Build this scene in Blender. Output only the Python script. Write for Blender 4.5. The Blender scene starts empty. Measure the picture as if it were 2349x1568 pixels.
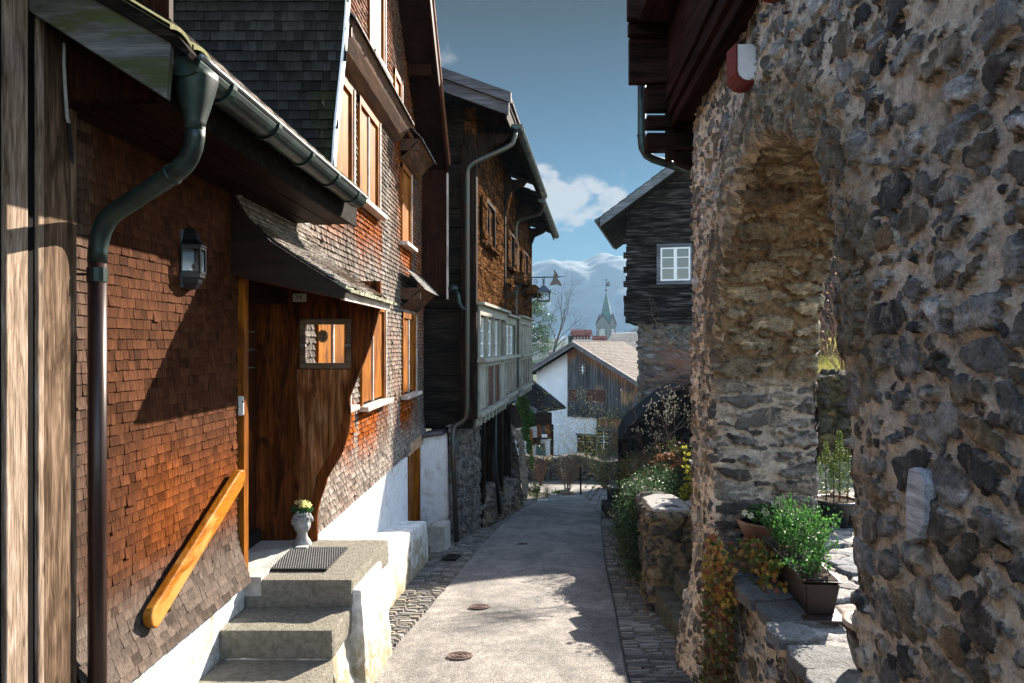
import bpy, math, random
import numpy as np
from mathutils import Vector, Matrix
random.seed(7)
RAD = math.radians
SC = bpy.context.scene
COL = SC.collection

# ------------------------------------------------------------------ camera, sky, sun, exposure
EYE = 1.6
cam_d = bpy.data.cameras.new('camera'); cam = bpy.data.objects.new('camera', cam_d); COL.objects.link(cam)
cam.location = (0, 0, EYE); cam.rotation_euler = (RAD(90), 0, 0)
cam_d.lens = 24.0; cam_d.sensor_width = 36.0; cam_d.shift_y = 0.0026
cam_d.clip_start = 0.05; cam_d.clip_end = 20000
SC.camera = cam
SUNV = Vector((0.717, 0.97, 0.656)).normalized()
SUN_EL = math.asin(SUNV.z); SUN_AZ = math.atan2(SUNV.x, SUNV.y)
sl = bpy.data.lights.new('sun', 'SUN'); sl.energy = 5.0; sl.angle = RAD(0.53); sl.color = (1.0, 0.90, 0.78)
so = bpy.data.objects.new('sun', sl); COL.objects.link(so)
so.rotation_euler = (-SUNV).to_track_quat('-Z', 'Y').to_euler()
SC.view_settings.view_transform = 'Standard'; SC.view_settings.look = 'None'
SC.view_settings.exposure = 2.22; SC.view_settings.gamma = 1.0
SC.cycles.max_bounces = 8; SC.cycles.diffuse_bounces = 4; SC.cycles.transparent_max_bounces = 12
SC.cycles.volume_bounces = 0
SC.cycles.use_denoising = True
world = bpy.data.worlds.new('World'); SC.world = world; world.use_nodes = True
wn = world.node_tree; wl = wn.links; wn.nodes.clear()
def wnode(t, **k):
    n = wn.nodes.new(t)
    for a, b in k.items(): setattr(n, a, b)
    return n
def wmath(op, a, b=None, clamp=False):
    n = wnode('ShaderNodeMath', operation=op, use_clamp=clamp)
    for i, s in enumerate((a, b)):
        if s is None: continue
        if isinstance(s, (int, float)): n.inputs[i].default_value = s
        else: wl.new(s, n.inputs[i])
    return n.outputs[0]
sky = wnode('ShaderNodeTexSky', sky_type='NISHITA', sun_disc=False, sun_elevation=SUN_EL, sun_rotation=SUN_AZ,
            altitude=600, air_density=1.0, dust_density=0.6, ozone_density=2.6)
tc = wnode('ShaderNodeTexCoord')
cn = wnode('ShaderNodeTexNoise'); cn.inputs['Scale'].default_value = 15; cn.inputs['Detail'].default_value = 9; cn.inputs['Roughness'].default_value = 0.55
cm = wnode('ShaderNodeMapping'); cm.inputs['Scale'].default_value = (1, 1, 1.6)
wl.new(tc.outputs['Generated'], cm.inputs[0]); wl.new(cm.outputs[0], cn.inputs['Vector'])
mask = None
for (px, py, wx, wz, amp) in ((1300, 445, .085, .052, .85), (1400, 480, .085, .042, .8), (1230, 520, .09, .03, .5), (1700, 520, .2, .06, .8), (560, 300, .2, .07, .5), (1010, 130, .05, .03, .12)):
    dv = Vector(((px - 1174.5) / 1566, 1, -(py - 790) / 1566)).normalized()
    sub = wnode('ShaderNodeVectorMath', operation='SUBTRACT'); wl.new(tc.outputs['Generated'], sub.inputs[0]); sub.inputs[1].default_value = dv
    sca = wnode('ShaderNodeVectorMath', operation='MULTIPLY'); wl.new(sub.outputs[0], sca.inputs[0]); sca.inputs[1].default_value = (1 / wx, 1 / wx, 1 / wz)
    ln = wnode('ShaderNodeVectorMath', operation='LENGTH'); wl.new(sca.outputs[0], ln.inputs[0])
    m = wmath('MULTIPLY', wmath('SUBTRACT', 1.25, ln.outputs['Value'], True), amp)
    mask = m if mask is None else wmath('MAXIMUM', mask, m)
cl = wmath('ADD', mask, wmath('MULTIPLY', wmath('SUBTRACT', cn.outputs['Fac'], 0.5), 2.6))
cr2 = wnode('ShaderNodeMapRange', interpolation_type='SMOOTHSTEP'); wl.new(cl, cr2.inputs[0])
for i, v in ((1, .26), (2, .62), (3, 0), (4, .82)): cr2.inputs[i].default_value = v
cl = wmath('MULTIPLY', cr2.outputs[0], wmath('MULTIPLY', mask, 3.0, True))
# sky scaled by direction: dimmer, bluer ahead, boosted overhead and behind as added fill
fd = Vector((.03, .95, .30)).normalized()
dt = wnode('ShaderNodeVectorMath', operation='DOT_PRODUCT'); wl.new(tc.outputs['Generated'], dt.inputs[0]); dt.inputs[1].default_value = fd
mr = wnode('ShaderNodeMapRange', interpolation_type='SMOOTHSTEP'); wl.new(dt.outputs['Value'], mr.inputs[0])
for i, v in ((1, .70), (2, .90), (3, 2.05), (4, .08)): mr.inputs[i].default_value = v
mr2 = wnode('ShaderNodeMapRange', interpolation_type='SMOOTHSTEP'); wl.new(dt.outputs['Value'], mr2.inputs[0])
for i, v in ((1, .70), (2, .90), (3, 0), (4, 1)): mr2.inputs[i].default_value = v
tcol = wnode('ShaderNodeMix', data_type='RGBA'); wl.new(mr2.outputs[0], tcol.inputs[0]); tcol.inputs[6].default_value = (1.08, .93, .78, 1); tcol.inputs[7].default_value = (.30, .78, 1.0, 1)
tint = wnode('ShaderNodeMix', data_type='RGBA', blend_type='MULTIPLY'); tint.inputs[0].default_value = 1.0; wl.new(sky.outputs[0], tint.inputs[6]); wl.new(tcol.outputs[2], tint.inputs[7])
sxyz = wnode('ShaderNodeSeparateXYZ'); wl.new(tc.outputs['Generated'], sxyz.inputs[0])
mz = wnode('ShaderNodeMapRange'); wl.new(sxyz.outputs[2], mz.inputs[0])
for i, v in ((1, .02), (2, .44), (3, 3.6), (4, .22)): mz.inputs[i].default_value = v
mzz = wnode('ShaderNodeMix'); wl.new(mr2.outputs[0], mzz.inputs[0]); mzz.inputs[2].default_value = 1.0; wl.new(mz.outputs[0], mzz.inputs[3])
fac = wmath('MULTIPLY', mr.outputs[0], mzz.outputs[0])
fm = wnode('ShaderNodeVectorMath', operation='SCALE'); wl.new(tint.outputs[2], fm.inputs[0]); wl.new(fac, fm.inputs['Scale'])
mx = wnode('ShaderNodeMix', data_type='RGBA'); wl.new(cl, mx.inputs[0]); wl.new(fm.outputs[0], mx.inputs[6]); mx.inputs[7].default_value = (2.35, 2.25, 2.2, 1)
bg = wnode('ShaderNodeBackground'); wl.new(mx.outputs[2], bg.inputs[0]); bg.inputs[1].default_value = 0.085
wo = wnode('ShaderNodeOutputWorld'); wl.new(bg.outputs[0], wo.inputs[0])

# ------------------------------------------------------------------ helpers: points
F = 1566.0
def P(px, py, d): return Vector(((px - 1174.5) / F * d, d, EYE - (py - 790) / F * d))
def A(d, o, u): return Vector((-1.85 + .032 * d + o, d, EYE + u))      # facade of the shingled house
def Bf(d, o, u): return Vector((-2.1 + .13 * d + o, d, EYE + u))       # facade of the log house
def W(d, o, u): return Vector((.965 + .08 * d - o, d, EYE + u))        # lane face of the rubble wall
def gz(d):                                                             # lane surface height
    pts = ((-30, 3.5), (-8, 1.2), (24, -3.6), (30, -4.1), (40, -4.9), (60, -7.5), (150, -18), (5000, -18))
    for (a, za), (b, zb) in zip(pts, pts[1:]):
        if d <= b: return za + (zb - za) * (d - a) / (b - a)
    return -18

# ------------------------------------------------------------------ helpers: noise
def _h(ix, iy, iz, s):
    n = (ix.astype(np.int64) * 374761393 + iy.astype(np.int64) * 668265263 + iz.astype(np.int64) * 2147483647 + s * 1274126177) & 0xFFFFFFFF
    n = ((n ^ (n >> 13)) * 1274126177) & 0xFFFFFFFF
    n = ((n ^ (n >> 16)) * 2246822519) & 0xFFFFFFFF
    return ((n ^ (n >> 15)) & 0xFFFFFF) / float(0xFFFFFF)
def vn(x, y, z=None, s=0):
    x = np.asarray(x, float); y = np.asarray(y, float); z = np.zeros_like(x) if z is None else np.asarray(z, float)
    ix, iy, iz = np.floor(x), np.floor(y), np.floor(z)
    fx, fy, fz = x - ix, y - iy, z - iz
    fx, fy, fz = fx * fx * (3 - 2 * fx), fy * fy * (3 - 2 * fy), fz * fz * (3 - 2 * fz)
    r = 0
    for dx in (0, 1):
        for dy in (0, 1):
            for dz in (0, 1):
                r = r + _h(ix + dx, iy + dy, iz + dz, s) * (fx if dx else 1 - fx) * (fy if dy else 1 - fy) * (fz if dz else 1 - fz)
    return r * 2 - 1
def fbm(x, y, z=None, s=0, o=4):
    a, f, r = .5, 1.0, 0
    for i in range(o):
        r = r + a * vn(np.asarray(x) * f, np.asarray(y) * f, None if z is None else np.asarray(z) * f, s + i * 17); a *= .5; f *= 2.03
    return r
def sst(a, b, x):
    t = np.clip((x - a) / (b - a), 0, 1); return t * t * (3 - 2 * t)
def voro(a, b, s, jit=.8):
    ia, ib = np.floor(a), np.floor(b)
    F1 = np.full(a.shape, 9.); F2 = np.full(a.shape, 9.); idh = np.zeros(a.shape); idg = np.zeros(a.shape)
    zz = np.zeros_like(a)
    for dx in (-2, -1, 0, 1, 2):
        for dy in (-2, -1, 0, 1, 2):
            cx, cy = ia + dx, ib + dy
            px = cx + .5 + jit * (_h(cx, cy, zz, s) - .5); py = cy + .5 + jit * (_h(cx, cy, zz, s + 1) - .5)
            wgt = 0.75 + .5 * _h(cx, cy, zz, s + 4)
            dd = np.hypot(a - px, b - py) * wgt
            near = dd < F1
            F2 = np.where(near, F1, np.minimum(F2, dd))
            idh = np.where(near, _h(cx, cy, zz, s + 2), idh); idg = np.where(near, _h(cx, cy, zz, s + 3), idg)
            F1 = np.where(near, dd, F1)
    return F1, F2, idh, idg
SLATE = [(.09, .09, .088), (.17, .167, .162), (.25, .245, .238), (.13, .115, .10), (.36, .35, .33), (.28, .20, .12), (.20, .18, .155), (.46, .45, .43), (.07, .068, .066), (.32, .31, .30), (.20, .195, .19), (.24, .22, .20)]
TUFA = [(.26, .215, .15), (.19, .155, .11), (.32, .265, .19), (.15, .125, .095), (.25, .22, .17)]
LICH = [(.16, .13, .08), (.10, .09, .07), (.20, .16, .10), (.07, .065, .06), (.13, .12, .11)]
def stone_field(U, V, seed, cu=.17, cv=.11, amp=.03, mortar=(.82, .70, .56), pal=SLATE, cover=.35, fine=1.0):
    w1 = fbm(U / .09, V / .09, s=seed); w2 = fbm(U / .09, V / .09, s=seed + 50)
    a = (U + .022 * w1 + .05 * vn(U / .4, V / .4, s=seed + 7)) / cu; b = (V + .022 * w2 + .05 * vn(U / .4, V / .4, s=seed + 8)) / cv
    F1, F2, h1, h2 = voro(a, b, seed)
    n_edge = fbm(U / .035, V / .035, s=seed + 90, o=4)
    smear = fbm(U / .25, V / .25, s=seed + 120, o=4)
    thr = .21 + .30 * np.clip(h2 - (1 - cover), 0, 1) / max(cover, .01) + .45 * np.clip(smear, -.1, 1)
    m = sst(thr, thr + .08, (F2 - F1) + .30 * n_edge + .12 * w1)
    # little stones in the mortar
    G1, G2, g1, g2 = voro(a * 3.1, b * 2.6, seed + 300)
    m2 = sst(.25, .4, (G2 - G1) + .12 * n_edge) * (g2 > .55) * (1 - m)
    pal = np.array(pal); ci = (h1 * len(pal)).astype(int) % len(pal); cj = (g1 * len(pal)).astype(int) % len(pal)
    tint = 1 + .55 * fbm(U / .05, V / .05, s=seed + 150)[..., None]
    vein = sst(.25, .4, fbm(U / .12 + h1 * 30, V / .03, s=seed + 170))[..., None]
    cs = pal[ci] * tint * (1 + .9 * vein); c2 = pal[cj] * tint
    lump = fbm(U / .15, V / .15, s=seed + 180)
    mo = np.array(mortar) * (1 + .30 * fbm(U / .3, V / .3, s=seed + 200)[..., None] + .28 * n_edge[..., None])
    dirt = sst(.15, .5, fbm(U / .07, V / .05, s=seed + 220))[..., None]
    mo = mo * (1 - .45 * dirt)
    e1 = (F2 - F1) + .22 * n_edge + .10 * w1 - thr - .04
    e2 = np.where(g2 > .5, ((G2 - G1) + .15 * n_edge - .30) * .45, -1.)
    big = (e1 > e2)[..., None]
    C = np.concatenate([np.where(big, cs, c2), mo, np.clip(.5 + 1.6 * np.maximum(e1, e2), 0, 1)[..., None]], -1)
    H = amp * (m * (.45 + .9 * h2) * (.80 + .20 * sst(.1, .6, F2 - F1)) + m2 * .4) + amp * .5 * lump * 1.0 + amp * .22 * n_edge * fine + amp * .5 * smear
    H = H + amp * .15 * fbm(U / .016, V / .016, s=seed + 230, o=2) * fine
    return H, np.clip(C, .004, 1)

# ------------------------------------------------------------------ helpers: mesh building
class MB:
    def __init__(s): s.v = []; s.f = []; s.c = []; s.hascol = False
    def add(s, vs, fs, col=None):
        n = len(s.v); s.v.extend([tuple(p) for p in vs]); s.f.extend([tuple(i + n for i in f) for f in fs])
        if col is None: s.c.extend([(.5, .5, .5)] * len(vs))
        else:
            s.hascol = True
            s.c.extend(col if isinstance(col, list) else [tuple(col)] * len(vs))
        return s
    def hexa(s, p, col=None):   # p: 8 corners, index = x + 2y + 4z
        return s.add(p, [(0, 2, 3, 1), (4, 5, 7, 6), (0, 1, 5, 4), (2, 6, 7, 3), (0, 4, 6, 2), (1, 3, 7, 5)], col)
    def box(s, x0, x1, y0, y1, z0, z1, col=None):
        return s.hexa([(x, y, z) for z in (z0, z1) for y in (y0, y1) for x in (x0, x1)], col)
    def mbox(s, fn, d0, d1, o0, o1, u0, u1, col=None):
        return s.hexa([fn(d, o, u) for u in (u0, u1) for d in (d0, d1) for o in (o0, o1)], col)
    def obox(s, c, a, b, e, col=None):
        c, a, b, e = Vector(c), Vector(a), Vector(b), Vector(e)
        return s.hexa([c + a * i + b * j + e * k for k in (-1, 1) for j in (-1, 1) for i in (-1, 1)], col)
    def beam(s, p0, p1, w, h, up=(0, 0, 1), col=None):
        p0, p1 = Vector(p0), Vector(p1); t = (p1 - p0); L = t.length; t.normalize(); sd = t.cross(Vector(up)).normalized(); uu = sd.cross(t)
        return s.obox((p0 + p1) / 2, t * L / 2, sd * w / 2, uu * h / 2, col)
    def prism(s, poly, ext, col=None):
        n = len(poly); ext = Vector(ext); a = [Vector(p) for p in poly]; b = [p + ext for p in a]
        return s.add(a + b, [tuple(range(n)), tuple(range(2 * n - 1, n - 1, -1))] + [(i, i + n, (i + 1) % n + n, (i + 1) % n) for i in range(n)], col)
    def tube(s, pts, r, n=8, col=None, cap=True):
        pts = [Vector(p) for p in pts]; m = len(pts); rs = r if isinstance(r, (list, tuple)) else [r] * m
        vs = []; side = None
        for i, p in enumerate(pts):
            t = (pts[min(i + 1, m - 1)] - pts[max(i - 1, 0)]).normalized()
            if side is None:
                side = t.cross(Vector((0, 0, 1)))
                if side.length < .1: side = t.cross(Vector((0, 1, 0)))
            side = (side - t * side.dot(t)).normalized(); up = t.cross(side)
            vs += [p + (side * math.cos(2 * math.pi * k / n) + up * math.sin(2 * math.pi * k / n)) * rs[i] for k in range(n)]
        fs = [(i * n + k, i * n + (k + 1) % n, (i + 1) * n + (k + 1) % n, (i + 1) * n + k) for i in range(m - 1) for k in range(n)]
        if cap: fs += [tuple(range(n - 1, -1, -1)), tuple(range((m - 1) * n, m * n))]
        return s.add(vs, fs, col)
    def lathe(s, c, prof, n=20, col=None, sx=1, sy=1):
        vs = [(c[0] + r * sx * math.cos(2 * math.pi * k / n), c[1] + r * sy * math.sin(2 * math.pi * k / n), c[2] + z) for r, z in prof for k in range(n)]
        m = len(prof)
        fs = [(i * n + k, i * n + (k + 1) % n, (i + 1) * n + (k + 1) % n, (i + 1) * n + k) for i in range(m - 1) for k in range(n)]
        fs += [tuple(range(n - 1, -1, -1)), tuple(range((m - 1) * n, m * n))]
        return s.add(vs, fs, col)
    def ball(s, c, r, n=10, col=None, sq=(1, 1, 1)):
        m = n // 2 + 1
        vs = [(c[0] + r * sq[0] * math.sin(math.pi * i / m) * math.cos(2 * math.pi * k / n), c[1] + r * sq[1] * math.sin(math.pi * i / m) * math.sin(2 * math.pi * k / n), c[2] - r * sq[2] * math.cos(math.pi * i / m)) for i in range(m + 1) for k in range(n)]
        fs = [(i * n + k, i * n + (k + 1) % n, (i + 1) * n + (k + 1) % n, (i + 1) * n + k) for i in range(m) for k in range(n)]
        return s.add(vs, fs, col)
    def grid(s, X, C=None, keep=None, flip=False):
        # X: (nu,nv,3)
        nu, nv = X.shape[:2]; n = len(s.v)
        s.v.extend(map(tuple, X.reshape(-1, 3).tolist()))
        if C is None: s.c.extend([(.5, .5, .5)] * (nu * nv))
        else: s.hascol = True; s.c.extend(map(tuple, C.reshape(-1, C.shape[-1]).tolist()))
        I = np.arange(nu * nv).reshape(nu, nv) + n
        q = np.stack([I[:-1, :-1], I[1:, :-1], I[1:, 1:], I[:-1, 1:]], -1)
        if flip: q = q[..., ::-1]
        q = q.reshape(-1, 4)
        if keep is not None: q = q[keep.reshape(-1)]
        s.f.extend(map(tuple, q.tolist()))
        return s
    def leaf(s, c, size, col, asp=.6, nrm=None):
        t = Vector((random.gauss(0, 1), random.gauss(0, 1), random.gauss(0, 1))).normalized()
        b = t.cross(Vector((random.gauss(0, 1), random.gauss(0, 1), random.gauss(0, 1)))).normalized()
        c = Vector(c); z = t.cross(b) * size * .18
        return s.add([c - t * size * .5, c + b * size * asp * .5 + z, c + t * size * .5, c - b * size * asp * .5 + z], [(0, 1, 2), (0, 2, 3)], col)
    def build(s, name, m, parent=None, smooth=False, bevel=0, label=None):
        me = bpy.data.meshes.new(name)
        off = Vector((0, 0, 0)) if parent is None else world_loc(parent)
        vs = np.array(s.v, dtype=float) - np.array(off)
        me.from_pydata(vs.tolist(), [], s.f)
        if s.hascol:
            at = me.color_attributes.new('Col', 'FLOAT_COLOR', 'POINT')
            c = np.ones((len(s.v), 4))
            if any(len(q) == 7 for q in (s.c[0], s.c[-1])):
                full = np.array([q if len(q) == 7 else tuple(q) + tuple(q) + (1,) for q in s.c]); c[:, :3] = full[:, :3]; c[:, 3] = full[:, 6]
                mo = me.color_attributes.new('Mortar', 'FLOAT_COLOR', 'POINT'); k = np.ones((len(s.v), 4)); k[:, :3] = full[:, 3:6]; mo.data.foreach_set('color', k.ravel())
            else: c[:, :3] = np.array(s.c)
            at.data.foreach_set('color', c.ravel())
        me.materials.append(m)
        if smooth: me.polygons.foreach_set('use_smooth', [True] * len(me.polygons))
        me.update()
        o = bpy.data.objects.new(name, me); COL.objects.link(o)
        if parent is not None: o.parent = parent
        if bevel:
            b = o.modifiers.new('bevel', 'BEVEL'); b.width = bevel; b.segments = 2; b.limit_method = 'ANGLE'; b.angle_limit = RAD(40)
        if label: o['label'] = label
        return o
def world_loc(o):
    l = Vector((0, 0, 0))
    while o is not None: l += o.location; o = o.parent
    return l
def tag(o, label=None, cat=None, group=None, kind=None):
    if label: o['label'] = label
    if cat: o['category'] = cat
    if group: o['group'] = group
    if kind: o['kind'] = kind
    return o
def thing(name, label, cat, loc, group=None):
    o = bpy.data.objects.new(name, None); COL.objects.link(o); o.location = loc; o.empty_display_size = .1
    return tag(o, label, cat, group)
def part(parent, name, mb, m, **k): return mb.build(name, m, parent, **k)
def rough_box(mb, c8, res=.03, amp=.008, seed=0, rnd=.02, colf=None):
    """box through eight corners, its faces cut into a grid, edges rounded and the whole pushed about by noise"""
    c8 = [np.array(p, float) for p in c8]
    def tri(a, b, c):
        r = 0
        for k in (0, 1):
            for j in (0, 1):
                for i in (0, 1):
                    r = r + c8[i + 2 * j + 4 * k] * ((a if i else 1 - a) * (b if j else 1 - b) * (c if k else 1 - c))[..., None]
        return r
    L = [np.linalg.norm(c8[1] - c8[0]), np.linalg.norm(c8[2] - c8[0]), np.linalg.norm(c8[4] - c8[0])]
    n = [max(3, min(160, int(l / res))) for l in L]
    cen = sum(c8) / 8
    for ax in range(3):
        b, c = [q for q in range(3) if q != ax]
        for sd in (0, 1):
            g1, g2 = np.meshgrid(np.linspace(0, 1, n[b] + 1), np.linspace(0, 1, n[c] + 1), indexing='ij')
            q = [None] * 3; q[ax] = np.full_like(g1, sd); q[b] = g1; q[c] = g2
            # rounding: distance to edges in metres
            e = [np.minimum(q[k], 1 - q[k]) * L[k] for k in range(3)]
            es = np.sort(np.stack(e, -1), -1)   # smallest is 0 on the face
            k2 = np.clip(1 - es[..., 1] / rnd, 0, 1); k3 = np.clip(1 - es[..., 2] / rnd, 0, 1)
            pull = rnd * (.3 * k2 ** 2 + .2 * k3 ** 2)
            X = tri(*q)
            d = X - cen; dn = d / (np.linalg.norm(d, axis=-1, keepdims=True) + 1e-6)
            X = X - dn * pull[..., None]
            nz = fbm(X[..., 0] / .12, X[..., 1] / .12, X[..., 2] / .12, s=seed, o=4) * amp * 1.6 + fbm(X[..., 0] / .02, X[..., 1] / .02, X[..., 2] / .02, s=seed + 9, o=2) * amp * .4
            X = X + dn * nz[..., None]
            C = colf(X) if colf else None
            fl = (sd == 0) ^ (ax == 1)
            mb.grid(X, C, flip=fl)
    return mb
def c8(x0, x1, y0, y1, z0, z1): return [(x, y, z) for z in (z0, z1) for y in (y0, y1) for x in (x0, x1)]

# ------------------------------------------------------------------ helpers: materials
def mk(name, rough=.7, spec=.4, metal=0.0):
    m = bpy.data.materials.new(name); m.use_nodes = True; nt = m.node_tree
    b = nt.nodes['Principled BSDF']; b.inputs['Roughness'].default_value = rough; b.inputs['Specular IOR Level'].default_value = spec; b.inputs['Metallic'].default_value = metal
    return m, nt, b
def nd(nt, t, **k):
    n = nt.nodes.new(t)
    for a, b in k.items():
        if a in n.inputs.keys() if isinstance(a, str) else False: n.inputs[a].default_value = b
        else: setattr(n, a, b)
    return n
def noise(nt, vec, scale, detail=5, rough=.55, dist=0):
    n = nt.nodes.new('ShaderNodeTexNoise'); n.inputs['Scale'].default_value = scale; n.inputs['Detail'].default_value = detail
    n.inputs['Roughness'].default_value = rough; n.inputs['Distortion'].default_value = dist
    nt.links.new(vec, n.inputs['Vector']); return n.outputs['Fac']
def ramp(nt, fac, stops):
    r = nt.nodes.new('ShaderNodeValToRGB'); e = r.color_ramp.elements
    while len(e) < len(stops): e.new(.5)
    for el, (p, c) in zip(e, stops):
        el.position = p; el.color = (*c, 1) if len(c) == 3 else c
    nt.links.new(fac, r.inputs[0]); return r.outputs[0]
def mixc(nt, fac, a, b, mode='MIX'):
    n = nt.nodes.new('ShaderNodeMix'); n.data_type = 'RGBA'; n.blend_type = mode
    for i, s in ((0, fac), (6, a), (7, b)):
        if isinstance(s, (int, float)): n.inputs[i].default_value = s
        elif isinstance(s, tuple): n.inputs[i].default_value = (*s, 1)
        else: nt.links.new(s, n.inputs[i])
    return n.outputs[2]
def bump(nt, b, h, strength=.5, dist=.01):
    n = nt.nodes.new('ShaderNodeBump'); n.inputs['Strength'].default_value = strength; n.inputs['Distance'].default_value = dist
    nt.links.new(h, n.inputs['Height']); nt.links.new(n.outputs[0], b.inputs['Normal'])
def coords(nt, scale=(1, 1, 1), kind='Object', rot=(0, 0, 0)):
    t = nt.nodes.new('ShaderNodeTexCoord'); m = nt.nodes.new('ShaderNodeMapping'); m.inputs['Scale'].default_value = scale; m.inputs['Rotation'].default_value = rot
    nt.links.new(t.outputs[kind], m.inputs[0]); return m.outputs[0]
def axis_scale(ax, along, across):
    return tuple(along if k == ax else across for k in 'XYZ')
def wood(name, c, ax='Z', rough=.6, sc=1.0, bumps=.5, stain=None, knots=0.0, spec=.35):
    """c: dark, mid, light; grain along ax"""
    m, nt, b = mk(name, rough, spec)
    v = coords(nt, axis_scale(ax, .09 * sc, 1.0 * sc))
    g = noise(nt, v, 34, 6, .6, .6)
    v2 = coords(nt, axis_scale(ax, .02 * sc, 1.0 * sc)); g2 = noise(nt, v2, 160, 3, .6)
    big = noise(nt, coords(nt, axis_scale(ax, .35, 1)), 3.2, 4, .6, .8)
    base = ramp(nt, g, [(.32, c[0]), (.5, c[1]), (.7, c[2])])
    base = mixc(nt, .45, base, ramp(nt, g2, [(.35, (.35, .35, .35)), (.6, (1.15, 1.15, 1.15))]), 'MULTIPLY')
    base = mixc(nt, 1.0, base, ramp(nt, big, [(.3, (.55, .52, .5)), (.65, (1.1, 1.1, 1.1))]), 'MULTIPLY')
    if stain: base = mixc(nt, ramp(nt, noise(nt, coords(nt, axis_scale(ax, .25, 1)), 7, 5, .6, 1.0), [(.48, (0, 0, 0)), (.62, (1, 1, 1))]), base, stain)
    if knots:
        vo = nt.nodes.new('ShaderNodeTexVoronoi'); vo.inputs['Scale'].default_value = 3.5; nt.links.new(coords(nt, axis_scale(ax, .8, 2.0)), vo.inputs['Vector'])
        kf = ramp(nt, vo.outputs['Distance'], [(.03, (1, 1, 1)), (.12, (0, 0, 0))]); base = mixc(nt, kf, base, tuple(x * .35 for x in c[0]))
    nt.links.new(base, b.inputs['Base Color'])
    add = nt.nodes.new('ShaderNodeMath'); add.operation = 'ADD'; nt.links.new(g, add.inputs[0]); nt.links.new(g2, add.inputs[1])
    bump(nt, b, add.outputs[0], bumps, .006)
    return m
def attr_mat(name, rough=.75, spec=.3, streak=None, nscale=40, var=.5, bumps=.5, bdist=.004, coat=0):
    m, nt, b = mk(name, rough, spec)
    a = nt.nodes.new('ShaderNodeAttribute'); a.attribute_name = 'Col'
    v = coords(nt, streak or (1, 1, 1)); n = noise(nt, v, nscale, 5, .6)
    col = mixc(nt, var, a.outputs['Color'], ramp(nt, n, [(.3, (.35, .33, .32)), (.55, (1.0, 1.0, 1.0)), (.75, (1.6, 1.6, 1.6))]), 'MULTIPLY')
    nt.links.new(col, b.inputs['Base Color'])
    bump(nt, b, n, bumps, bdist)
    return m
def stone_mat(name, rough=.88, var=.7):
    m, nt, b = mk(name, rough, .2)
    a = nt.nodes.new('ShaderNodeAttribute'); a.attribute_name = 'Col'; mo = nt.nodes.new('ShaderNodeAttribute'); mo.attribute_name = 'Mortar'
    v = coords(nt); n1 = noise(nt, v, 110, 6, .65); n2 = noise(nt, v, 26, 6, .65, .5); n3 = noise(nt, v, 60, 5, .7, .3); n4 = noise(nt, coords(nt, (1, 1, 2.2)), 14, 7, .7, 1.2)
    def mth(op, x, y):
        n = nt.nodes.new('ShaderNodeMath'); n.operation = op
        for i, q in enumerate((x, y)):
            if isinstance(q, (int, float)): n.inputs[i].default_value = q
            else: nt.links.new(q, n.inputs[i])
        return n.outputs[0]
    e = mth('ADD', a.outputs['Alpha'], mth('ADD', mth('MULTIPLY', mth('SUBTRACT', n3, .5), .26), mth('MULTIPLY', mth('SUBTRACT', n1, .5), .12)))
    mask = ramp(nt, e, [(.475, (0, 0, 0)), (.525, (1, 1, 1))])
    st = mixc(nt, .8, a.outputs['Color'], ramp(nt, n4, [(.34, (.45, .44, .43)), (.5, (1, 1, 1)), (.60, (1.1, 1.1, 1.1)), (.70, (2.1, 2.05, 2.0))]), 'MULTIPLY')
    st = mixc(nt, .7, st, ramp(nt, n1, [(.34, (.45, .45, .45)), (.5, (1, 1, 1)), (.68, (1.5, 1.5, 1.5))]), 'MULTIPLY')
    mt = mixc(nt, .75, mo.outputs['Color'], ramp(nt, n2, [(.33, (.50, .46, .42)), (.5, (1, 1, 1)), (.68, (1.25, 1.25, 1.25))]), 'MULTIPLY')
    mt = mixc(nt, .8, mt, ramp(nt, n1, [(.30, (.25, .22, .2)), (.42, (.9, .9, .9)), (.6, (1.1, 1.1, 1.1))]), 'MULTIPLY')
    dust = ramp(nt, noise(nt, coords(nt, (1, 1, .6)), 8, 7, .7, .8), [(.54, (0, 0, 0)), (.64, (.6, .6, .6))]); st = mixc(nt, dust, st, mo.outputs['Color'])
    nt.links.new(mixc(nt, mask, mt, st), b.inputs['Base Color'])
    h = mth('ADD', mth('ADD', mth('MULTIPLY', mask, .6), n1), mth('MULTIPLY', n2, 1.2)); bump(nt, b, h, 1.0, .022)
    return m
def stone3_mat(name, rough=.85, var=.7):
    m, nt, b = mk(name, rough, .25)
    a = nt.nodes.new('ShaderNodeAttribute'); a.attribute_name = 'Col'
    v = coords(nt); n1 = noise(nt, v, 90, 6, .65); n2 = noise(nt, v, 22, 6, .65, .5)
    c = mixc(nt, var, a.outputs['Color'], ramp(nt, n1, [(.32, (.3, .3, .3)), (.5, (1, 1, 1)), (.7, (1.7, 1.65, 1.6))]), 'MULTIPLY')
    c = mixc(nt, var, c, ramp(nt, n2, [(.35, (.55, .53, .5)), (.55, (1, 1, 1)), (.7, (1.35, 1.35, 1.35))]), 'MULTIPLY')
    nt.links.new(c, b.inputs['Base Color'])
    ad = nt.nodes.new('ShaderNodeMath'); ad.operation = 'ADD'; nt.links.new(n1, ad.inputs[0]); nt.links.new(n2, ad.inputs[1])
    bump(nt, b, ad.outputs[0], .8, .012)
    return m
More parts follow.
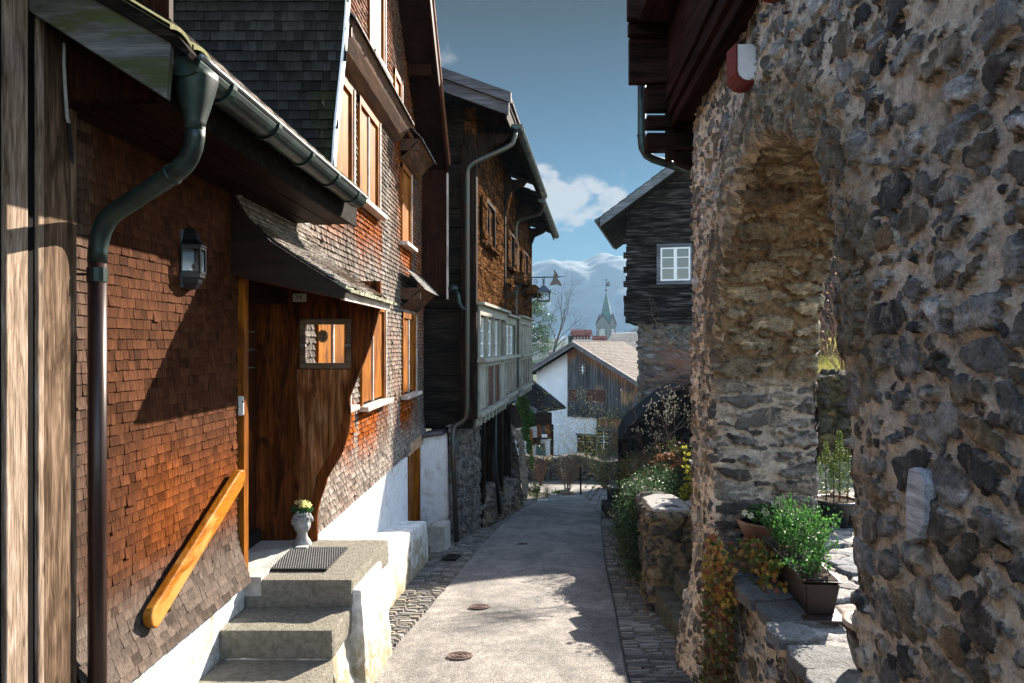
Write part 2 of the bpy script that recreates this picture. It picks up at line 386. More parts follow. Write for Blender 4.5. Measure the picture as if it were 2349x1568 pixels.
def plaster(name, col, dirt, z0, z1, amt=1.0, lo=.40, hi=.52):
    """white lime plaster whose splash dirt thickens towards the ground between heights z1 and z0"""
    m, nt, b = mk(name, .9, .1)
    t = nt.nodes.new('ShaderNodeNewGeometry'); sp = nt.nodes.new('ShaderNodeSeparateXYZ'); nt.links.new(t.outputs['Position'], sp.inputs[0])
    v = coords(nt); n1 = noise(nt, v, 7, 7, .65, .4); n2 = noise(nt, coords(nt, (1, 1, .25)), 22, 6, .65, .3)
    mr = nt.nodes.new('ShaderNodeMapRange')
    my = nt.nodes.new('ShaderNodeMath'); my.operation = 'MULTIPLY_ADD'; nt.links.new(sp.outputs[1], my.inputs[0]); my.inputs[1].default_value = .15; nt.links.new(sp.outputs[2], my.inputs[2])
    nt.links.new(my.outputs[0], mr.inputs[0])
    for i, q in ((1, z0), (2, z1), (3, .30 * amt), (4, 0)): mr.inputs[i].default_value = q
    ad = nt.nodes.new('ShaderNodeMath'); ad.operation = 'ADD'; nt.links.new(n1, ad.inputs[0]); nt.links.new(mr.outputs[0], ad.inputs[1])
    f = ramp(nt, ad.outputs[0], [(.52, (0, 0, 0)), (.78, (1, 1, 1))])
    c = mixc(nt, f, col, dirt); sp2 = ramp(nt, n2, [(.33, (.80, .79, .76)), (.46, (1, 1, 1))]); c = mixc(nt, 1.0, c, sp2, 'MULTIPLY')
    sp3 = ramp(nt, noise(nt, v, 34, 4, .7), [(.28, (.45, .42, .36)), (.36, (1, 1, 1))]); c = mixc(nt, .8, c, sp3, 'MULTIPLY')
    nt.links.new(c, b.inputs['Base Color']); bump(nt, b, noise(nt, v, 16, 8, .7), .9, .02); return m
def plain(name, col, rough=.6, spec=.4, metal=0, var=.25, scale=20, bumps=0.0, c2=None, streak=(1, 1, 1), lo=.4, hi=.65, bd=.004):
    m, nt, b = mk(name, rough, spec, metal)
    n = noise(nt, coords(nt, streak), scale, 6, .62, .3)
    if c2 is None: c2 = tuple(x * (1 - var) for x in col)
    nt.links.new(ramp(nt, n, [(lo, c2), (hi, col)]), b.inputs['Base Color'])
    if bumps: bump(nt, b, noise(nt, coords(nt), scale * 2.5, 5, .6), bumps, bd)
    return m

M = {}
M['shingle'] = attr_mat('shingle_wood', .8, .02, (1, 1, .12), 120, .75, .55, .003)
M['stone'] = stone_mat('rubble_stone'); M['flag'] = stone3_mat('flag_stone')
M['orange'] = wood('orange_varnished_wood', ((.18, .05, .004), (.36, .12, .008), (.44, .165, .014)), 'Z', .5, 1, .2, spec=.12, stain=(.12, .032, .004))
M['amber'] = wood('amber_handrail_wood', ((.32, .095, .004), (.50, .17, .007), (.58, .22, .018)), 'Y', .42, 1.6, .3, spec=.2, stain=(.52, .24, .06))
M['brown'] = wood('brown_stained_wood', ((.012, .004, .002), (.032, .011, .005), (.055, .02, .009)), 'Z', .55, 1, .3, spec=.03)
M['brownY'] = wood('brown_soffit_wood', ((.008, .0035, .002), (.020, .009, .005), (.038, .017, .01)), 'Y', .55, 1, .3, spec=.03)
M['panel'] = wood('porch_panel_wood', ((.045, .012, .003), (.15, .042, .009), (.25, .08, .02)), 'Z', .55, 1.1, .3, stain=(.03, .009, .003), spec=.06)
M['panel_pale'] = wood('pale_heart_wood', ((.28, .16, .09), (.42, .27, .17), (.52, .36, .25)), 'Z', .55, .6, .3)
M['board'] = wood('weathered_wall_boards', ((.13, .09, .06), (.36, .27, .20), (.56, .46, .38)), 'Z', .85, 1.9, .8, knots=1, spec=.05)
M['board2'] = wood('dark_weathered_boards', ((.05, .032, .02), (.16, .105, .068), (.30, .21, .15)), 'Z', .85, 1.7, .8, stain=(.05, .03, .018), knots=1, spec=.05)
M['grey'] = wood('grey_weathered_board', ((.05, .05, .04), (.13, .13, .125), (.22, .22, .215)), 'X', .8, 1, .6, stain=(.055, .065, .022))
M['sill'] = wood('pale_sill_wood', ((.40, .33, .27), (.62, .54, .46), (.72, .66, .60)), 'Y', .65, 1, .3)
M['log'] = wood('dark_log_wood', ((.005, .004, .0035), (.017, .013, .010), (.045, .034, .026)), 'X', .7, .8, .9, spec=.03)
M['logY'] = wood('sunburnt_log_wood', ((.012, .005, .002), (.085, .038, .015), (.22, .115, .055)), 'Y', .9, .8, 1.0, stain=(.016, .008, .004), spec=.0)
M['post'] = wood('dark_post_wood', ((.006, .004, .003), (.022, .014, .010), (.055, .035, .024)), 'Z', .7, .8, .9, spec=.03)
M['beam'] = wood('red_brown_beam', ((.006, .003, .0025), (.022, .009, .007), (.042, .018, .014)), 'Y', .6, .8, .8, spec=.03)
M['beamX'] = wood('red_brown_beam_end', ((.006, .003, .0025), (.020, .009, .007), (.036, .017, .014)), 'X', .6, .8, .8, spec=.03)
M['copper'] = plain('green_copper', (.028, .058, .050), .42, .5, .4, scale=9, c2=(.012, .020, .019), bumps=.1)
M['rim'] = plain('grey_gutter_rim', (.30, .32, .32), .35, .5, .6, scale=14)
M['pipe'] = plain('brown_pipe_paint', (.034, .015, .012), .35, .5, .2, scale=6)
M['pipe_old'] = plain('old_copper_pipe', (.09, .055, .04), .4, .5, .5, scale=6, c2=(.05, .07, .06))
M['iron'] = plain('black_iron', (.02, .02, .02), .5, .4, .3)
M['lampmetal'] = plain('dark_lamp_metal', (.022, .024, .028), .38, .5, .5)
M['plaster'] = plaster('white_plaster', (.80, .80, .79), (.45, .41, .33), .0, .5)
M['plaster_yy'] = plain('white_plaster_b', (.80, .80, .79), .85, .2, scale=7, c2=(.66, .655, .64), lo=.28, hi=.5, bumps=.6, bd=.012)
M['plaster_old'] = plaster('stained_white_plaster', (.80, .79, .76), (.33, .29, .19), .02, .70)
M['plaster_xx'] = plain('stained_white_plaster_b', (.80, .79, .76), .9, .2, scale=13, c2=(.34, .29, .20), lo=.40, hi=.49, bumps=.9, bd=.02)
M['concrete'] = plain('old_concrete', (.27, .25, .205), .92, .1, scale=30, c2=(.15, .14, .105), lo=.30, hi=.62, bumps=1.0, bd=.012)
M['concrete_light'] = plain('light_concrete', (.50, .48, .43), .85, .2, scale=10, c2=(.36, .34, .30), bumps=.5)
M['white'] = plain('white_paint', (.78, .78, .76), .45, .4, scale=30, var=.12)
M['cream'] = plain('cream_paint', (.36, .355, .29), .8, .1, scale=12, c2=(.22, .21, .165), streak=(1, 1, .3), bumps=.2)
M['redpanel'] = plain('red_painted_panel', (.10, .03, .022), .6, .3, scale=18, c2=(.05, .02, .016), streak=(1, 1, .2))
M['greypanel'] = plain('worn_painted_panel', (.30, .24, .17), .6, .3, scale=18, c2=(.16, .10, .07), streak=(1, 1, .2))
M['red'] = plain('oxblood_paint', (.16, .018, .014), .6, .3, scale=25, var=.35, bumps=.3)
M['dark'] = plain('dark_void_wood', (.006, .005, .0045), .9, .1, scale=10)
M['glass'] = (lambda t: t)(mk('dark_window_glass', .06, .6)[0]); M['glass'].node_tree.nodes['Principled BSDF'].inputs['Base Color'].default_value = (.015, .018, .02, 1)
M['terracotta'] = plain('terracotta', (.28, .12, .07), .75, .3, scale=14)
M['bowl'] = plain('glazed_brown_bowl', (.20, .10, .065), .4, .5, scale=10)
M['blackpot'] = plain('black_plastic_pot', (.014, .016, .017), .35, .5)
M['trough'] = plain('dark_brown_trough', (.035, .022, .018), .45, .4)
M['rubber'] = plain('black_rubber', (.014, .014, .014), .55, .4)
M['tilebrown'] = attr_mat('clay_roof_tiles', .85, .2, nscale=60, var=.6)
M['slate_roof'] = attr_mat('slate_roof_tiles', .7, .3, nscale=50, var=.6)
M['cheek'] = wood('canopy_cheek_wood', ((.008, .003, .0015), (.025, .009, .004), (.045, .018, .008)), 'X', .55, .7, .3, knots=1)
M['doorw'] = wood('front_door_wood', ((.02, .006, .002), (.055, .016, .004), (.085, .028, .008)), 'Z', .45, .8, .2)
M['streak'] = wood('streaked_heartwood', ((.07, .02, .005), (.32, .13, .045), (.62, .40, .26)), 'Z', .55, .6, .3, stain=(.10, .032, .010), spec=.06)
M['leaf'] = attr_mat('leaf_green', .45, .4, nscale=8, var=.4, bumps=0)
M['bark'] = attr_mat('bark', .85, .2, nscale=60, var=.6, bumps=.6)
M['soil'] = plain('garden_soil', (.07, .05, .035), .95, .1, scale=25, c2=(.03, .022, .015), bumps=1, bd=.02)
M['statue'] = plain('grey_stone_bust', (.40, .40, .39), .8, .3, scale=20, c2=(.24, .24, .23), bumps=.4)
M['sky_metal'] = plain('grey_zinc', (.30, .30, .30), .5, .4, .5)
gm, gnt, gb = mk('clear_glass', .02, .5); gb.inputs['Transmission Weight'].default_value = 1.0; gb.inputs['Base Color'].default_value = (.9, .95, 1, 1); gb.inputs['IOR'].default_value = 1.1; M['clear'] = gm
# leaves let light through
for k in ('leaf',):
    nt = M[k].node_tree; b = nt.nodes['Principled BSDF']; out = [n for n in nt.nodes if n.type == 'OUTPUT_MATERIAL'][0]
    tr = nt.nodes.new('ShaderNodeBsdfTranslucent'); ms = nt.nodes.new('ShaderNodeMixShader'); ms.inputs[0].default_value = .4
    src = b.inputs['Base Color'].links[0].from_socket; nt.links.new(src, tr.inputs[0]); nt.links.new(b.outputs[0], ms.inputs[1]); nt.links.new(tr.outputs[0], ms.inputs[2]); nt.links.new(ms.outputs[0], out.inputs[0])
#@@GROUND
# ------------------------------------------------------------------ setting: ground, lane, gutters of setts
def build_ground():
    xs = np.array(sorted(set([-2500, -1500, -600, -200, -80, -40] + list(np.arange(-20, 40, 1.0)) + [60, 120, 300, 900, 1600, 2500])))
    ys = np.array(sorted(set([-30, -20, -12] + list(np.arange(-8, 62, 1.0)) + [80, 110, 150, 300, 700, 1500, 2200])))
    X = np.zeros((len(xs), len(ys), 3)); Cc = np.zeros_like(X)
    for i, x in enumerate(xs):
        for j, y in enumerate(ys):
            X[i, j] = (x, y, gz(y) - .012)
            Cc[i, j] = (.17, .15, .125) if y < 45 else (.06, .075, .03)
    g = MB(); g.grid(X, Cc)
    m = attr_mat('gravel_ground', .95, .15, nscale=120, var=.8, bumps=.8, bdist=.02)
    tag(g.build('ground', m), kind='structure')
build_ground()
# lane edges (y, left x, right x)
EDGE = [(-6, -1.15, -.1), (0, -1.05, .30), (4.2, -.98, .74), (5.2, -.93, .84), (6.7, -.81, 1.0), (8.9, -.64, 1.22), (10.8, -.50, 1.44), (13.9, -.21, 1.80), (16.2, .10, 2.12), (18.6, .50, 2.55), (20.5, 1.0, 3.2), (22.5, 1.3, 4.4), (24, .9, 6.5), (25.5, -1.0, 9.0)]
def edge(y, k):
    ys = [e[0] for e in EDGE]; return float(np.interp(y, ys, [e[k] for e in EDGE]))
def asphalt_mat():
    m, nt, b = mk('asphalt', .8, .35)
    v = coords(nt)
    agg = nt.nodes.new('ShaderNodeTexVoronoi'); agg.inputs['Scale'].default_value = 130; nt.links.new(v, agg.inputs['Vector'])
    sp = ramp(nt, agg.outputs['Color'], [(.2, (.13, .12, .108)), (.55, (.21, .195, .18)), (.85, (.34, .32, .30))])
    st = noise(nt, coords(nt, (.8, .45, 1)), 2.2, 6, .6, .6)
    st2 = noise(nt, coords(nt, (1, .8, 1)), 9, 5, .65)
    c = mixc(nt, 1.0, sp, ramp(nt, st, [(.36, (.60, .61, .62)), (.60, (1.15, 1.13, 1.1))]), 'MULTIPLY')
    c = mixc(nt, .8, c, ramp(nt, st2, [(.36, (.75, .75, .76)), (.62, (1.2, 1.18, 1.15))]), 'MULTIPLY')
    nt.links.new(c, b.inputs['Base Color']); bump(nt, b, agg.outputs['Distance'], .7, .006)
    return m
def build_lane():
    ys = np.concatenate([np.arange(-6, 4, .5), np.arange(4, 12, .05), np.arange(12, 25.51, .15)])
    t = np.linspace(0, 1, 41)
    X = np.zeros((len(t), len(ys), 3))
    for j, y in enumerate(ys):
        l, r = edge(y, 1), edge(y, 2)
        wob = .012 * float(fbm(np.array([y / .15]), np.array([3.]))[0])
        X[:, j, 0] = l + wob + (r + .8 * wob - l - wob) * t; X[:, j, 1] = y
        X[:, j, 2] = gz(y) + .018 + .03 * np.sin(math.pi * t)
    X[..., 2] += .008 * fbm(X[..., 0] / .8, X[..., 1] / .8, s=5)
    tag(MB().grid(X).build('road', asphalt_mat(), smooth=True), kind='structure')
build_lane()
def setts(name, inner, outer, y0, y1, row=.075, wid=.14, seed=3, dish=.02, light=0):
    rnd = random.Random(seed); mb = MB(); y = y0
    while y < y1:
        a, b = inner(y), outer(y); x = min(a, b); xe = max(a, b); h = row * rnd.uniform(.8, 1.2); x += rnd.uniform(-.06, 0) * 0
        while x < xe - .015:
            w = min(wid * rnd.uniform(.65, 1.4), xe - x)
            tt = (x + w / 2 - min(a, b)) / max(.01, abs(b - a)); z = -dish * 4 * tt * (1 - tt) + rnd.uniform(-.005, .005)
            g = rnd.uniform(.55, 1.35) * 1.5; k = rnd.random()
            col = (.135 * g, .128 * g, .118 * g) if k < .7 else (.17 * g, .15 * g, .12 * g) if k < .93 else (.36, .34, .31)
            p, q = .006, .012; skew = rnd.uniform(-.012, .012)
            x0, x1, Y0, Y1 = x + p, x + w - p, y + p, y + h - p * .6
            zz = lambda yy: gz(yy)
            vs = [(x0, Y0 + skew, zz(Y0) - .02 + z), (x1, Y0 - skew, zz(Y0) - .02 + z), (x1, Y1 - skew, zz(Y1) - .02 + z), (x0, Y1 + skew, zz(Y1) - .02 + z)]
            vt = [(x0 + q * .7, Y0 + skew + q, zz(Y0) + .02 + z), (x1 - q * .7, Y0 - skew + q, zz(Y0) + .02 + z + rnd.uniform(-.004, .004)), (x1 - q * .7, Y1 - skew - q, zz(Y1) + .02 + z), (x0 + q * .7, Y1 + skew - q, zz(Y1) + .02 + z)]
            mb.add(vs + vt, [(4, 5, 6, 7), (0, 1, 5, 4), (1, 2, 6, 5), (2, 3, 7, 6), (3, 0, 4, 7)], col)
            x += w
        y += h
    tag(mb.build(name, attr_mat(name + '_stone', .7, .4, nscale=70, var=.7, bumps=.6)), kind='structure')
LW = lambda y: float(np.interp(y, [0, 4.6, 5.3, 5.35, 7, 9.5, 10.7, 11.4, 13, 16, 19, 20.5], [-1.75, -.97, -.97, -1.25, -1.22, -1.18, -1.05, -.98, -.72, -.25, .25, .5]))
RW = lambda y: float(np.interp(y, [0, 4.6, 5.3, 6.6, 9.85, 12, 15, 19.5], [1.0, 1.34, 1.45, 1.48, 1.78, 2.1, 2.6, 3.3]))
setts('gutter_paving_left', LW, lambda y: edge(y, 1) - .01, 2.0, 20.0, seed=4)
setts('gutter_paving_right', lambda y: edge(y, 2) + .01, RW, 2.0, 19.0, seed=8, wid=.16)

def drain(x, y, w, l, label, rot=0):
    t = thing('drain_grate', label, 'drain grate', (x, y, gz(y)))
    fr = MB(); ca, sa = math.cos(rot), math.sin(rot)
    def q(a, b, z): return (x + a * ca - b * sa, y + a * sa + b * ca, gz(y + a * sa + b * ca) + z)
    def bx(mb, a0, a1, b0, b1, z0, z1): mb.hexa([q(a, b, z) for z in (z0, z1) for b in (b0, b1) for a in (a0, a1)])
    e = .025
    for r in ((-w, w, -l, -l + e), (-w, w, l - e, l), (-w, -w + e, -l + e, l - e), (w - e, w, -l + e, l - e)): bx(fr, *r, .0, .036)
    part(t, 'frame', fr, M['iron'])
    n = max(4, int(2 * l / .035)); gr = MB()
    for i in range(n):
        b0 = -l + e + (2 * l - 2 * e) * i / n; bx(gr, -w + e, w - e, b0 + .004, b0 + (2 * l - 2 * e) / n * .62, .004, .031)
    part(t, 'grille', gr, M['iron'])
    return t
drain(-.86, 9.75, .10, .20, 'dark iron gutter grate in the setts beside the concrete block', -.12)
def plate(x, y):
    t = thing('utility_cover', 'pale square metal cover in the right gutter of setts', 'utility cover', (x, y, gz(y)))
    mb = MB(); mb.hexa([(x + a, y + b, gz(y + b) + z) for z in (.02, .036) for b in (-.16, .16) for a in (-.09, .09)])
    f = part(t, 'plate', mb, plain('zinc_plate', (.34, .35, .36), .5, .4, .3, scale=30, bumps=.6), bevel=.003)
    mb = MB()
    for i in range(5): mb.hexa([(x + a, y + b, gz(y + b) + z) for z in (.0365, .041) for b in (-.13 + i * .06, -.115 + i * .06) for a in (-.07, .07)])
    mb.build('rib', M['iron'], f)
    return t
plate(1.61, 10.85)
def manhole(x, y, r, label):
    t = thing('manhole_cover', label, 'manhole cover', (x, y, gz(y) + .045), 'small round covers in the asphalt')
    dz = .052
    def ring(mb, r0, r1, h):
        n = 28; vs = []
        for k in range(n):
            a = 2 * math.pi * k / n
            for rr, z in ((r0, 0), (r0, h), (r1, h), (r1, 0)): vs.append((x + rr * math.cos(a), y + rr * math.sin(a), gz(y + rr * math.sin(a)) + dz + z))
        fs = [(k * 4 + j, ((k + 1) % n) * 4 + j, ((k + 1) % n) * 4 + (j + 1) % 4, k * 4 + (j + 1) % 4) for k in range(n) for j in range(4)]
        mb.add(vs, fs)
    rust = plain('rusty_iron', (.15, .10, .085), .6, .4, .3, scale=30)
    a = MB(); ring(a, r * .86, r, .006); part(t, 'rim', a, rust)
    b = MB(); ring(b, .005, r * .82, .002); ring(b, r * .55, r * .66, .008); ring(b, r * .2, r * .34, .008); part(t, 'lid', b, rust)
mb = MB(); rl = random.Random(51)
for i in range(1500):
    y = rl.uniform(3.6, 18); side = rl.random() < .5
    a, b = (LW(y) + .03, edge(y, 1)) if side else (edge(y, 2), RW(y) - .03)
    x = a + (b - a) * rl.random() ** (1.6 if side else .6)
    random.seed(i); mb.leaf((x, y, gz(y) + .03), rl.uniform(.008, .026), rl.choice([(.20, .13, .05), (.12, .08, .04), (.28, .24, .18), (.07, .09, .03)]), .5)
for i in range(260):
    y = rl.uniform(4.4, 16); x = rl.uniform(edge(y, 1), edge(y, 2)); random.seed(i + 9000); mb.leaf((x, y, gz(y) + .052), rl.uniform(.006, .018), rl.choice([(.14, .09, .04), (.30, .27, .22), (.05, .045, .04)]), .5)
tag(mb.build('leaf_litter', M['leaf']), kind='stuff')
manhole(-.315, 7.15 - .55, .10, 'rusty round cover in the lane, the middle one of three')
manhole(-.385, 5.05, .095, 'rusty round cover in the lane nearest the house steps')
manhole(.17, 10.9, .085, 'small grey round cover in the shaded asphalt of the lane')

# ------------------------------------------------------------------ right: rubble wall with arched opening
OPEN = [(2.20, -1.30), (2.29, -1.0), (2.35, -.3), (2.38, 0), (2.43, .25), (2.50, .48), (2.62, .70), (2.92, .88), (3.3, .98), (3.55, 1.0), (3.78, .93), (3.97, .76), (4.2, .53), (4.35, .33), (4.45, 0), (4.45, -1.30)]
def resample(pts, step):
    pts = [np.array(p, float) for p in pts]; out = [pts[0]]
    for a, b in zip(pts, pts[1:]):
        n = max(1, int(round(np.linalg.norm(b - a) / step)))
        for i in range(1, n + 1): out.append(a + (b - a) * i / n)
    return np.array(out)
def seg_dist(U, V, poly, closed=True):
    D = np.full(U.shape, 1e9); QX = np.zeros_like(U); QY = np.zeros_like(U)
    n = len(poly)
    for i in range(n if closed else n - 1):
        ax, ay = poly[i]; bx, by = poly[(i + 1) % n]; dx, dy = bx - ax, by - ay
        t = np.clip(((U - ax) * dx + (V - ay) * dy) / (dx * dx + dy * dy + 1e-12), 0, 1)
        qx, qy = ax + t * dx, ay + t * dy; d = np.hypot(U - qx, V - qy); c = d < D
        D = np.where(c, d, D); QX = np.where(c, qx, QX); QY = np.where(c, qy, QY)
    return D, QX, QY
def inside(U, V, poly):
    r = np.zeros(U.shape, bool); n = len(poly)
    for i in range(n):
        ax, ay = poly[i]; bx, by = poly[(i + 1) % n]
        c = ((ay > V) != (by > V)) & (U < (bx - ax) * (V - ay) / ((by - ay) if abs(by - ay) > 1e-9 else 1e-9) + ax); r ^= c
    return r
def build_arch_wall():
    mb = MB()
    T = .68; R0 = .07
    # wobbly outline of the opening
    o = resample(OPEN, .05); s = np.arange(len(o)) * .05
    wob = .035 * fbm(s / .22, s * 0 + 2.5, s=77, o=4) ; cen = np.array([3.4, -.2]); dirs = o - cen; dirs /= np.linalg.norm(dirs, axis=1, keepdims=True)
    wob[[0, -1]] = 0; o = o + dirs * wob[:, None]
    poly = [tuple(p) for p in o]
    # lane face
    us = [1.2]
    while us[-1] < 5.24: us.append(us[-1] + max(.0045, .0052 * (us[-1] / 2) ** 2))
    us = np.array(us); us[-1] = 5.24
    vs = np.arange(-2.55, 2.15, .0075)
    U, V = np.meshgrid(us, vs, indexing='ij')
    ins = inside(U, V, poly); D, QX, QY = seg_dist(U, V, poly)
    Us = np.where(ins, QX, U); Vs = np.where(ins, QY, V); D = np.where(ins, 0, D)
    H, C = stone_field(Us, Vs, 11, .165, .105, .024, pal=SLATE + TUFA[:2], cover=.5)
    # porous tufa blocks round the arch
    near = sst(.34, .26, D + .05 * fbm(Us / .2, Vs / .2, s=3)) * sst(-.3, .0, Vs)
    H2, C2 = stone_field(Us, Vs, 31, .13, .26, .026, mortar=(.55, .43, .30), pal=TUFA, cover=.2, fine=2.6)
    H = H * (1 - near) + (H2 + .01) * near; C = C * (1 - near[..., None]) + C2 * near[..., None]
    # far part of the face tinted warm to imitate bounced light
    wm = sst(3.9, 4.7, Us)[..., None]; C = C * (1 - wm * np.array([-.03, .02, .06, -.02, .02, .06, 0]))
    rnd = -R0 * (1 - np.sqrt(np.clip(1 - (1 - np.clip(D / R0, 0, 1)) ** 2, 0, 1)))
    de = np.clip(5.24 - Us, 0, 1); rnd = rnd - R0 * (1 - np.sqrt(np.clip(1 - (1 - np.clip(de / R0, 0, 1)) ** 2, 0, 1)))
    flare = .12 * sst(-1.5, -2.4, Vs) * sst(3.8, 5.0, Us) + .03 * fbm(Us / .8, Vs / .8, s=9)
    O = H + rnd + flare
    X = np.stack([.965 + .08 * Us - O, Us + .0 * O, EYE + Vs], -1)
    fc = ~(ins[:-1, :-1] & ins[1:, :-1] & ins[1:, 1:] & ins[:-1, 1:])
    mb.grid(X, C, fc, flip=False)
    # reveal: far jamb, arch soffit and near jamb, swept along the outline
    o2 = resample(poly, .009); S = np.concatenate([[0], np.cumsum(np.linalg.norm(np.diff(o2, axis=0), axis=1))])
    tn = np.gradient(o2, axis=0); tn /= np.linalg.norm(tn, axis=1, keepdims=True); nn = np.stack([tn[:, 1], -tn[:, 0]], 1)   # into the opening
    if (nn[len(nn) // 2] @ (cen - o2[len(nn) // 2])) < 0: nn = -nn
    ts = np.linspace(0, T, 84)
    SS, TT = np.meshgrid(S, ts, indexing='ij')
    H, C = stone_field(TT, SS, 41, .38, .11, .028, mortar=(.54, .44, .34), pal=[(.08, .07, .06), (.14, .125, .11), (.20, .175, .15), (.24, .20, .155), (.09, .08, .07), (.28, .25, .21)], cover=.35)
    tu = sst(1.55, 1.75, SS) * (1 - sst(5.2, 5.5, SS)) if False else sst(-.28, -.18, np.repeat(o2[:, 1][:, None], len(ts), 1) + .05 * fbm(SS / .3, TT / .3, s=4))
    H2, C2 = stone_field(TT, SS, 51, .40, .12, .036, mortar=(.30, .20, .11), pal=[(.28, .22, .14), (.36, .29, .19), (.23, .18, .115), (.17, .125, .08)], cover=.1, fine=2.4)
    H = H * (1 - tu) + H2 * tu; C = C * (1 - tu[..., None]) + C2 * tu[..., None]
    rn = -R0 * (1 - np.sqrt(np.clip(1 - (1 - np.clip(TT / R0, 0, 1)) ** 2, 0, 1)))
    rn2 = -.05 * (1 - np.sqrt(np.clip(1 - (1 - np.clip((T - TT) / .05, 0, 1)) ** 2, 0, 1)))
    O = H + rn + rn2 + .03 * fbm(SS / .5, TT / .5, s=21)
    px = o2[:, 0][:, None] + nn[:, 0][:, None] * O; pz = o2[:, 1][:, None] + nn[:, 1][:, None] * O
    X = np.stack([.965 + .08 * o2[:, 0][:, None] + TT + 0 * px, px, EYE + pz], -1)
    mb.grid(X, C, flip=True)
    # back face, coarse, and the far end
    us = np.arange(1.2, 5.24, .04); vs = np.arange(-2.55, 2.15, .04); U, V = np.meshgrid(us, vs, indexing='ij')
    ins = inside(U, V, poly); D, QX, QY = seg_dist(U, V, poly); U = np.where(ins, QX, U); V = np.where(ins, QY, V)
    H, C = stone_field(U, V, 61, .2, .13, .03)
    X = np.stack([.965 + .08 * U + T + .0 + H - .03, U, EYE + V], -1)
    fc = ~(ins[:-1, :-1] & ins[1:, :-1] & ins[1:, 1:] & ins[:-1, 1:]); mb.grid(X, C, fc, flip=True)
    u, v = np.meshgrid(np.linspace(0, T, 40), np.arange(-2.55, 2.15, .02), indexing='ij'); H, C = stone_field(u, v, 71, .2, .13, .03)
    mb.grid(np.stack([.965 + .08 * 5.24 + u, 5.22 + H, EYE + v], -1), C)
    # ledge body under the opening is closed by the ledge slabs
    w = mb.build('arched_stone_wall', M['stone'], smooth=True)
    tag(w, 'thick rubble stone wall with a tall arched opening, right of the lane', 'stone wall')
build_arch_wall()

# the same wall goes on past the camera
mb = MB()
u, v = np.meshgrid(np.arange(-6, 1.26, .05), np.arange(-2.5, -.45, .04), indexing='ij'); H, C = stone_field(u, v, 12, .165, .115, .03)
mb.grid(np.stack([.965 + .08 * u - H, u, EYE + v], -1), C); mb.grid(np.stack([.965 + .08 * u + .66, u, EYE + v], -1), C, flip=True)
tag(mb.build('rubble_wall', M['stone'], smooth=True), 'rubble wall running on behind the viewer', 'stone wall')
# paved ledge and terrace behind the opening
def build_terrace():
    mb = MB()
    def sheet(x0, x1, y0, y1, step, seed):
        U, V = np.meshgrid(np.arange(x0, x1, step), np.arange(y0, y1, step), indexing='ij')
        wx = U + .05 * fbm(U / .2, V / .2, s=seed); wy = V + .05 * fbm(U / .2, V / .2, s=seed + 1)
        F1, F2, h1, h2 = voro(wx / .26, wy / .17, seed)
        m = sst(.03, .10, F2 - F1 + .05 * fbm(U / .04, V / .04, s=seed))
        pal = np.array([(.26, .24, .22), (.33, .29, .25), (.20, .20, .21), (.30, .28, .26), (.15, .15, .16)]); C = pal[(h1 * 5).astype(int) % 5] * (1 + .5 * fbm(U / .06, V / .03, s=seed + 4))[..., None]
        C = C * m[..., None] + np.array([.06, .05, .035]) * (1 - m[..., None])
        Z = EYE - 1.31 + m * (.012 + .028 * h2) + .01 * fbm(U / .08, V / .08, s=seed + 2)
        X = np.stack([U, V, Z], -1); lx = .965 + .08 * V - .012 + .02 * fbm(V / .15, U * 0, s=3)
        # front edge follows the lane face
        X[..., 0] = np.where(U < lx, lx, U); X[..., 2] = np.where(U < lx, Z - .0, Z)
        return X, np.clip(C, .01, .9)
    X, C = sheet(1.08, 2.2, 2.2, 4.6, .011, 5); mb.grid(X, C)
    X, C = sheet(2.19, 5.0, 1.5, 7.6, .03, 6); mb.grid(X, C)
    X, C = sheet(1.95, 2.2, 4.59, 7.6, .02, 7); mb.grid(X, C)
    # slab edge hanging over the lane face
    t = mb.build('paved_terrace', M['flag'], smooth=True); tag(t, kind='structure')
build_terrace()
def slab(mb, pts, z, th, seed, col):
    n = len(pts); rnd = random.Random(seed)
    top = [(x, y, z + rnd.uniform(-.006, .006)) for x, y in pts]; bot = [(x + rnd.uniform(-.01, .01), y, z - th) for x, y in pts]
    cx = sum(p[0] for p in pts) / n; cy = sum(p[1] for p in pts) / n
    mb.add(top + bot + [(cx, cy, z + .006)], [(i, (i + 1) % n, 2 * n) for i in range(n)] + [(i, i + n, (i + 1) % n + n, (i + 1) % n) for i in range(n)], col)
sb = MB(); rnd = random.Random(5)
yy = 2.22
while yy < 4.35:
    l = rnd.uniform(.16, .34); x0 = .965 + .08 * yy - rnd.uniform(.02, .06); g = rnd.uniform(.7, 1.3); w = rnd.uniform(.16, .3)
    ye = min(yy + l, 4.4)
    slab(sb, [(x0, yy + .01), (x0 + w * .4, yy), (x0 + w, yy + .02), (x0 + w * 1.05, ye - .04), (x0 + w * .6, ye - .01), (x0 + .01, ye - .02), (x0 - .015, (yy + ye) / 2)], EYE - 1.262 + rnd.uniform(-.008, .008), rnd.uniform(.04, .08), int(yy * 100), (.155 * g, .155 * g, .152 * g))
    yy = ye
tag(sb.build('ledge_slabs', M['flag'], bevel=.006), 'grey slate slabs capping the ledge in the arched opening', 'slate ledge')

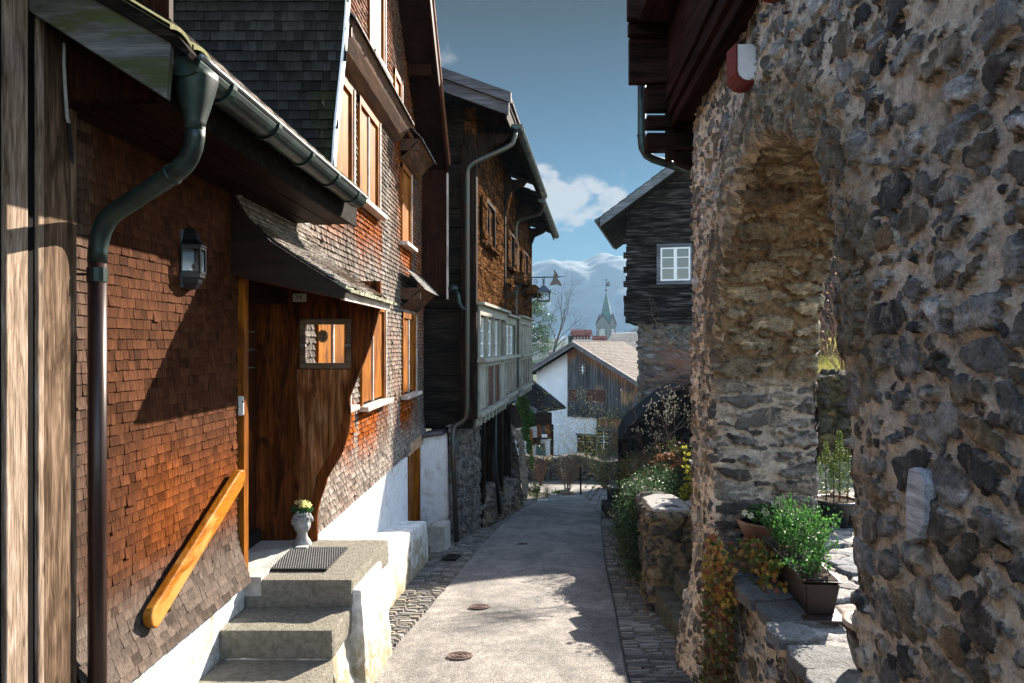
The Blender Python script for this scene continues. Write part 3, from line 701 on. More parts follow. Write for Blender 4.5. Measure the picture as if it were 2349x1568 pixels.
# ------------------------------------------------------------------ timber gallery over the wall
T = thing('timber_gallery', 'dark brown timber gallery overhanging the rubble wall', 'timber gallery', (1.2, 4, EYE + 1.66))
G = lambda d, o, u: Vector((.93 + .055 * d - o, d, EYE + u))
mb = MB()
mb.mbox(G, 1.2, 5.2, -.02, .0, 1.66, 1.74); mb.mbox(G, 1.2, 5.2, -.05, .03, 1.743, 1.84); mb.mbox(G, 1.2, 5.19, -.05, .05, 1.843, 1.96)
part(T, 'lower_beam', mb, M['beam'], bevel=.006)
mb = MB(); mb.mbox(G, 1.2, 5.18, -.05, .035, 1.965, 2.42); part(T, 'wall_plank', mb, M['beam'], bevel=.006)
mb = MB(); mb.mbox(G, 1.2, 5.16, -.05, .05, 2.425, 3.2); part(T, 'wall_plank', mb, M['beam'], bevel=.006)
mb = MB(); mb.mbox(lambda d, o, u: Vector((.93 + .055 * d - o, d, EYE + u)), 1.2, 5.2, -.6, -.02, 1.70, 1.76); part(T, 'soffit_board', mb, M['beam'])
for (z0, z1, xl) in ((1.80, 1.99, 1.03), (1.665, 1.755, 1.035), (1.49, 1.62, 1.035)):
    mb = MB(); mb.box(xl, 1.40, 5.22, 5.34, EYE + z0, EYE + z1); part(T, 'log_end', mb, M['beamX'], bevel=.008)
mb = MB(); mb.box(1.19, 1.245, 5.24, 5.32, EYE + 1.42, EYE + 1.95); part(T, 'upright', mb, M['beamX'], bevel=.006)
mb = MB(); mb.box(.895, 1.20, 5.18, 5.26, EYE + 1.99, EYE + 2.34); part(T, 'corner_board', mb, M['beamX'], bevel=.008)
mb = MB(); mb.box(.875, 1.20, 5.10, 5.179, EYE + 2.32, EYE + 2.42); mb.box(.855, 1.22, 5.02, 5.099, EYE + 2.40, EYE + 2.75); part(T, 'corner_board', mb, M['beamX'], bevel=.008)
mb = MB(); mb.box(.92, 1.16, 4.4, 5.0, EYE + 2.36, EYE + 2.52); part(T, 'rafter', mb, M['beam'], bevel=.01)
mb = MB(); pr = [(1.22, 1.66), (1.46, 1.66), (1.46, 1.36), (1.38, 1.36), (1.29, 1.40), (1.235, 1.47), (1.215, 1.56)]
mb.prism([(x, 5.26, EYE + z) for x, z in pr], (0, .10, 0)); part(T, 'curved_bracket', mb, M['beamX'], bevel=.008)
mb = MB(); mb.tube([(1.03, 5.42, EYE + 2.9), (1.03, 5.42, EYE + 1.62), (1.035, 5.42, EYE + 1.56), (1.07, 5.42, EYE + 1.50), (1.12, 5.42, EYE + 1.47), (1.48, 5.44, EYE + 1.36)], .033, 12)
part(T, 'downpipe', mb, M['copper'], smooth=True)
mb = MB(); mb.tube([(1.03, 5.42, EYE + 1.665), (1.03, 5.42, EYE + 1.65)], .038, 12); part(T, 'pipe_collar', mb, M['copper'])
# painted round-ended beam end in the wall
def painted(d, u, sc, label):
    t = thing('painted_beam_end', label, 'painted beam end', W(d, 0, u), 'red and white beam ends in the rubble wall')
    pts = [(-.09, .17), (-.09, -.06), (-.075, -.10), (-.04, -.13), (0, -.14), (.05, -.13), (.11, -.10), (.11, .17)]
    x0 = W(d, .10, u).x
    mb = MB(); mb.prism([(x0 + .0 + (a + .09) * sc, d, EYE + u + b * sc) for a, b in pts], (0, .09, 0)); part(t, 'core', mb, M['white'], bevel=.004)
    mb = MB(); ps = pts[:7]
    for (a, b), (c, e) in zip(ps, ps[1:]):
        k = 1.13
        mb.hexa([(x0 + (p[0] + .09) * sc, d + yy, EYE + u + p[1] * sc) for p in [(a, b), (c, e)] for yy in (-.006, .1) for p in [p, (p[0] * k - .006, p[1] * k - .004 if p[1] < 0 else p[1])]])
    part(t, 'rim', mb, M['red'])
painted(3.46, 1.42, .60, 'red rimmed white painted beam end under the far part of the gallery')
painted(2.92, 1.62, .60, 'red painted beam end at the top edge, nearer along the rubble wall')
# piece of white painted wood set in the wall
mb = MB(); pts = [(-.052, .075), (-.03, .105), (.0, .11), (.03, .10), (.045, .03), (.045, -.07), (.042, -.10), (-.02, -.075), (-.05, -.03)]
mb.prism([W(1.83 + a, .035, -.44 + b) for a, b in pts], (.04, 0, 0))
w = mb.build('white_wood_inset', wood('cracked_white_wood', ((.30, .31, .34), (.55, .56, .60), (.68, .69, .72)), 'Y', .8, 1.5, 1.0), bevel=.004)
tag(w, 'small cracked white wooden inset in the rubble wall', 'wooden inset')
#@@RIGHT
# ------------------------------------------------------------------ left: shingled house with porch
def shingles(mb, posf, d0, d1, u0, u1, row, wd, colf, skip=None, seed=1, lift=.012):
    rnd = random.Random(seed); u = u0; r = 0
    while u < u1:
        d = d0 - rnd.uniform(0, wd)
        while d < d1:
            w = wd * rnd.uniform(.62, 1.4) * (1.8 if rnd.random() < .04 else 1)
            a, b = max(d, d0) + .0012, min(d + w, d1) - .0012; d += w
            if b - a < .008: continue
            mdl = (a + b) / 2
            if skip and skip(mdl, u + row / 2): continue
            j = rnd.uniform(-.002, .002); tl = rnd.uniform(-.0014, .0014); t = lift * rnd.uniform(.65, 1.35)
            if rnd.random() < .012: t *= 1.8; j -= .008
            ub, ut = u + j, u + row * 1.06
            ct, cb = colf(mdl, u, rnd)
            p = [posf(a, ut, .003), posf(b, ut, .003), posf(b, ub - tl, t), posf(a, ub + tl, t), posf(b, ub - tl, -.004), posf(a, ub + tl, -.004), posf(b, ut, -.004), posf(a, ut, -.004)]
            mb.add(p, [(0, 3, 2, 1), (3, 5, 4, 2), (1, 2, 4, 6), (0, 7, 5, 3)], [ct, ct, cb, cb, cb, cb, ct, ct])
        u += row; r += 1
    return mb
def mixt(a, b, t): return tuple(x * (1 - t) + y * t for x, y in zip(a, b))
def sc(a, k): return tuple(x * k for x in a)
def smooth(a, b, x):
    t = max(0, min(1, (x - a) / (b - a))); return t * t * (3 - 2 * t)
ROOF_A = [(5.62, 3.15), (8.4, 5.55), (11.25, 2.85)]
def roof_a(d): return float(np.interp(d, [p[0] for p in ROOF_A], [p[1] for p in ROOF_A]))
HA = thing('shingle_house', 'brown shingled house with a porch, green gutter and white base, left of the lane', 'house', A(7, 0, -2.6))
# window list: d0, d1, u0, u1
WIN = [(6.30, 6.86, 1.50, 2.56), (7.13, 8.02, 1.52, 2.60), (7.57, 8.31, 3.25, 4.45), (9.44, 10.12, 1.42, 2.52), (8.95, 9.38, 3.0, 3.62), (7.22, 8.34, -.66, .46), (9.50, 10.52, -.72, .44), (5.76, 6.72, -.60, .50)]
def oran(d, u):   # sheltered strips that have kept their warm colour
    k = 0
    for (a, b, c, e) in WIN[1:]:
        if a - .1 < d < b + .25 and c - .75 < u < c: k = max(k, smooth(c - .78, c - .15, u) * 1.1)
    if 6.0 < d < 7.3 and .85 < u < 1.5: k = max(k, smooth(.8, 1.25, u))
    if u > 2.2: k = max(k, .45 + .35 * smooth(8, 9.3, d))
    k = max(k, .75 * smooth(8.55, 9.2, d) * smooth(.4, 1.4, u))
    k = max(k, .55 * smooth(10.0, 10.6, d) * smooth(-1.6, -.4, u))
    return k
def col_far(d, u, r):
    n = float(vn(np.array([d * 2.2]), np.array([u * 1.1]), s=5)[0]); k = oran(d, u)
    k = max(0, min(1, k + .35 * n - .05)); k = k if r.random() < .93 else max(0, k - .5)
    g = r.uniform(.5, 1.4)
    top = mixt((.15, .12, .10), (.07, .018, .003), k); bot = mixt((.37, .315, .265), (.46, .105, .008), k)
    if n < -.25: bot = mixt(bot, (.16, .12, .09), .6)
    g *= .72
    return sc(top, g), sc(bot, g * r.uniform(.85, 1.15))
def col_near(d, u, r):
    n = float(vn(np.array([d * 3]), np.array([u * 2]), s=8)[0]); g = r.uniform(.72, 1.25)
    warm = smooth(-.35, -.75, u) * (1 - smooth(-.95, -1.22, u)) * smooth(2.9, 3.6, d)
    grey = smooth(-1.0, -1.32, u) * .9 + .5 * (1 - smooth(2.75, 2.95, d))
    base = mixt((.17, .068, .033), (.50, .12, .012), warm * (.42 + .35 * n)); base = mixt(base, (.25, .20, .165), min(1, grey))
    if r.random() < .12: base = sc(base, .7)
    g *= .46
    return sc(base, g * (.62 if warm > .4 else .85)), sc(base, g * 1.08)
flare_n = lambda u: .085 * smooth(-1.12, -1.52, u) ** 1.5
posn = lambda d, u, o: A(d, o + flare_n(u), u)
flare_f = lambda u: .06 * smooth(-1.15, -1.6, u)
posf = lambda d, u, o: A(d, o + flare_f(u), u)
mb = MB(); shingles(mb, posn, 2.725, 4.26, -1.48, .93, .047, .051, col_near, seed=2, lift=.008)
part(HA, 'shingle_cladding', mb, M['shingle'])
def skipf(d, u):
    if u > roof_a(d) - .12: return True
    if d < 6.0 and u > 1.25: return True
    if 9.9 < d < 10.98 and u < -1.45: return True
    for (a, b, c, e) in WIN:
        if a - .03 < d < b + .03 and c - .02 < u < e + .03: return True
    return False
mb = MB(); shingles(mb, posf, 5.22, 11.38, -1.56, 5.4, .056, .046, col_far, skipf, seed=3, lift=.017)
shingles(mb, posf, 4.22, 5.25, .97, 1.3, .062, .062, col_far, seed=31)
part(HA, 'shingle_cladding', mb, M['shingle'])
# solid core of the house: backing walls behind the shingles
mb = MB()
mb.mbox(A, 2.72, 4.28, -.3, -.012, -1.5, 1.3); mb.mbox(A, 4.28, 5.16, -.6, -.30, -1.7, .98); mb.mbox(A, 4.28, 5.25, -.3, -.012, .46, 1.3)
pts = [(5.16, -1.6), (11.4, -1.6), (11.4, 2.6), (8.4, 5.4), (6.0, 3.3), (6.0, 1.3), (5.16, 1.3)]
mb.prism([A(d, -.012, u) for d, u in pts], (-.28, 0, 0)); mb.mbox(A, 11.1, 11.4, -5, -.29, -1.6, 2.6)
part(HA, 'core_wall', mb, M['dark'])
# plaster base
mb = MB(); rough_box(mb, [A(d, o, u) for u in (-2.9, -1.49) for d in (2.7, 4.33) for o in (-.25, .015)][0:1] and [Vector(p) for p in [A(2.7, -.25, -2.9), A(2.7, .03, -2.9), A(4.34, -.25, -2.9), A(4.34, .03, -2.9), A(2.7, -.25, -1.47), A(2.7, .01, -1.47), A(4.34, -.25, -1.47), A(4.34, .01, -1.47)]], .03, .008, 3)
part(HA, 'plaster_base', mb, M['plaster_old'], smooth=True)
mb = MB(); rough_box(mb, [A(5.0, -.3, -3.4), A(5.0, .02, -3.4), A(9.95, -.3, -3.4), A(9.95, .02, -3.4), A(5.0, -.3, -1.54), A(5.0, .01, -1.54), A(9.95, -.3, -1.54), A(9.95, .01, -1.54)], .04, .008, 4)
part(HA, 'plaster_base', mb, M['plaster'], smooth=True)
# side wall above the low roof, turned to the camera, old grey shingles
def col_side(d, u, r):
    n = float(vn(np.array([d * 2.]), np.array([u * 2.4]), s=18)[0]); g = r.uniform(.6, 1.35)
    b = mixt((.024, .0235, .023), (.014, .013, .009), max(0, min(1, .5 + n)))
    if u < 2.2 and n > 0: b = mixt(b, (.024, .027, .010), .55)
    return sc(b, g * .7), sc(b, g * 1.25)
ex = lambda u: A(6.0, .09 + .13 * smooth(1.4, 3.2, u), u).x
pside = lambda x, u, o: Vector((x, 5.98 - o - .02 * math.sin(u * 5), EYE + u))
mb = MB(); shingles(mb, pside, -4.6, -1.40, .95, 3.4, .085, .07, col_side, lambda x, u: x > ex(u) - .01 or (u < 1.38 and x > -1.72), seed=5, lift=.016)
part(HA, 'side_shingle_cladding', mb, M['shingle'])
mb = MB(); mb.prism([(-4.6, 6.0, EYE + 1.38)] + [(ex(u) - .012, 6.0, EYE + u) for u in np.arange(1.38, 3.5, .2)] + [(-4.6, 6.0, EYE + 3.4)], (0, .05, 0)); part(HA, 'side_wall', mb, M['dark'])
mb = MB(); us = np.arange(1.38, 3.5, .15)
for a, b in zip(us, us[1:]): mb.hexa([(ex(u) - .01 + k, y, EYE + u) for u in (a, b) for y in (5.945, 6.05) for k in (0, .018)])
part(HA, 'corner_trim', mb, M['white'])
# main roof over the gable
mb = MB()
for (d0, u0), (d1, u1) in zip(ROOF_A, ROOF_A[1:]):
    mb.hexa([A(d, o, u + k) for k in (0, .10) for d, u in ((d0, u0), (d1, u1)) for o in (-6, .42)])
part(HA, 'main_roof', mb, M['brownY'])
mb = MB()
for (d0, u0), (d1, u1) in zip(ROOF_A, ROOF_A[1:]):
    mb.hexa([A(d, o, u + k) for k in (-.12, .13) for d, u in ((d0, u0), (d1, u1)) for o in (.422, .45)])
part(HA, 'bargeboard', mb, M['brown'])
mb = MB()
for (d0, u0), (d1, u1) in zip(ROOF_A, ROOF_A[1:]):
    n = 14
    for i in range(n):
        t0, t1 = i / n, (i + 1) / n
        mb.hexa([A(d0 + (d1 - d0) * t, o, u0 + (u1 - u0) * t + k) for k in (.14, .175 + .02 * (i % 2)) for t in (t0, t1 + .01) for o in (.30, .475)], (.28, .13, .08))
part(HA, 'verge_tiles', mb, M['tilebrown'])
mb = MB()
for k in range(3): mb.mbox(A, 11.20, 11.235, .0 + .14 * k + .003, .14 * (k + 1) - .003, .78 + .02 * k, 2.86)
part(HA, 'wind_board', mb, M['brown'])
mb = MB(); mb.mbox(A, 11.14, 11.24, .425, .45, .74, 2.80); part(HA, 'wind_board_edge', mb, M['sill'])  # pale strip stands in for the board's sunlit edge
for q, (dd, uu) in enumerate(((7.0, 4.1), (8.4, 5.3), (9.9, 3.9))):
    mb = MB(); mb.mbox(A, dd, dd + .14, -.3, .36, uu, uu + .16); part(HA, 'purlin', mb, M['brown'])
# windows with varnished shutters
def win(i, n, hood=None, hoodr=None):
    a, b, c, e = WIN[i]
    fr = MB(); t = .045
    fr.mbox(A, a, a + t, -.02, .035, c, e); fr.mbox(A, b - t, b, -.02, .035, c, e); fr.mbox(A, a, b, -.02, .036, e - t * 1.6, e + .005)
    f = part(HA, 'window', fr, M['orange'])
    w = (b - a - 2 * t) / n
    for k in range(n):
        pb = MB(); pb.mbox(A, a + t + w * k + .012, a + t + w * (k + 1) - .012, -.012, .006, c + .03, e - t * 1.6); part(f, 'shutter_panel', pb, M['orange'])
        if k: mu = MB(); mu.mbox(A, a + t + w * k - .014, a + t + w * k + .014, -.01, .024, c + .02, e - t * 1.6); part(f, 'mullion', mu, M['sill'])
    si = MB(); si.mbox(A, a - .07, b + .08, -.01, .12, c - .05, c); part(f, 'sill', si, M['sill'], bevel=.006)
    jb = MB(); jb.mbox(A, b + .002, b + .03, -.01, .05, c, e); part(f, 'edge_strip', jb, M['sill'])
for i, n in ((0, 1), (1, 2), (2, 1), (3, 1), (4, 1), (5, 2), (6, 2), (7, 2)): win(i, n)
def hood(a, b, u, w, shing=True):
    prof = [(0.0, u - .02), (.05, u), (.12, u + .06), (.19, u + .15), (w, u + .24)]
    mb = MB()
    for (o0, u0), (o1, u1) in zip(prof, prof[1:]): mb.hexa([A(d, o, uu + k) for k in (0, .02) for d in (a, b) for o, uu in ((o0, u0), (o1, u1))])
    mb.mbox(A, a, a + .02, 0, w * .9, u + .1, u + .26)
    h = part(HA, 'window_hood', mb, M['post'] if False else M['hood'])
    if shing:
        top = lambda d, s, o: A(d, w + .03 - s * .75, u + .24 + s * .8 + o)
        m2 = MB(); shingles(m2, top, a - .05, b + .05, 0, .34, .06, .06, lambda d, s, r: (sc((.12, .11, .10), r.uniform(.7, 1.2)), sc((.26, .24, .22), r.uniform(.7, 1.3))), seed=int(a * 100)); part(h, 'hood_shingles', m2, M['shingle'])
M['hood'] = wood('hood_wood', ((.04, .014, .005), (.11, .045, .016), (.17, .08, .035)), 'Y', .6, 1, .3, stain=(.05, .025, .015))
hood(6.12, 9.0, 2.66, .24); hood(9.36, 10.6, 2.56, .30); hood(9.42, 10.75, .52, .32)
# basement door at the far end
bd = MB(); bd.mbox(A, 10.02, 10.9, -.10, -.06, -3.0, -1.66); f = part(HA, 'basement_door', bd, M['orange'])
bd = MB(); bd.mbox(A, 9.95, 10.02, -.12, .03, -3.1, -1.6); part(f, 'door_jamb', bd, M['orange'])
bd = MB(); bd.mbox(A, 10.9, 10.96, -.12, .03, -3.1, -1.6); part(f, 'door_jamb', bd, M['orange'])
bd = MB(); bd.mbox(A, 9.85, 11.0, -.1, .05, -1.62, -1.42); part(f, 'lintel', bd, wood('pale_lintel_wood', ((.40, .20, .09), (.58, .34, .18), (.66, .42, .25)), 'Y', .6), bevel=.005)
bd = MB(); bd.mbox(A, 10.25, 10.65, -.059, -.04, -2.3, -1.85); part(f, 'door_panel', bd, M['orange'])
# low roof (annex): bargeboard to the camera, soffit, fascia, roof slab, tiles
Z0 = 2.44
mb = MB(); mb.prism([P(px, py, Z0) for px, py in ((-220, -246), (392, 88), (380, 226), (-220, -158))], (0, .035, 0)); part(HA, 'annex_bargeboard', mb, M['grey'], bevel=.004)
mb = MB(); mb.prism([P(px, py, Z0 - .012) for px, py in ((-220, -275), (230, -30), (410, 84), (436, 118), (430, 128), (392, 96), (-220, -246))], (0, .09, 0)); part(HA, 'annex_roof_edge', mb, M['log'])
sl_ = lambda d, o, k: A(d, .52 - o, 1.13 + o * .60 + k)
mb = MB(); mb.hexa([sl_(d, o, k) for k in (0, .06) for d in (2.5, 5.28) for o in (0, .52)]); mb.hexa([sl_(d, o, k) for k in (0, .06) for d in (2.5, 5.96) for o in (.521, 2.6)]); part(HA, 'annex_roof', mb, M['log'])
mb = MB(); rnd = random.Random(12); d = 2.42
while d < 5.2:
    g = rnd.uniform(.6, 1.2); mossy = d < 2.75 or rnd.random() < .1; c = (.16 * g, .13 * g, .10 * g) if not mossy else (.16 * g, .15 * g, .05)
    for row in range(5):
        o0 = -.03 + row * .3
        pts = [(d + .02 + .155 * j / 6, .015 + row * .012 + .02 * math.sin(math.pi * j / 6) * (1)) for j in range(7)]
        n = len(pts); v = [sl_(a, o, k + z) for o in (o0, o0 + .32) for z in (0, .016) for a, k in pts]
        mb.add(v, [(i, i + 1, n + i + 1, n + i) for i in range(n - 1)] + [(n + i, n + i + 1, 3 * n + i + 1, 3 * n + i) for i in range(n - 1)] + [(i, 2 * n + i, 2 * n + i + 1, i + 1) for i in range(n - 1)], c)
    d += .17
part(HA, 'annex_roof_tiles', mb, M['tilebrown'])
mb = MB()
for k in range(3): mb.mbox(A, 2.62, 5.26 - (.10 if k == 0 else 0), .0 + .15 * k, .147 + .15 * k, .915 + .004 * k, .94)
part(HA, 'soffit', mb, M['brownY'])
mb = MB(); mb.mbox(A, 2.5, 5.30, .45, .475, .905, 1.12); part(HA, 'fascia', mb, M['log'], bevel=.004)
mb = MB(); mb.mbox(A, 2.62, 2.65, -.3, .45, .94, 1.5); part(HA, 'eave_end_board', mb, M['brown'])
mb = MB(); mb.mbox(A, 5.2, 5.28, -.3, .45, .945, 1.14); part(HA, 'eave_end_board', mb, M['brown'])
def gutter(parent, fn, d0, d1, o, u0, u1, r, n=12, brk=6, mat='copper', rimo=1, fall=None):
    mb = MB(); ds = np.linspace(d0, d1, 24); vs = []
    for d in ds:
        u = u0 + (u1 - u0) * (d - d0) / (d1 - d0)
        for rr in (r, r * .93):
            for k in range(n + 1):
                a = math.pi + math.pi * k / n; vs.append(fn(d, o + rr * math.cos(a), u + rr * math.sin(a)))
    m = 2 * (n + 1); fs = []
    for i in range(len(ds) - 1):
        for k in range(n):
            fs.append((i * m + k, (i + 1) * m + k, (i + 1) * m + k + 1, i * m + k + 1)); q = n + 1
            fs.append((i * m + q + k, i * m + q + k + 1, (i + 1) * m + q + k + 1, (i + 1) * m + q + k))
    for e in (0, len(ds) - 1): fs.append(tuple(e * m + k for k in range(n + 1)))
    mb.add(vs, fs); g = part(parent, 'gutter', mb, M[mat], smooth=False)
    mb = MB(); mb.tube([fn(d, o + r, u0 + (u1 - u0) * (d - d0) / (d1 - d0)) for d in ds], r * .14, 8); part(g, 'gutter_bead', mb, M['rim'], smooth=True)
    for i in range(brk):
        d = d0 + (d1 - d0) * (i + .55) / brk; u = u0 + (u1 - u0) * (d - d0) / (d1 - d0); mb = MB(); pts = [(math.cos(math.pi + math.pi * k / 10) * r * 1.06, math.sin(math.pi + math.pi * k / 10) * r * 1.06) for k in range(11)]
        vs = [fn(d + dd, o + a * kk, u + b * kk) for dd in (-.018, .018) for kk in (1, 1.07) for a, b in pts]; q = 11
        fs = [(q + k, q + k + 1, 3 * q + k + 1, 3 * q + k) for k in range(10)] + [(k, k + 1, q + k + 1, q + k) for k in range(10)] + [(2 * q + k, 3 * q + k, 3 * q + k + 1, 2 * q + k + 1) for k in range(10)]
        mb.add(vs, fs); part(g, 'gutter_bracket', mb, M['copper'])
    return g
gutter(HA, A, 2.50, 4.98, .56, 1.055, 1.065, .072, brk=5)
mb = MB(); c = A(2.60, .56, .985)
prof = [(.034, -.17), (.036, -.14), (.05, -.09), (.066, -.03), (.078, .02), (.08, .045)]
mb.lathe(c, prof, 20, sx=1.0, sy=1.25); part(HA, 'outlet_funnel', mb, M['copper'], smooth=True)
def arc(p0, p1, p2, n=6):
    p0, p1, p2 = Vector(p0), Vector(p1), Vector(p2)
    return [(p0 * (1 - t) ** 2 + p1 * 2 * t * (1 - t) + p2 * t * t) for t in [i / n for i in range(n + 1)]]
a0 = A(2.60, .56, .83); a1 = A(2.61, .56, .62); a2 = A(2.64, .42, .545); b0 = A(2.74, .17, .43); b1 = A(2.76, .085, .385); b2 = A(2.76, .085, .24)
a0 = A(2.60, .56, .83); a1 = A(2.61, .56, .70); a2 = A(2.64, .45, .655); b0 = A(2.74, .17, .53); b1 = A(2.76, .085, .485); b2 = A(2.76, .085, .33)
mb = MB(); mb.tube(arc(a0, a1, a2) + arc(b0, b1, b2), .037, 14); mb.tube([a2 + (a2 - b0) * .02, a2 - (a2 - b0) * .02], .041, 14); part(HA, 'downpipe_elbow', mb, M['copper'], smooth=True)
mb = MB(); mb.tube([A(2.76, .085, .36), A(2.76, .085, -.6), A(2.76, .085, -2.1)], .0345, 14); dp = part(HA, 'downpipe', mb, M['pipe'], smooth=True)
for u in (.28, -1.42):
    mb = MB(); mb.tube([A(2.76, .085, u + .028), A(2.76, .085, u - .028)], .0385, 14); mb.tube([A(2.74, .06, u), A(2.72, -.01, u)], .006, 6); part(dp, 'pipe_clamp', mb, M['copper'] if u > 0 else M['iron'])
# porch canopy, a shingled skirt
CP = [(-.005, 1.05), (.03, .90), (.094, .785), (.25, .64), (.443, .515), (.70, .355)]
cl_ = [0]
for p, q in zip(CP, CP[1:]): cl_.append(cl_[-1] + math.hypot(q[0] - p[0], q[1] - p[1]))
def cp(s):   # s from the outer edge inwards
    s = max(0, cl_[-1] - s); o = float(np.interp(s, cl_, [p[0] for p in CP])); u = float(np.interp(s, cl_, [p[1] for p in CP]))
    ds = .02; o2 = float(np.interp(min(s + ds, cl_[-1]), cl_, [p[0] for p in CP])); u2 = float(np.interp(min(s + ds, cl_[-1]), cl_, [p[1] for p in CP]))
    o1 = float(np.interp(max(s - ds, 0), cl_, [p[0] for p in CP])); u1 = float(np.interp(max(s - ds, 0), cl_, [p[1] for p in CP]))
    t = Vector((o2 - o1, u2 - u1)).normalized(); return o, u, -t.y, t.x
def pcan(d, s, k):
    o, u, no, nu = cp(s); sag = .012 * math.sin(d * 9) ; return A(d, o + no * k, u + nu * k + sag * (o / .7))
def col_can(d, s, r):
    n = float(vn(np.array([d * 4.]), np.array([s * 5.]), s=28)[0]); g = r.uniform(.6, 1.3); b = mixt((.33, .30, .27), (.12, .085, .06), max(0, min(1, .35 + n)))
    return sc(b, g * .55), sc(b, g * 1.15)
mb = MB(); shingles(mb, pcan, 4.19, 5.56, 0, cl_[-1] - .0, .052, .04, col_can, seed=6, lift=.012); can = part(HA, 'porch_canopy', mb, M['shingle'])
mb = MB(); ss = np.linspace(0, cl_[-1], 14)
for a, b in zip(ss, ss[1:]): mb.hexa([pcan(d, s, k) for k in (-.03, -.006) for d in (4.2, 5.55) for s in (a, b)])
part(can, 'canopy_boards', mb, M['brownY'])
mb = MB(); top = [(o, u - .015) for o, u in CP]; poly = [A(4.185, o, u) for o, u in top] + [A(4.185, .69, .275), A(4.185, -.01, .425)]
mb.prism(poly, (0, -.03, 0)); part(can, 'cheek_board', mb, M['cheek'] if 'cheek' in M else M['brown'])
mb = MB(); mb.hexa([A(d, o, u) for u0_ in (0, 1) for d in (4.19, 5.5) for o, u in (((.665, .272 if not u0_ else .325), (.69, .27 if not u0_ else .323)))]); part(can, 'fascia_board', mb, M['sill'])
mb = MB(); shingles(mb, lambda d, s, k: A(d, .73 - s * .9, .322 + s * .55 + k), 4.17, 5.6, 0, .12, .03, .035, lambda d, s, r: (sc((.25, .25, .17), r.uniform(.5, 1.3)), sc((.42, .42, .30), r.uniform(.5, 1.2))), seed=9, lift=.012); part(can, 'mossy_lower_course', mb, M['shingle'])
mb = MB(); mb.hexa([A(d, o, u + k) for k in (0, .015) for d in (4.2, 5.5) for o, u in ((-.01, .42), (.67, .285))]); part(can, 'soffit_board', mb, M['panel'])
# door niche
mb = MB(); mb.mbox(A, 4.275, 4.345, -.05, .035, -1.50, .44); dpst = part(HA, 'door_post', mb, M['orange'], bevel=.004)
mb = MB(); mb.mbox(A, 4.262, 4.2745, .005, .03, -.445, -.325); mb.mbox(A, 4.264, 4.2725, .031, .036, -.44, -.33); part(dpst, 'bell_plate', mb, M['white'])
mb = MB(); mb.ball(A(4.262, .034, -.36), .007, 8); part(dpst, 'bell_button', mb, M['iron'])
mb = MB(); mb.mbox(A, 4.36, 5.14, -.30, -.24, -1.5, .30); dr = part(HA, 'front_door', mb, M['doorw'] if 'doorw' in M else M['panel'])
mb = MB(); pts = [(4.48, -.25), (4.98, -.25), (4.98, .05)] + [(4.73 + .25 * math.cos(math.pi * k / 10), .05 + .15 * math.sin(math.pi * k / 10)) for k in range(1, 10)] + [(4.48, .05)]
mb.prism([A(d, -.236, u) for d, u in pts], (.008, 0, 0)); gl = part(dr, 'door_window', mb, M['glass'])
for dd in (4.62, 4.82):
    m2 = MB(); m2.tube([A(dd, -.20, -.25), A(dd, -.20, .18)], .006, 6); part(gl, 'grille_bar', m2, M['rim'])
for uu in (-.17, -.04, .09):
    m2 = MB(); m2.tube([A(4.46, -.20, uu), A(5.0, -.20, uu)], .006, 6); part(gl, 'grille_bar', m2, M['rim'])
mb = MB(); mb.mbox(A, 4.46, 5.02, -.239, -.225, -1.30, -.62); part(dr, 'door_panel', mb, M['panel'], bevel=.006)
mb = MB(); mb.tube([A(4.43, -.24, -.62), A(4.43, -.19, -.62), A(4.54, -.19, -.62)], .009, 8); part(dr, 'door_handle', mb, M['rim'])
mb = MB(); mb.mbox(A, 4.37, 5.13, -.239, -.20, -1.485, -1.38); part(dr, 'kick_board', mb, M['iron'])
mb = MB(); mb.mbox(A, 4.35, 5.20, -.30, .0, .30, .46); part(HA, 'door_lintel', mb, M['brownY'])
mb = MB(); mb.mbox(A, 5.141, 5.185, -.30, .02, -1.5, .46); part(HA, 'niche_reveal', mb, M['panel'])
mb = MB(); rough_box(mb, [A(4.33, -.3, -1.6), A(4.33, .12, -1.6), A(5.16, -.3, -1.6), A(5.16, .08, -1.6), A(4.33, -.3, -1.478), A(4.33, .12, -1.478), A(5.16, -.3, -1.478), A(5.16, .08, -1.478)], .03, .002, 8, .008); part(HA, 'door_sill', mb, M['concrete_light'], smooth=True)
# curved side panel of the porch with its little window
PD = 5.20
RP = [(640, 873), (700, 873), (745, 862), (790, 850), (835, 833), (880, 814), (915, 801), (935, 803), (960, 804), (985, 801), (1010, 795), (1045, 783), (1068, 768), (1090, 755), (1100, 749), (1115, 747), (1140, 737), (1165, 730), (1185, 727), (1246, 727)]
rx = lambda y: float(np.interp(y, [p[0] for p in RP], [p[1] for p in RP]))
def strip(mb, x0f, x1f, ya, yb, step=12, dd=0, th=.035):
    n = max(1, int((yb - ya) / step)); ys = np.linspace(ya, yb, n + 1)
    for a, b in zip(ys, ys[1:]):
        c = [P(x0f(b), b, PD), P(x1f(b), b, PD), P(x0f(a), a, PD), P(x1f(a), a, PD)]
        mb.hexa([c[0] + Vector((0, dd, 0)), c[1] + Vector((0, dd, 0)), c[0] + Vector((0, dd + th, 0)), c[1] + Vector((0, dd + th, 0)), c[2] + Vector((0, dd, 0)), c[3] + Vector((0, dd, 0)), c[2] + Vector((0, dd + th, 0)), c[3] + Vector((0, dd + th, 0))])
mb = MB(); Lx = lambda y: 662.
strip(mb, Lx, rx, 645, 738, 12); strip(mb, Lx, lambda y: 698., 738, 840); strip(mb, lambda y: 800., rx, 738, 840); strip(mb, Lx, rx, 840, 1246)
pan = part(HA, 'porch_side_panel', mb, M['panel'])
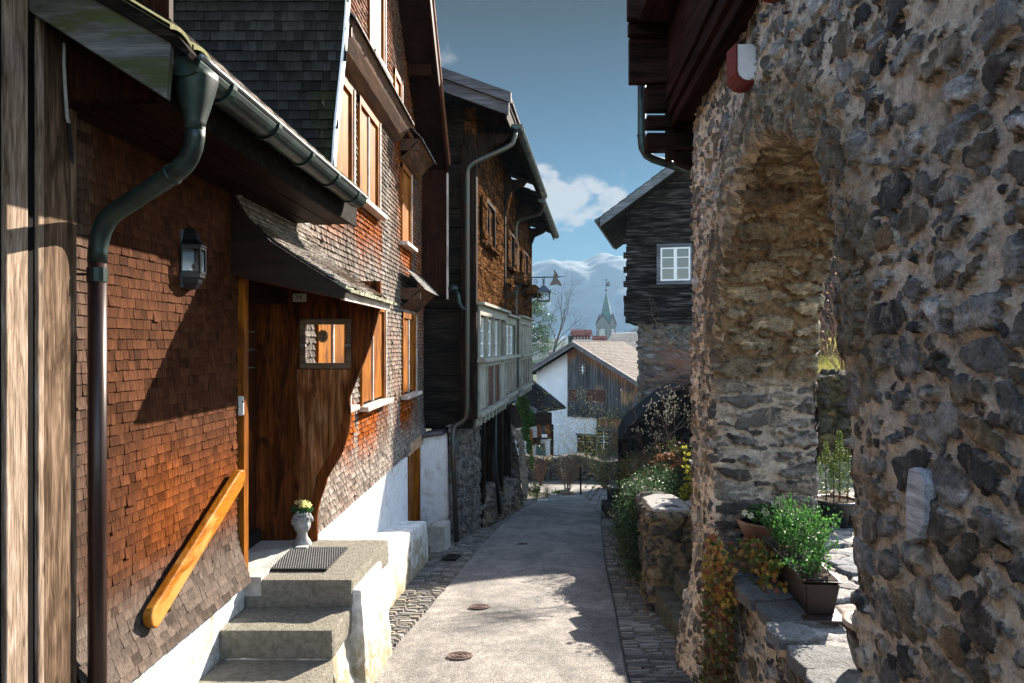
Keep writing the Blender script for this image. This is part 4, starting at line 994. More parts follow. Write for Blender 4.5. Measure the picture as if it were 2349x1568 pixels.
mb = MB(); strip(mb, lambda y: 686 - 4 * math.sin(y / 60), lambda y: min(rx(y) - 22 + 6 * math.sin(y / 45), 806), 848, 1205, 12, -.008, .0079); part(pan, 'heartwood_board', mb, M['streak'] if 'streak' in M else M['panel_pale'])
def pbox(mb, x0, y0, x1, y1, dd, th): 
    a, b = P(x0, y1, PD), P(x1, y0, PD); mb.box(a.x, b.x, PD + dd, PD + dd + th, a.z, b.z)
fw = MB(); pbox(fw, 690, 732, 806, 745, -.03, .05); pbox(fw, 690, 833, 806, 846, -.03, .05); pbox(fw, 690, 745.1, 703, 832.9, -.03, .05); pbox(fw, 795, 745.1, 806, 832.9, -.03, .05)
pf = part(pan, 'little_window', fw, wood('old_frame_wood', ((.07, .045, .028), (.16, .11, .07), (.25, .18, .12)), 'X', .7, 1, .6), bevel=.003)
gl = MB(); pbox(gl, 702, 744, 796, 834, .005, .003); part(pf, 'pane', gl, M['clear'])
for xx in (697, 799):
    m2 = MB(); p = P(xx, 792, PD); m2.tube([p + Vector((-.02, -.04, 0)), p + Vector((.025, -.042, .002))], .005, 6); m2.ball(p + Vector((0, -.042, -.008)), .009, 6); part(pf, 'window_catch', m2, M['rim'])
mb = MB(); p = P(743, 740, PD); mb.ball(p + Vector((0, -.04, 0)), .010, 10); part(pf, 'hook', mb, M['rim'])
# number plate
def text(parent, name, s, size, loc, rot, m, ext=.001, align='CENTER', sx=1):
    cu = bpy.data.curves.new(name, 'FONT'); cu.body = s; cu.size = size; cu.extrude = ext; cu.align_x = align; cu.align_y = 'CENTER'
    tmp = bpy.data.objects.new(name + '_tmp', cu); COL.objects.link(tmp); dg = bpy.context.evaluated_depsgraph_get()
    me = bpy.data.meshes.new_from_object(tmp.evaluated_get(dg)); bpy.data.objects.remove(tmp)
    mt = Matrix.Translation(Vector(loc) - world_loc(parent)) @ rot.to_4x4() @ Matrix.Diagonal((sx, 1, 1, 1)); me.transform(mt); me.materials.clear(); me.materials.append(m)
    o = bpy.data.objects.new(name, me); COL.objects.link(o); o.parent = parent; return o
RX = Matrix.Rotation(RAD(90), 3, 'X')
mb = MB(); a, b = P(667, 693, PD), P(704, 674, PD); mb.box(a.x, b.x, PD - .012, PD - .004, a.z, b.z); np_ = part(HA, 'number_plate', mb, plain('plate_enamel', (.50, .46, .38), .4, .4, scale=20), bevel=.004)
text(np_, 'number', '34', .052, P(685.5, 683.5, PD) + Vector((0, -.0135, 0)), RX, M['iron'])
# handrail
t = Vector((0, .90, .45)).normalized()
mb = MB(); w = .056; L = .53; pts = []
for k in range(9): a = math.pi * k / 8; pts.append((-L - w * .75 * math.sin(a), w * math.cos(a)))
pts += [(L - .02, -w), (L + .045, -w * .3), (L + .04, w * .45), (L - .01, w)]
mid = (3.68, -1.045)
mb.prism([A(mid[0] + a * .894 - b * .447, .035, mid[1] + a * .447 + b * .894) for a, b in pts], (.045, 0, 0)); hr = part(HA, 'handrail', mb, M['amber'], bevel=.008)
for q in (-.42, .42):
    p = A(mid[0] + q * .894 + .03, .04, mid[1] + q * .447 - .05); mb = MB(); mb.tube([p + Vector((.02, 0, .02)), p + Vector((.02, .03, -.03)), p + Vector((-.02, .03, -.045)), p + Vector((-.045, .01, -.03))], .006, 6); part(hr, 'rail_bracket', mb, plain('old_brass', (.22, .15, .06), .4, .5, .6))
# old electric conduit under the eave
mb = MB(); pts = [P(x, y, 2.60) for x, y in ((148, 100), (147, 150), (150, 210), (154, 270), (158, 284))]; mb.tube(pts, .0065, 8); cd = part(HA, 'conduit', mb, M['concrete_light'], smooth=True)
mb = MB()
pts = [P(158 + 6 * t_, 284 + 78 * t_, 2.60) for t_ in np.linspace(0, 1, 30)]; mb.tube(pts, [.010 if i % 2 else .0075 for i in range(30)], 8); mb.tube([pts[-1], P(168, 378, 2.60)], [.009, .001], 8); part(cd, 'corrugated_sleeve', mb, M['iron'])

# barn boards nearest the camera
BN = thing('board_barn', 'weathered vertical barn boards at the left edge of the picture', 'barn', A(2.3, 0, -1))
def vb(a, b, o, m, u0=-2.2, u1=1.5): mb = MB(); mb.mbox(A, a, b, -.03 + 0, o, u0, u1); part(BN, 'board_or_gap_shade', mb, m, bevel=.004)
vb(2.508, 2.69, .05, M['board2']); vb(2.474, 2.505, .055, M['board']); vb(2.427, 2.472, .044, M['dark']); vb(2.325, 2.424, .055, M['board']); vb(2.288, 2.322, .04, M['dark']); vb(2.10, 2.285, .05, M['board2']); vb(1.9, 2.06, .045, M['board2']); vb(1.67, 1.87, .05, M['board'])  # black strips between the boards stand in for shaded gaps
rnd = random.Random(3); dd = 1.66
while dd > -6:
    w_ = rnd.uniform(.22, .36); vb(dd - w_ + .03, dd, rnd.uniform(.03, .055), M['board'] if rnd.random() < .6 else M['board2']); dd -= w_
mb = MB(); mb.mbox(A, -6.2, 2.72, -.3, -.032, -2.3, 2.6); part(BN, 'core_wall', mb, M['dark'])
mb = MB(); mb.mbox(A, -6.3, 1.86, -.3, .74, 1.05, 1.11); mb.mbox(A, -6.3, 1.84, .68, .76, 1.0, 1.049); mb.mbox(A, 1.861, 2.43, -.3, .34, 1.32, 1.38); part(BN, 'eave', mb, M['log'])

# lantern on the wall
LT = thing('wall_lantern', 'dark metal wall lantern with glass sides on the brown shingles', 'wall lantern', A(3.63, .0, .45))
fp = [(3.555, .012), (3.585, .098), (3.66, .09), (3.71, .012)]
def ringp(k, u, cd_=3.635): return [A(cd_ + (d - cd_) * k, .012 + (o - .012) * k, u) for d, o in fp]
def loft(mb, rings):
    n = len(rings[0]); vs = [p for r in rings for p in r]; fs = [(i * n + k, i * n + (k + 1) % n, (i + 1) * n + (k + 1) % n, (i + 1) * n + k) for i in range(len(rings) - 1) for k in range(n)]
    fs += [tuple(range(n - 1, -1, -1)), tuple(range((len(rings) - 1) * n, len(rings) * n))]; mb.add(vs, fs)
mb = MB(); loft(mb, [ringp(.05, .285), ringp(.55, .295), ringp(.8, .325), ringp(.86, .352), ringp(.98, .352), ringp(.98, .372)]); part(LT, 'lantern_base', mb, M['lampmetal'])
mb = MB(); loft(mb, [ringp(1.08, .512), ringp(1.1, .522), ringp(.95, .532), ringp(.72, .555), ringp(.60, .585), ringp(.45, .61), ringp(.1, .622)]); part(LT, 'lantern_roof', mb, M['lampmetal'])
mb = MB()
for i in range(4):
    p0, p1 = ringp(.97, .372)[i], ringp(.97, .514)[i]; mb.tube([p0, p1], .008, 6)
for u in (.378, .508):
    r = ringp(.97, u)
    for a, b in zip(r, r[1:]): mb.beam(a, b, .008, .014)
part(LT, 'lantern_frame', mb, M['lampmetal'])
mb = MB(); r0, r1 = ringp(.93, .375), ringp(.93, .512)
for i in range(3): mb.add([r0[i], r0[i + 1], r1[i + 1], r1[i]], [(0, 1, 2, 3)])
part(LT, 'lantern_glass', mb, M['clear'])
mb = MB(); p = A(3.64, .05, .41); mb.ball(p, .024, 10, sq=(1, 1, 1.15)); mb.tube([p - Vector((0, 0, .035)), p - Vector((0, 0, .02))], .012, 8); part(LT, 'bulb', mb, M['clear'], smooth=True)
mb = MB(); mb.mbox(A, 3.56, 3.71, .001, .011, .30, .60); part(LT, 'back_plate', mb, plain('lamp_backplate', (.16, .22, .27), .3, .5, .4))

# steps, landing and low wall
ST = thing('entrance_steps', 'old concrete steps and landing with a white plastered side', 'steps', (-1.35, 4.4, -.9))
def rb(parent, name, c, m, res=.03, amp=.006, seed=1, rn=.02, **k): mb = MB(); rough_box(mb, c, res, amp, seed, rn); return part(parent, name, mb, m, smooth=True, **k)
hx = lambda x0, x1, xt0, xt1, y0, y1, z0, z1: [(x0, y0, z0), (x1, y0, z0), (x0, y1, z0), (x1, y1, z0), (xt0, y0, z1), (xt1, y0, z1), (xt0, y1, z1), (xt1, y1, z1)]
def land(x0, xa, xb, y0, y1, z0, z1): return [(x0, y0, z0), (xa, y0, z0), (x0, y1, z0), (xb, y1, z0), (x0, y0, z1), (xa, y0, z1), (x0, y1, z1), (xb, y1, z1)]
rb(ST, 'landing', land(-1.72, -1.02, -.945, 4.34, 5.24, -.075, EYE - 1.5), M['concrete'], .018, .006, 1)
rb(ST, 'step', land(-1.73, -1.045, -1.02, 3.985, 4.36, -.24, EYE - 1.672), M['concrete'], .018, .006, 2)
rb(ST, 'step', land(-1.75, -1.06, -1.04, 3.60, 4.0, -.41, EYE - 1.845), M['concrete'], .018, .006, 3)
rb(ST, 'step', land(-1.77, -1.07, -1.05, 3.2, 3.62, -.6, EYE - 2.02), M['concrete'], .025, .006, 4)
rb(ST, 'plaster_side', hx(-1.68, -.90, -1.68, -.965, 4.37, 5.22, -1.0, EYE - 1.575), M['plaster_old'], .02, .012, 5, .03)
rb(ST, 'plaster_side', hx(-1.68, -.93, -1.68, -1.07, 3.99, 4.39, -.95, EYE - 1.73), M['plaster_old'], .02, .010, 6, .03)
rb(ST, 'plaster_side', hx(-1.68, -.97, -1.68, -1.09, 3.61, 4.0, -.9, EYE - 1.90), M['plaster_old'], .02, .010, 7, .03)
rb(ST, 'plaster_side', hx(-1.68, -1.0, -1.68, -1.10, 3.21, 3.62, -.85, EYE - 2.08), M['plaster_old'], .03, .010, 8, .03)
LWl = thing('low_plaster_wall', 'low rough white plastered bench wall along the house beyond the steps', 'low wall', (-1.4, 7.4, -1.1))
rb(LWl, 'wall', [(-1.72, 5.26, -1.2), (-1.21, 5.26, -1.2), (-1.60, 9.55, -1.7), (-1.15, 9.55, -1.7), (-1.72, 5.26, EYE - 1.74), (-1.25, 5.26, EYE - 1.74), (-1.60, 9.55, EYE - 2.47), (-1.19, 9.55, EYE - 2.47)], M['plaster_old'], .035, .022, 12, .06)
mb = MB(); mb.box(-1.196, -1.18, 6.25, 6.85, gz(6.5) + .04, EYE - 2.06); part(LWl, 'access_panel', mb, plain('pale_panel', (.42, .46, .48), .5, .4, scale=8))
rb(tag(thing('concrete_block', 'grey concrete block at the foot of the white wall beside the drainpipe', 'concrete block', (-1.12, 10.6, gz(10.6))), None), 'block', [(-1.25, 10.42, -1.66), (-1.02, 10.42, -1.66), (-1.2, 10.86, -1.7), (-.97, 10.86, -1.7), (-1.24, 10.42, EYE - 2.78), (-1.03, 10.42, EYE - 2.78), (-1.19, 10.86, EYE - 2.80), (-.98, 10.86, EYE - 2.80)], M['concrete_light'], .03, .004, 13, .015)

mb = MB(); random.seed(61)
for i in range(900):
    y = random.uniform(4.0, 10.4); x = LW(y) + random.uniform(-.01, .03) if y > 5.3 else random.uniform(-.93, -.88); z = gz(y) + random.uniform(0, .03)
    if float(vn(np.array([y * 4.]), np.array([1.]), s=3)[0]) < .1: continue
    mb.leaf((x, y, z), random.uniform(.012, .03), random.choice([(.07, .10, .02), (.12, .13, .03)]), .4)
tag(mb.build('wall_foot_moss', M['leaf']), kind='stuff')
# doormat
DM = thing('doormat', 'black rubber doormat with studs on the landing', 'doormat', (-1.43, 4.75, EYE - 1.5))
mb = MB(); c = [(-1.655, 4.50), (-1.22, 4.50), (-1.196, 4.99), (-1.632, 4.99)]
z = EYE - 1.494
mb.prism([(x, y, z) for x, y in c], (0, 0, .012)); base = part(DM, 'base', mb, M['rubber'], bevel=.003)
mb = MB()
for i in range(26):
    for j in range(18):
        s_, t_ = (i + .5 + .5 * (j % 2)) / 27, (j + .5) / 18
        x = (c[0][0] * (1 - s_) + c[1][0] * s_) * (1 - t_) + (c[3][0] * (1 - s_) + c[2][0] * s_) * t_; y = 4.505 + .48 * t_
        r = .0052; mb.add([(x - r, y - r, z + .012), (x + r, y - r, z + .012), (x + r, y + r, z + .012), (x - r, y + r, z + .012), (x, y, z + .021)], [(0, 1, 4), (1, 2, 4), (2, 3, 4), (3, 0, 4)])
tag(part(DM, 'studs', mb, plain('pale_glint_studs', (.22, .22, .21), .35, .5)), kind='stuff')  # studs coloured pale to imitate glints on the black rubber
# bust planter with primroses
BU = thing('bust_planter', 'grey bust planter with pale yellow primroses by the porch panel', 'planter', (-1.555, 5.06, EYE - 1.5))
bx, by, bz = -1.555, 5.06, EYE - 1.5
mb = MB()
mb.lathe((bx, by, bz), [(.066, 0), (.07, .02), (.06, .045), (.042, .07), (.036, .095), (.04, .12)], 16, sx=1, sy=.9)
n = 26; m_ = 18; V_ = []
for i in range(m_ + 1):
    ph = math.pi * i / m_
    for k in range(n):
        th = 2 * math.pi * k / n; x, y, zz = math.sin(ph) * math.cos(th), math.sin(ph) * math.sin(th), -math.cos(ph)
        f = Vector((.75, -.66, 0)); fx = x * f.x + y * f.y; lx = -x * f.y + y * f.x
        r = 1.0; face = max(0, fx)
        r += .26 * math.exp(-((lx / .16) ** 2 + ((zz + .12) / .2) ** 2)) * face      # nose
        r -= .16 * (math.exp(-(((abs(lx) - .3) / .15) ** 2 + ((zz - .12) / .12) ** 2))) * face   # eyes
        r += .05 * math.exp(-((lx / .25) ** 2 + ((zz + .45) / .1) ** 2)) * face      # mouth
        r += .07 * math.exp(-((lx / .2) ** 2 + ((zz + .75) / .15) ** 2)) * face      # chin
        hair = max(0, min(1, (zz - .28 + .9 * (-fx if fx < .2 else 0)) * 4)); r += hair * (.20 + .12 * math.sin(9 * th + 5 * zz) * math.sin(11 * zz + 3 * th))
        V_.append((bx + .062 * x * r, by + .062 * y * r, bz + .172 + .082 * zz * (1 + .2 * (r - 1)) - (.03 if zz > .85 else 0)))
mb.add(V_, [(i * n + k, i * n + (k + 1) % n, (i + 1) * n + (k + 1) % n, (i + 1) * n + k) for i in range(m_) for k in range(n)])
for i in range(70):
    a_1 = random.uniform(0, 6.28); e_1 = random.uniform(.15, .95); dv = Vector((math.cos(a_1), math.sin(a_1), 0)); 
    if dv.x * .75 - dv.y * .66 > .55 and e_1 < .45: continue
    rr = .066 * math.cos(e_1 * .9); mb.ball((bx + dv.x * rr * 1.08, by + dv.y * rr * 1.08, bz + .172 + .08 * e_1 * .95), random.uniform(.009, .016), 6)
part(BU, 'bust', mb, M['statue'], smooth=True)
mb = MB(); mb.lathe((bx, by, bz + .215), [(.035, 0), (.046, .055), (.042, .055), (.03, .05)], 16); part(BU, 'flower_pot', mb, M['white'], smooth=True)
def leafcloud(mb, n, fn, size, cols, asp=.6, jit=.35):
    for i in range(n):
        c = random.choice(cols); g = random.uniform(1 - jit, 1 + jit); mb.leaf(fn(), size * random.uniform(.6, 1.3), sc(c, g), asp)
def blob(c, r): 
    def f():
        v = Vector((random.gauss(0, 1), random.gauss(0, 1), random.gauss(0, 1))).normalized() * (random.random() ** .4); return Vector((c[0] + v.x * r[0], c[1] + v.y * r[1], c[2] + v.z * r[2]))
    return f
mb = MB(); leafcloud(mb, 90, blob((bx, by, bz + .275), (.085, .07, .022)), .05, [(.03, .09, .02), (.05, .13, .03)]); part(BU, 'primrose_leaves', mb, M['leaf'])
mb = MB()
for i in range(13):
    c = Vector((bx + random.uniform(-.055, .065), by + random.uniform(-.05, .04), bz + .30 + random.uniform(0, .045)))
    for k in range(5):
        a = 2 * math.pi * k / 5; p = c + Vector((math.cos(a) * .011, -.008, math.sin(a) * .011)); q = Vector((math.cos(a + .5), -.1, math.sin(a + .5))) * .013; s_ = Vector((math.cos(a - .5), -.1, math.sin(a - .5))) * .013
        mb.add([c, c + q, c + (q + s_) * .95, c + s_], [(0, 1, 2), (0, 2, 3)], (.78, .72, .30))
    mb.ball(c + Vector((0, -.003, 0)), .004, 6, (.75, .5, .03))
part(BU, 'primrose_flowers', mb, M['leaf'])
mb = MB(); rough_box(mb, c8(bx - .02, bx + .07, by - .12, by - .055, bz, bz + .03), .01, .006, 20, .012); tag(mb.build('loose_stone', M['stone'] if False else M['statue'], smooth=True), 'small flat stone lying in front of the bust planter', 'stone')
# wooden disc hanging in the little window
WD = thing('hanging_wood_disc', 'wood slice with dark lettering hanging in the porch window on red string', 'wooden ornament', P(743, 772, PD) + Vector((0, -.06, 0)))
pc = P(743.5, 772, PD) + Vector((0, -.055, 0)); n = 20; r = .042
mb = MB(); mb.prism([pc + Vector((r * .88 * math.cos(2 * math.pi * k / n), 0, r * 1.12 * math.sin(2 * math.pi * k / n))) for k in range(n)], (.006, .014, 0)); wd = part(WD, 'wood_slice', mb, wood('slice_wood', ((.16, .09, .04), (.30, .19, .09), (.36, .24, .13)), 'Z', .6), bevel=.002)
for s_, dz, sz in (('Schön', .016, .026), ('Dich', -.016, .028)): text(wd, 'lettering', s_, sz, pc + Vector((.0, -.0015, dz)), RX, M['iron'], .0005)
mb = MB(); mb.tube([pc + Vector((0, 0, r * 1.1)), P(743, 741, PD) + Vector((0, -.05, 0))], .0012, 5); part(WD, 'string', mb, M['red'])
#@@HOUSEB

# ------------------------------------------------------------------ left, further on: dark log house
HB = thing('log_house', 'dark old log house with cream bay windows, green gutters and a stone foot', 'house', Bf(15, 0, -3))
M['stoneB'] = M['stone']
def logs(parent, fn, d0, d1, o0, o1, u0, u1, h, m, seed, name='log_wall'):
    rnd = random.Random(seed); mb = MB(); u = u0
    while u < u1 - .03:
        hh = min(h * rnd.uniform(.8, 1.2), u1 - u); k = rnd.uniform(0, .018); mb.mbox(fn, d0, d1, o0, o1 + k, u + .004, u + hh - .004); u += hh
    return part(parent, name, mb, m, bevel=.008)
# facade pieces between posts
logs(HB, Bf, 11.45, 14.85, -.2, .0, .70, 3.98, .34, M['logY'], 1); logs(HB, Bf, 14.9, 17.0, -.2, -.03, .68, 3.96, .34, M['logY'], 2); logs(HB, Bf, 17.1, 20.3, -.2, .0, .66, 3.78, .34, M['logY'], 3)
mb = MB(); mb.mbox(Bf, 11.6, 20.3, -4.5, -.21, -1.2, 3.8); part(HB, 'core_wall', mb, M['dark'])
for d, w, u0, u1 in ((11.32, .16, -1.25, 3.3), (14.78, .16, -1.1, 3.3), (17.0, .18, -1.1, 3.2), (20.22, .14, -1.1, 3.15)):
    mb = MB(); mb.mbox(Bf, d, d + w, -.22, .035, u0, u1); part(HB, 'post', mb, M['post'], bevel=.01)
mb = MB(); mb.mbox(Bf, 20.365, 20.40, -.2, .05, -1.1, 3.0); part(HB, 'end_board', mb, M['orange'])
# end wall towards the camera
EB = lambda x, y, u: Vector((x, 11.42 - y, EYE + u))
rnd = random.Random(4); mb = MB(); u = -1.42
while u < 3.9:
    hh = .33 * rnd.uniform(.8, 1.25); k = rnd.uniform(0, .02); mb.hexa([EB(x, y, v) for v in (u + .004, u + hh - .004) for y in (-.2, k) for x in (-4.5, -.80 if u > -1.1 else -.66)]); u += hh
part(HB, 'end_log_wall', mb, M['log'], bevel=.01)
mb = MB(); mb.hexa([EB(x, y, v) for v in (-1.10, 3.5) for y in (-.1, .06) for x in (-.79, -.62)]); part(HB, 'corner_post', mb, M['post'], bevel=.015)
mb = MB(); mb.hexa([EB(x, y, v) for v in (-.95, .2) for y in (.025, .05) for x in (-.87, -.83)]); part(HB, 'trim_strip', mb, M['orange'] if False else M['post'])
mb = MB(); mb.prism([EB(-1.30, .05, 2.95), EB(-1.2, .05, 3.05), EB(-.66, .05, 2.2), EB(-.66, .05, 2.0)], (0, .1, 0)); part(HB, 'brace', mb, M['post'])
# cream bay windows
def bay(d0, d1, u0, us, u1, n, red, o=.05):
    fr = MB(); t = .06; w = (d1 - d0) / n
    fr.mbox(Bf, d0, d1, -.02, o, u1 - .16, u1)
    for k in range(n + 1): dd = d0 + w * k; fr.mbox(Bf, dd - (t / 2 if 0 < k < n else 0) - (t if k == n else 0), dd + (t / 2 if 0 < k < n else 0) + (t if k == 0 else 0), -.02, o - .001, us + .02, u1 - .161)
    f = part(HB, 'bay_window', fr, M['cream'])
    c = MB(); c.mbox(Bf, d0 - .08, d1 + .08, -.02, o + .09, u1 + .0, u1 + .05); part(f, 'cornice', c, M['cream'], bevel=.006)
    c = MB(); c.mbox(Bf, d0 - .08, d1 + .08, -.02, o + .10, us - .05, us + .018); part(f, 'sill', c, M['cream'], bevel=.006)
    c = MB(); c.mbox(Bf, d0 - .04, d1 + .04, -.02, o + .05, u0 - .07, u0); part(f, 'bottom_rail', c, M['cream'], bevel=.006)
    for k in range(n):
        a, b = d0 + w * k + t / 2, d0 + w * (k + 1) - t / 2
        g = MB(); g.mbox(Bf, a, b, -.06, -.04, us + .03, u1 - .17); g = part(f, 'glazing', g, M['glass'])
        sa = MB()
        if k < n - 1 or n > 4:
            sa.mbox(Bf, a + .01, a + .05, -.039, -.01, us + .03, u1 - .18); sa.mbox(Bf, b - .05, b - .01, -.039, -.01, us + .03, u1 - .18)
            for q in (0, .33, .66, .96): uu = us + .03 + (u1 - us - .24) * q; sa.mbox(Bf, a + .051, b - .051, -.038, -.012, uu, uu + .035)
            part(g, 'sash', sa, M['white'])
    # panelled breast below
    for k in range(n):
        a, b = d0 + w * k + t / 2, d0 + w * (k + 1) - t / 2
        g = MB(); g.mbox(Bf, a, b, -.02, o - .035, u0 + .03, us - .14); part(f, 'breast_panel', g, M['redpanel'] if k in red else M['cream'] if n == 4 else M['greypanel'])
        if k in red and n == 4:
            g = MB()
            for q in range(5): uu = u0 + .2 + q * .11; g.obox(Bf((a + b) / 2, o - .033, uu), (.002, 0, 0), (.003, .035 if q % 2 else .06, .02), (0, 0, .028))
            part(f, 'painted_ornament', g, plain('ochre_paint', (.28, .17, .07), .6))
    g = MB(); 
    for k in range(n + 1): dd = d0 + w * k; g.mbox(Bf, dd - t * (.5 if 0 < k < n else (0 if k == 0 else 1)), dd + t * (.5 if 0 < k < n else (1 if k == 0 else 0)), -.02, o - .002, u0, us - .14)
    g.mbox(Bf, d0, d1, -.02, o, us - .139, us - .051); part(f, 'breast_frame', g, M['cream'])
    for k in range(int((d1 - d0) / .42) + 1):
        g = MB(); dd = d0 + .05 + .42 * k; g.mbox(Bf, dd, dd + .09, -.02, o + .01, u0 - .22, u0 - .071); part(f, 'dentil_bracket', g, M['cream'], bevel=.01)
bay(11.50, 14.74, -1.16, -.26, .66, 4, (1, 2), .07); bay(14.98, 16.86, -1.14, -.27, .62, 3, (), .02); bay(17.35, 20.2, -1.12, -.27, .68, 5, (1, 2, 3), .07)
# windows with plank shutters
def shut(d0, d1, u0, u1, sw):
    g = MB(); g.mbox(Bf, d0, d1, -.1, -.0, u0, u1); f = part(HB, 'window', g, M['glass'])
    g = MB(); g.mbox(Bf, d0 - .06, d0, -.02, .06, u0, u1 + .06); g.mbox(Bf, d1, d1 + .06, -.02, .06, u0, u1 + .06); g.mbox(Bf, d0, d1, -.02, .06, u1, u1 + .06); g.mbox(Bf, (d0 + d1) / 2 - .03, (d0 + d1) / 2 + .03, -.02, .03, u0, u1); part(f, 'frame', g, M['post'])
    g = MB(); g.mbox(Bf, d0 - .12, d1 + .12, -.02, .14, u0 - .06, u0); part(f, 'sill', g, M['logY'], bevel=.006)
    for a, b in ((d0 - .07 - sw, d0 - .07), (d1 + .07, d1 + .07 + sw)):
        g = MB(); n = 3
        for k in range(n): g.mbox(Bf, a + (b - a) * k / n + .004, a + (b - a) * (k + 1) / n - .004, .04, .065, u0 - .02, u1 + .04)
        s_ = part(f, 'shutter', g, M['logY'])
        for uu in (u0 + .08, u1 - .16): g = MB(); g.mbox(Bf, a + .02, b - .02, .066, .09, uu, uu + .08); part(s_, 'shutter_batten', g, M['logY'])
shut(12.3, 13.2, 1.78, 2.56, .42); shut(15.5, 16.2, 1.74, 2.5, .36); shut(18.2, 19.2, 1.72, 2.45, .42)
def fbox(d0, d1, u, label):
    t = thing('flower_box', label, 'flower box', Bf((d0 + d1) / 2, .2, u), 'wooden flower boxes under the log house windows')
    g = MB(); g.mbox(Bf, d0, d1, .16, .40, u - .16, u - .13); g.mbox(Bf, d0, d1, .37, .40, u - .13, u + .08); g.mbox(Bf, d0, d1, .16, .19, u - .13, u + .08); g.mbox(Bf, d0, d0 + .03, .19, .37, u - .13, u + .08); g.mbox(Bf, d1 - .03, d1, .19, .37, u - .13, u + .08); part(t, 'box', g, M['logY'])
    g = MB(); g.mbox(Bf, d0 + .03, d1 - .03, .19, .37, u - .1, u + .05); part(t, 'soil', g, M['soil'])
    for dd in (d0 + .2, d1 - .2): g = MB(); g.beam(Bf(dd, .02, u - .45), Bf(dd, .34, u - .17), .02, .03); g.beam(Bf(dd, .0, u - .165), Bf(dd, .4, u - .165), .02, .02); part(t, 'iron_bracket', g, M['iron'])
fbox(15.2, 16.5, 1.52, 'empty wooden flower box under the middle shuttered window'); fbox(17.9, 19.5, 1.48, 'empty wooden flower box near the far end of the log house')
# roofs
rf = lambda d, o, k: Bf(d, o, 3.78 + (.70 - o) * .36 + k)
mb = MB(); mb.hexa([rf(d, o, k) for k in (0, .08) for d in (10.75, 16.6) for o in (-5, .64)]); part(HB, 'roof', mb, M['log'])
mb = MB(); mb.hexa([rf(d, o, k - .22) for k in (0, .08) for d in (16.65, 22.0) for o in (-5, .64)]); part(HB, 'roof', mb, M['log'])
mb = MB(); mb.hexa([rf(d, o, k) for k in (-.20, .015) for d in (10.70, 10.748) for o in (-5, .66)]); part(HB, 'bargeboard', mb, wood('grey_barge_wood', ((.03, .032, .038), (.075, .078, .09), (.12, .125, .14)), 'X', .7, .8, .6))
mb = MB(); mb.hexa([rf(d, o, k) for k in (-.01, .15) for d in (10.64, 10.699) for o in (-5, .70)]); part(HB, 'bargeboard', mb, wood('grey_barge_wood_upper', ((.03, .032, .038), (.075, .078, .09), (.12, .125, .14)), 'X', .7, .8, .6))
def tiles(parent, posf, a0, a1, s0, s1, w, row, c, seed, name='roof_tiles'):
    rnd = random.Random(seed); mb = MB(); s = s0
    while s < s1:
        a = a0 - (rnd.random() * w)
        while a < a1:
            x0, x1 = max(a, a0) + .004, min(a + w, a1) - .004; a += w
            if x1 - x0 < .02: continue
            g = rnd.uniform(.6, 1.35); j = rnd.uniform(-.008, .008); cc = sc(c[0] if rnd.random() < .7 else c[1], g)
            p = [posf(x0, s + j, .035), posf(x1, s + j, .035), posf(x1, s + row * 1.1, .01), posf(x0, s + row * 1.1, .01), posf(x0, s + j, .0), posf(x1, s + j, .0)]
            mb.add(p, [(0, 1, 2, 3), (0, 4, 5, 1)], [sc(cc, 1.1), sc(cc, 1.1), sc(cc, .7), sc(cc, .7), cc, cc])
        s += row
    return part(parent, name, mb, M['tilebrown'])
tiles(HB, lambda a, s, k: rf(a, .68 - s, .085 + k), 10.66, 16.6, 0, 2.2, .2, .3, ((.10, .06, .045), (.06, .05, .045)), 3)
tiles(HB, lambda a, s, k: rf(a, .68 - s, -.135 + k), 16.65, 22.0, 0, 2.2, .2, .3, ((.10, .06, .045), (.06, .05, .045)), 4)
for d0, d1, dz in ((10.78, 16.5, 0), (16.7, 21.95, -.22)):
    mb = MB(); mb.mbox(Bf, d0, d1, .585, .62, 3.56 + dz, 3.79 + dz); part(HB, 'fascia', mb, M['log'])
    for k in range(int((d1 - d0) / .75)):
        dd = d0 + .2 + .75 * k; g = MB(); g.hexa([rf(d, o, kk + dz) for kk in (-.14, -.003) for d in (dd, dd + .1) for o in (-.3, .58)]); part(HB, 'rafter', g, M['post'])
gutter(HB, Bf, 11.35, 16.8, .70, 3.66, 3.64, .085, brk=9); gutter(HB, Bf, 16.35 - .3, 21.6, .70, 3.42, 3.42, .085, brk=10)
for dd, u in ((11.5, 3.0), (14.7, 3.0), (17.0, 2.9), (20.0, 2.85)):
    g = MB(); g.prism([Bf(dd, .02, u + .55), Bf(dd, .55, u + .55), Bf(dd, .45, u + .42), Bf(dd, .18, u + .30), Bf(dd, .06, u), Bf(dd, .02, u)], (0, .14, 0)); part(HB, 'eave_bracket', g, M['post'], bevel=.01)
def pipe(parent, segs, r, m='pipe'):
    mb = MB(); mb.tube(segs, r, 10); return part(parent, 'downpipe', mb, M[m], smooth=True)
p = [P(1182, 297, 11.45), P(1181, 312, 11.45), P(1175, 330, 11.42), P(1160, 340, 11.35), P(1090, 372, 11.2), P(1076, 382, 11.2), P(1071.5, 396, 11.2), P(1071.5, 935, 11.2), P(1069, 958, 11.2), P(1058, 970, 11.2), P(1046, 975, 11.2), P(1039, 985, 11.15), P(1038, 1002, 11.1), P(1047, 1244, 10.95)]
pipe(HB, p, .042, 'pipe_old')
p = [P(1247, 468, 16.6), P(1245, 482, 16.7), P(1235, 492, 16.8), P(1195, 503, 17.0), P(1186, 510, 17.0), P(1183.5, 525, 17.0), P(1183.5, 905, 17.0), P(1179, 920, 17.0), P(1170, 925, 16.9)]
pipe(HB, p, .045, 'pipe_old')
p = [P(1135, 925, 14.2), P(1136, 1060, 14.2), P(1147, 1180, 13.9)]
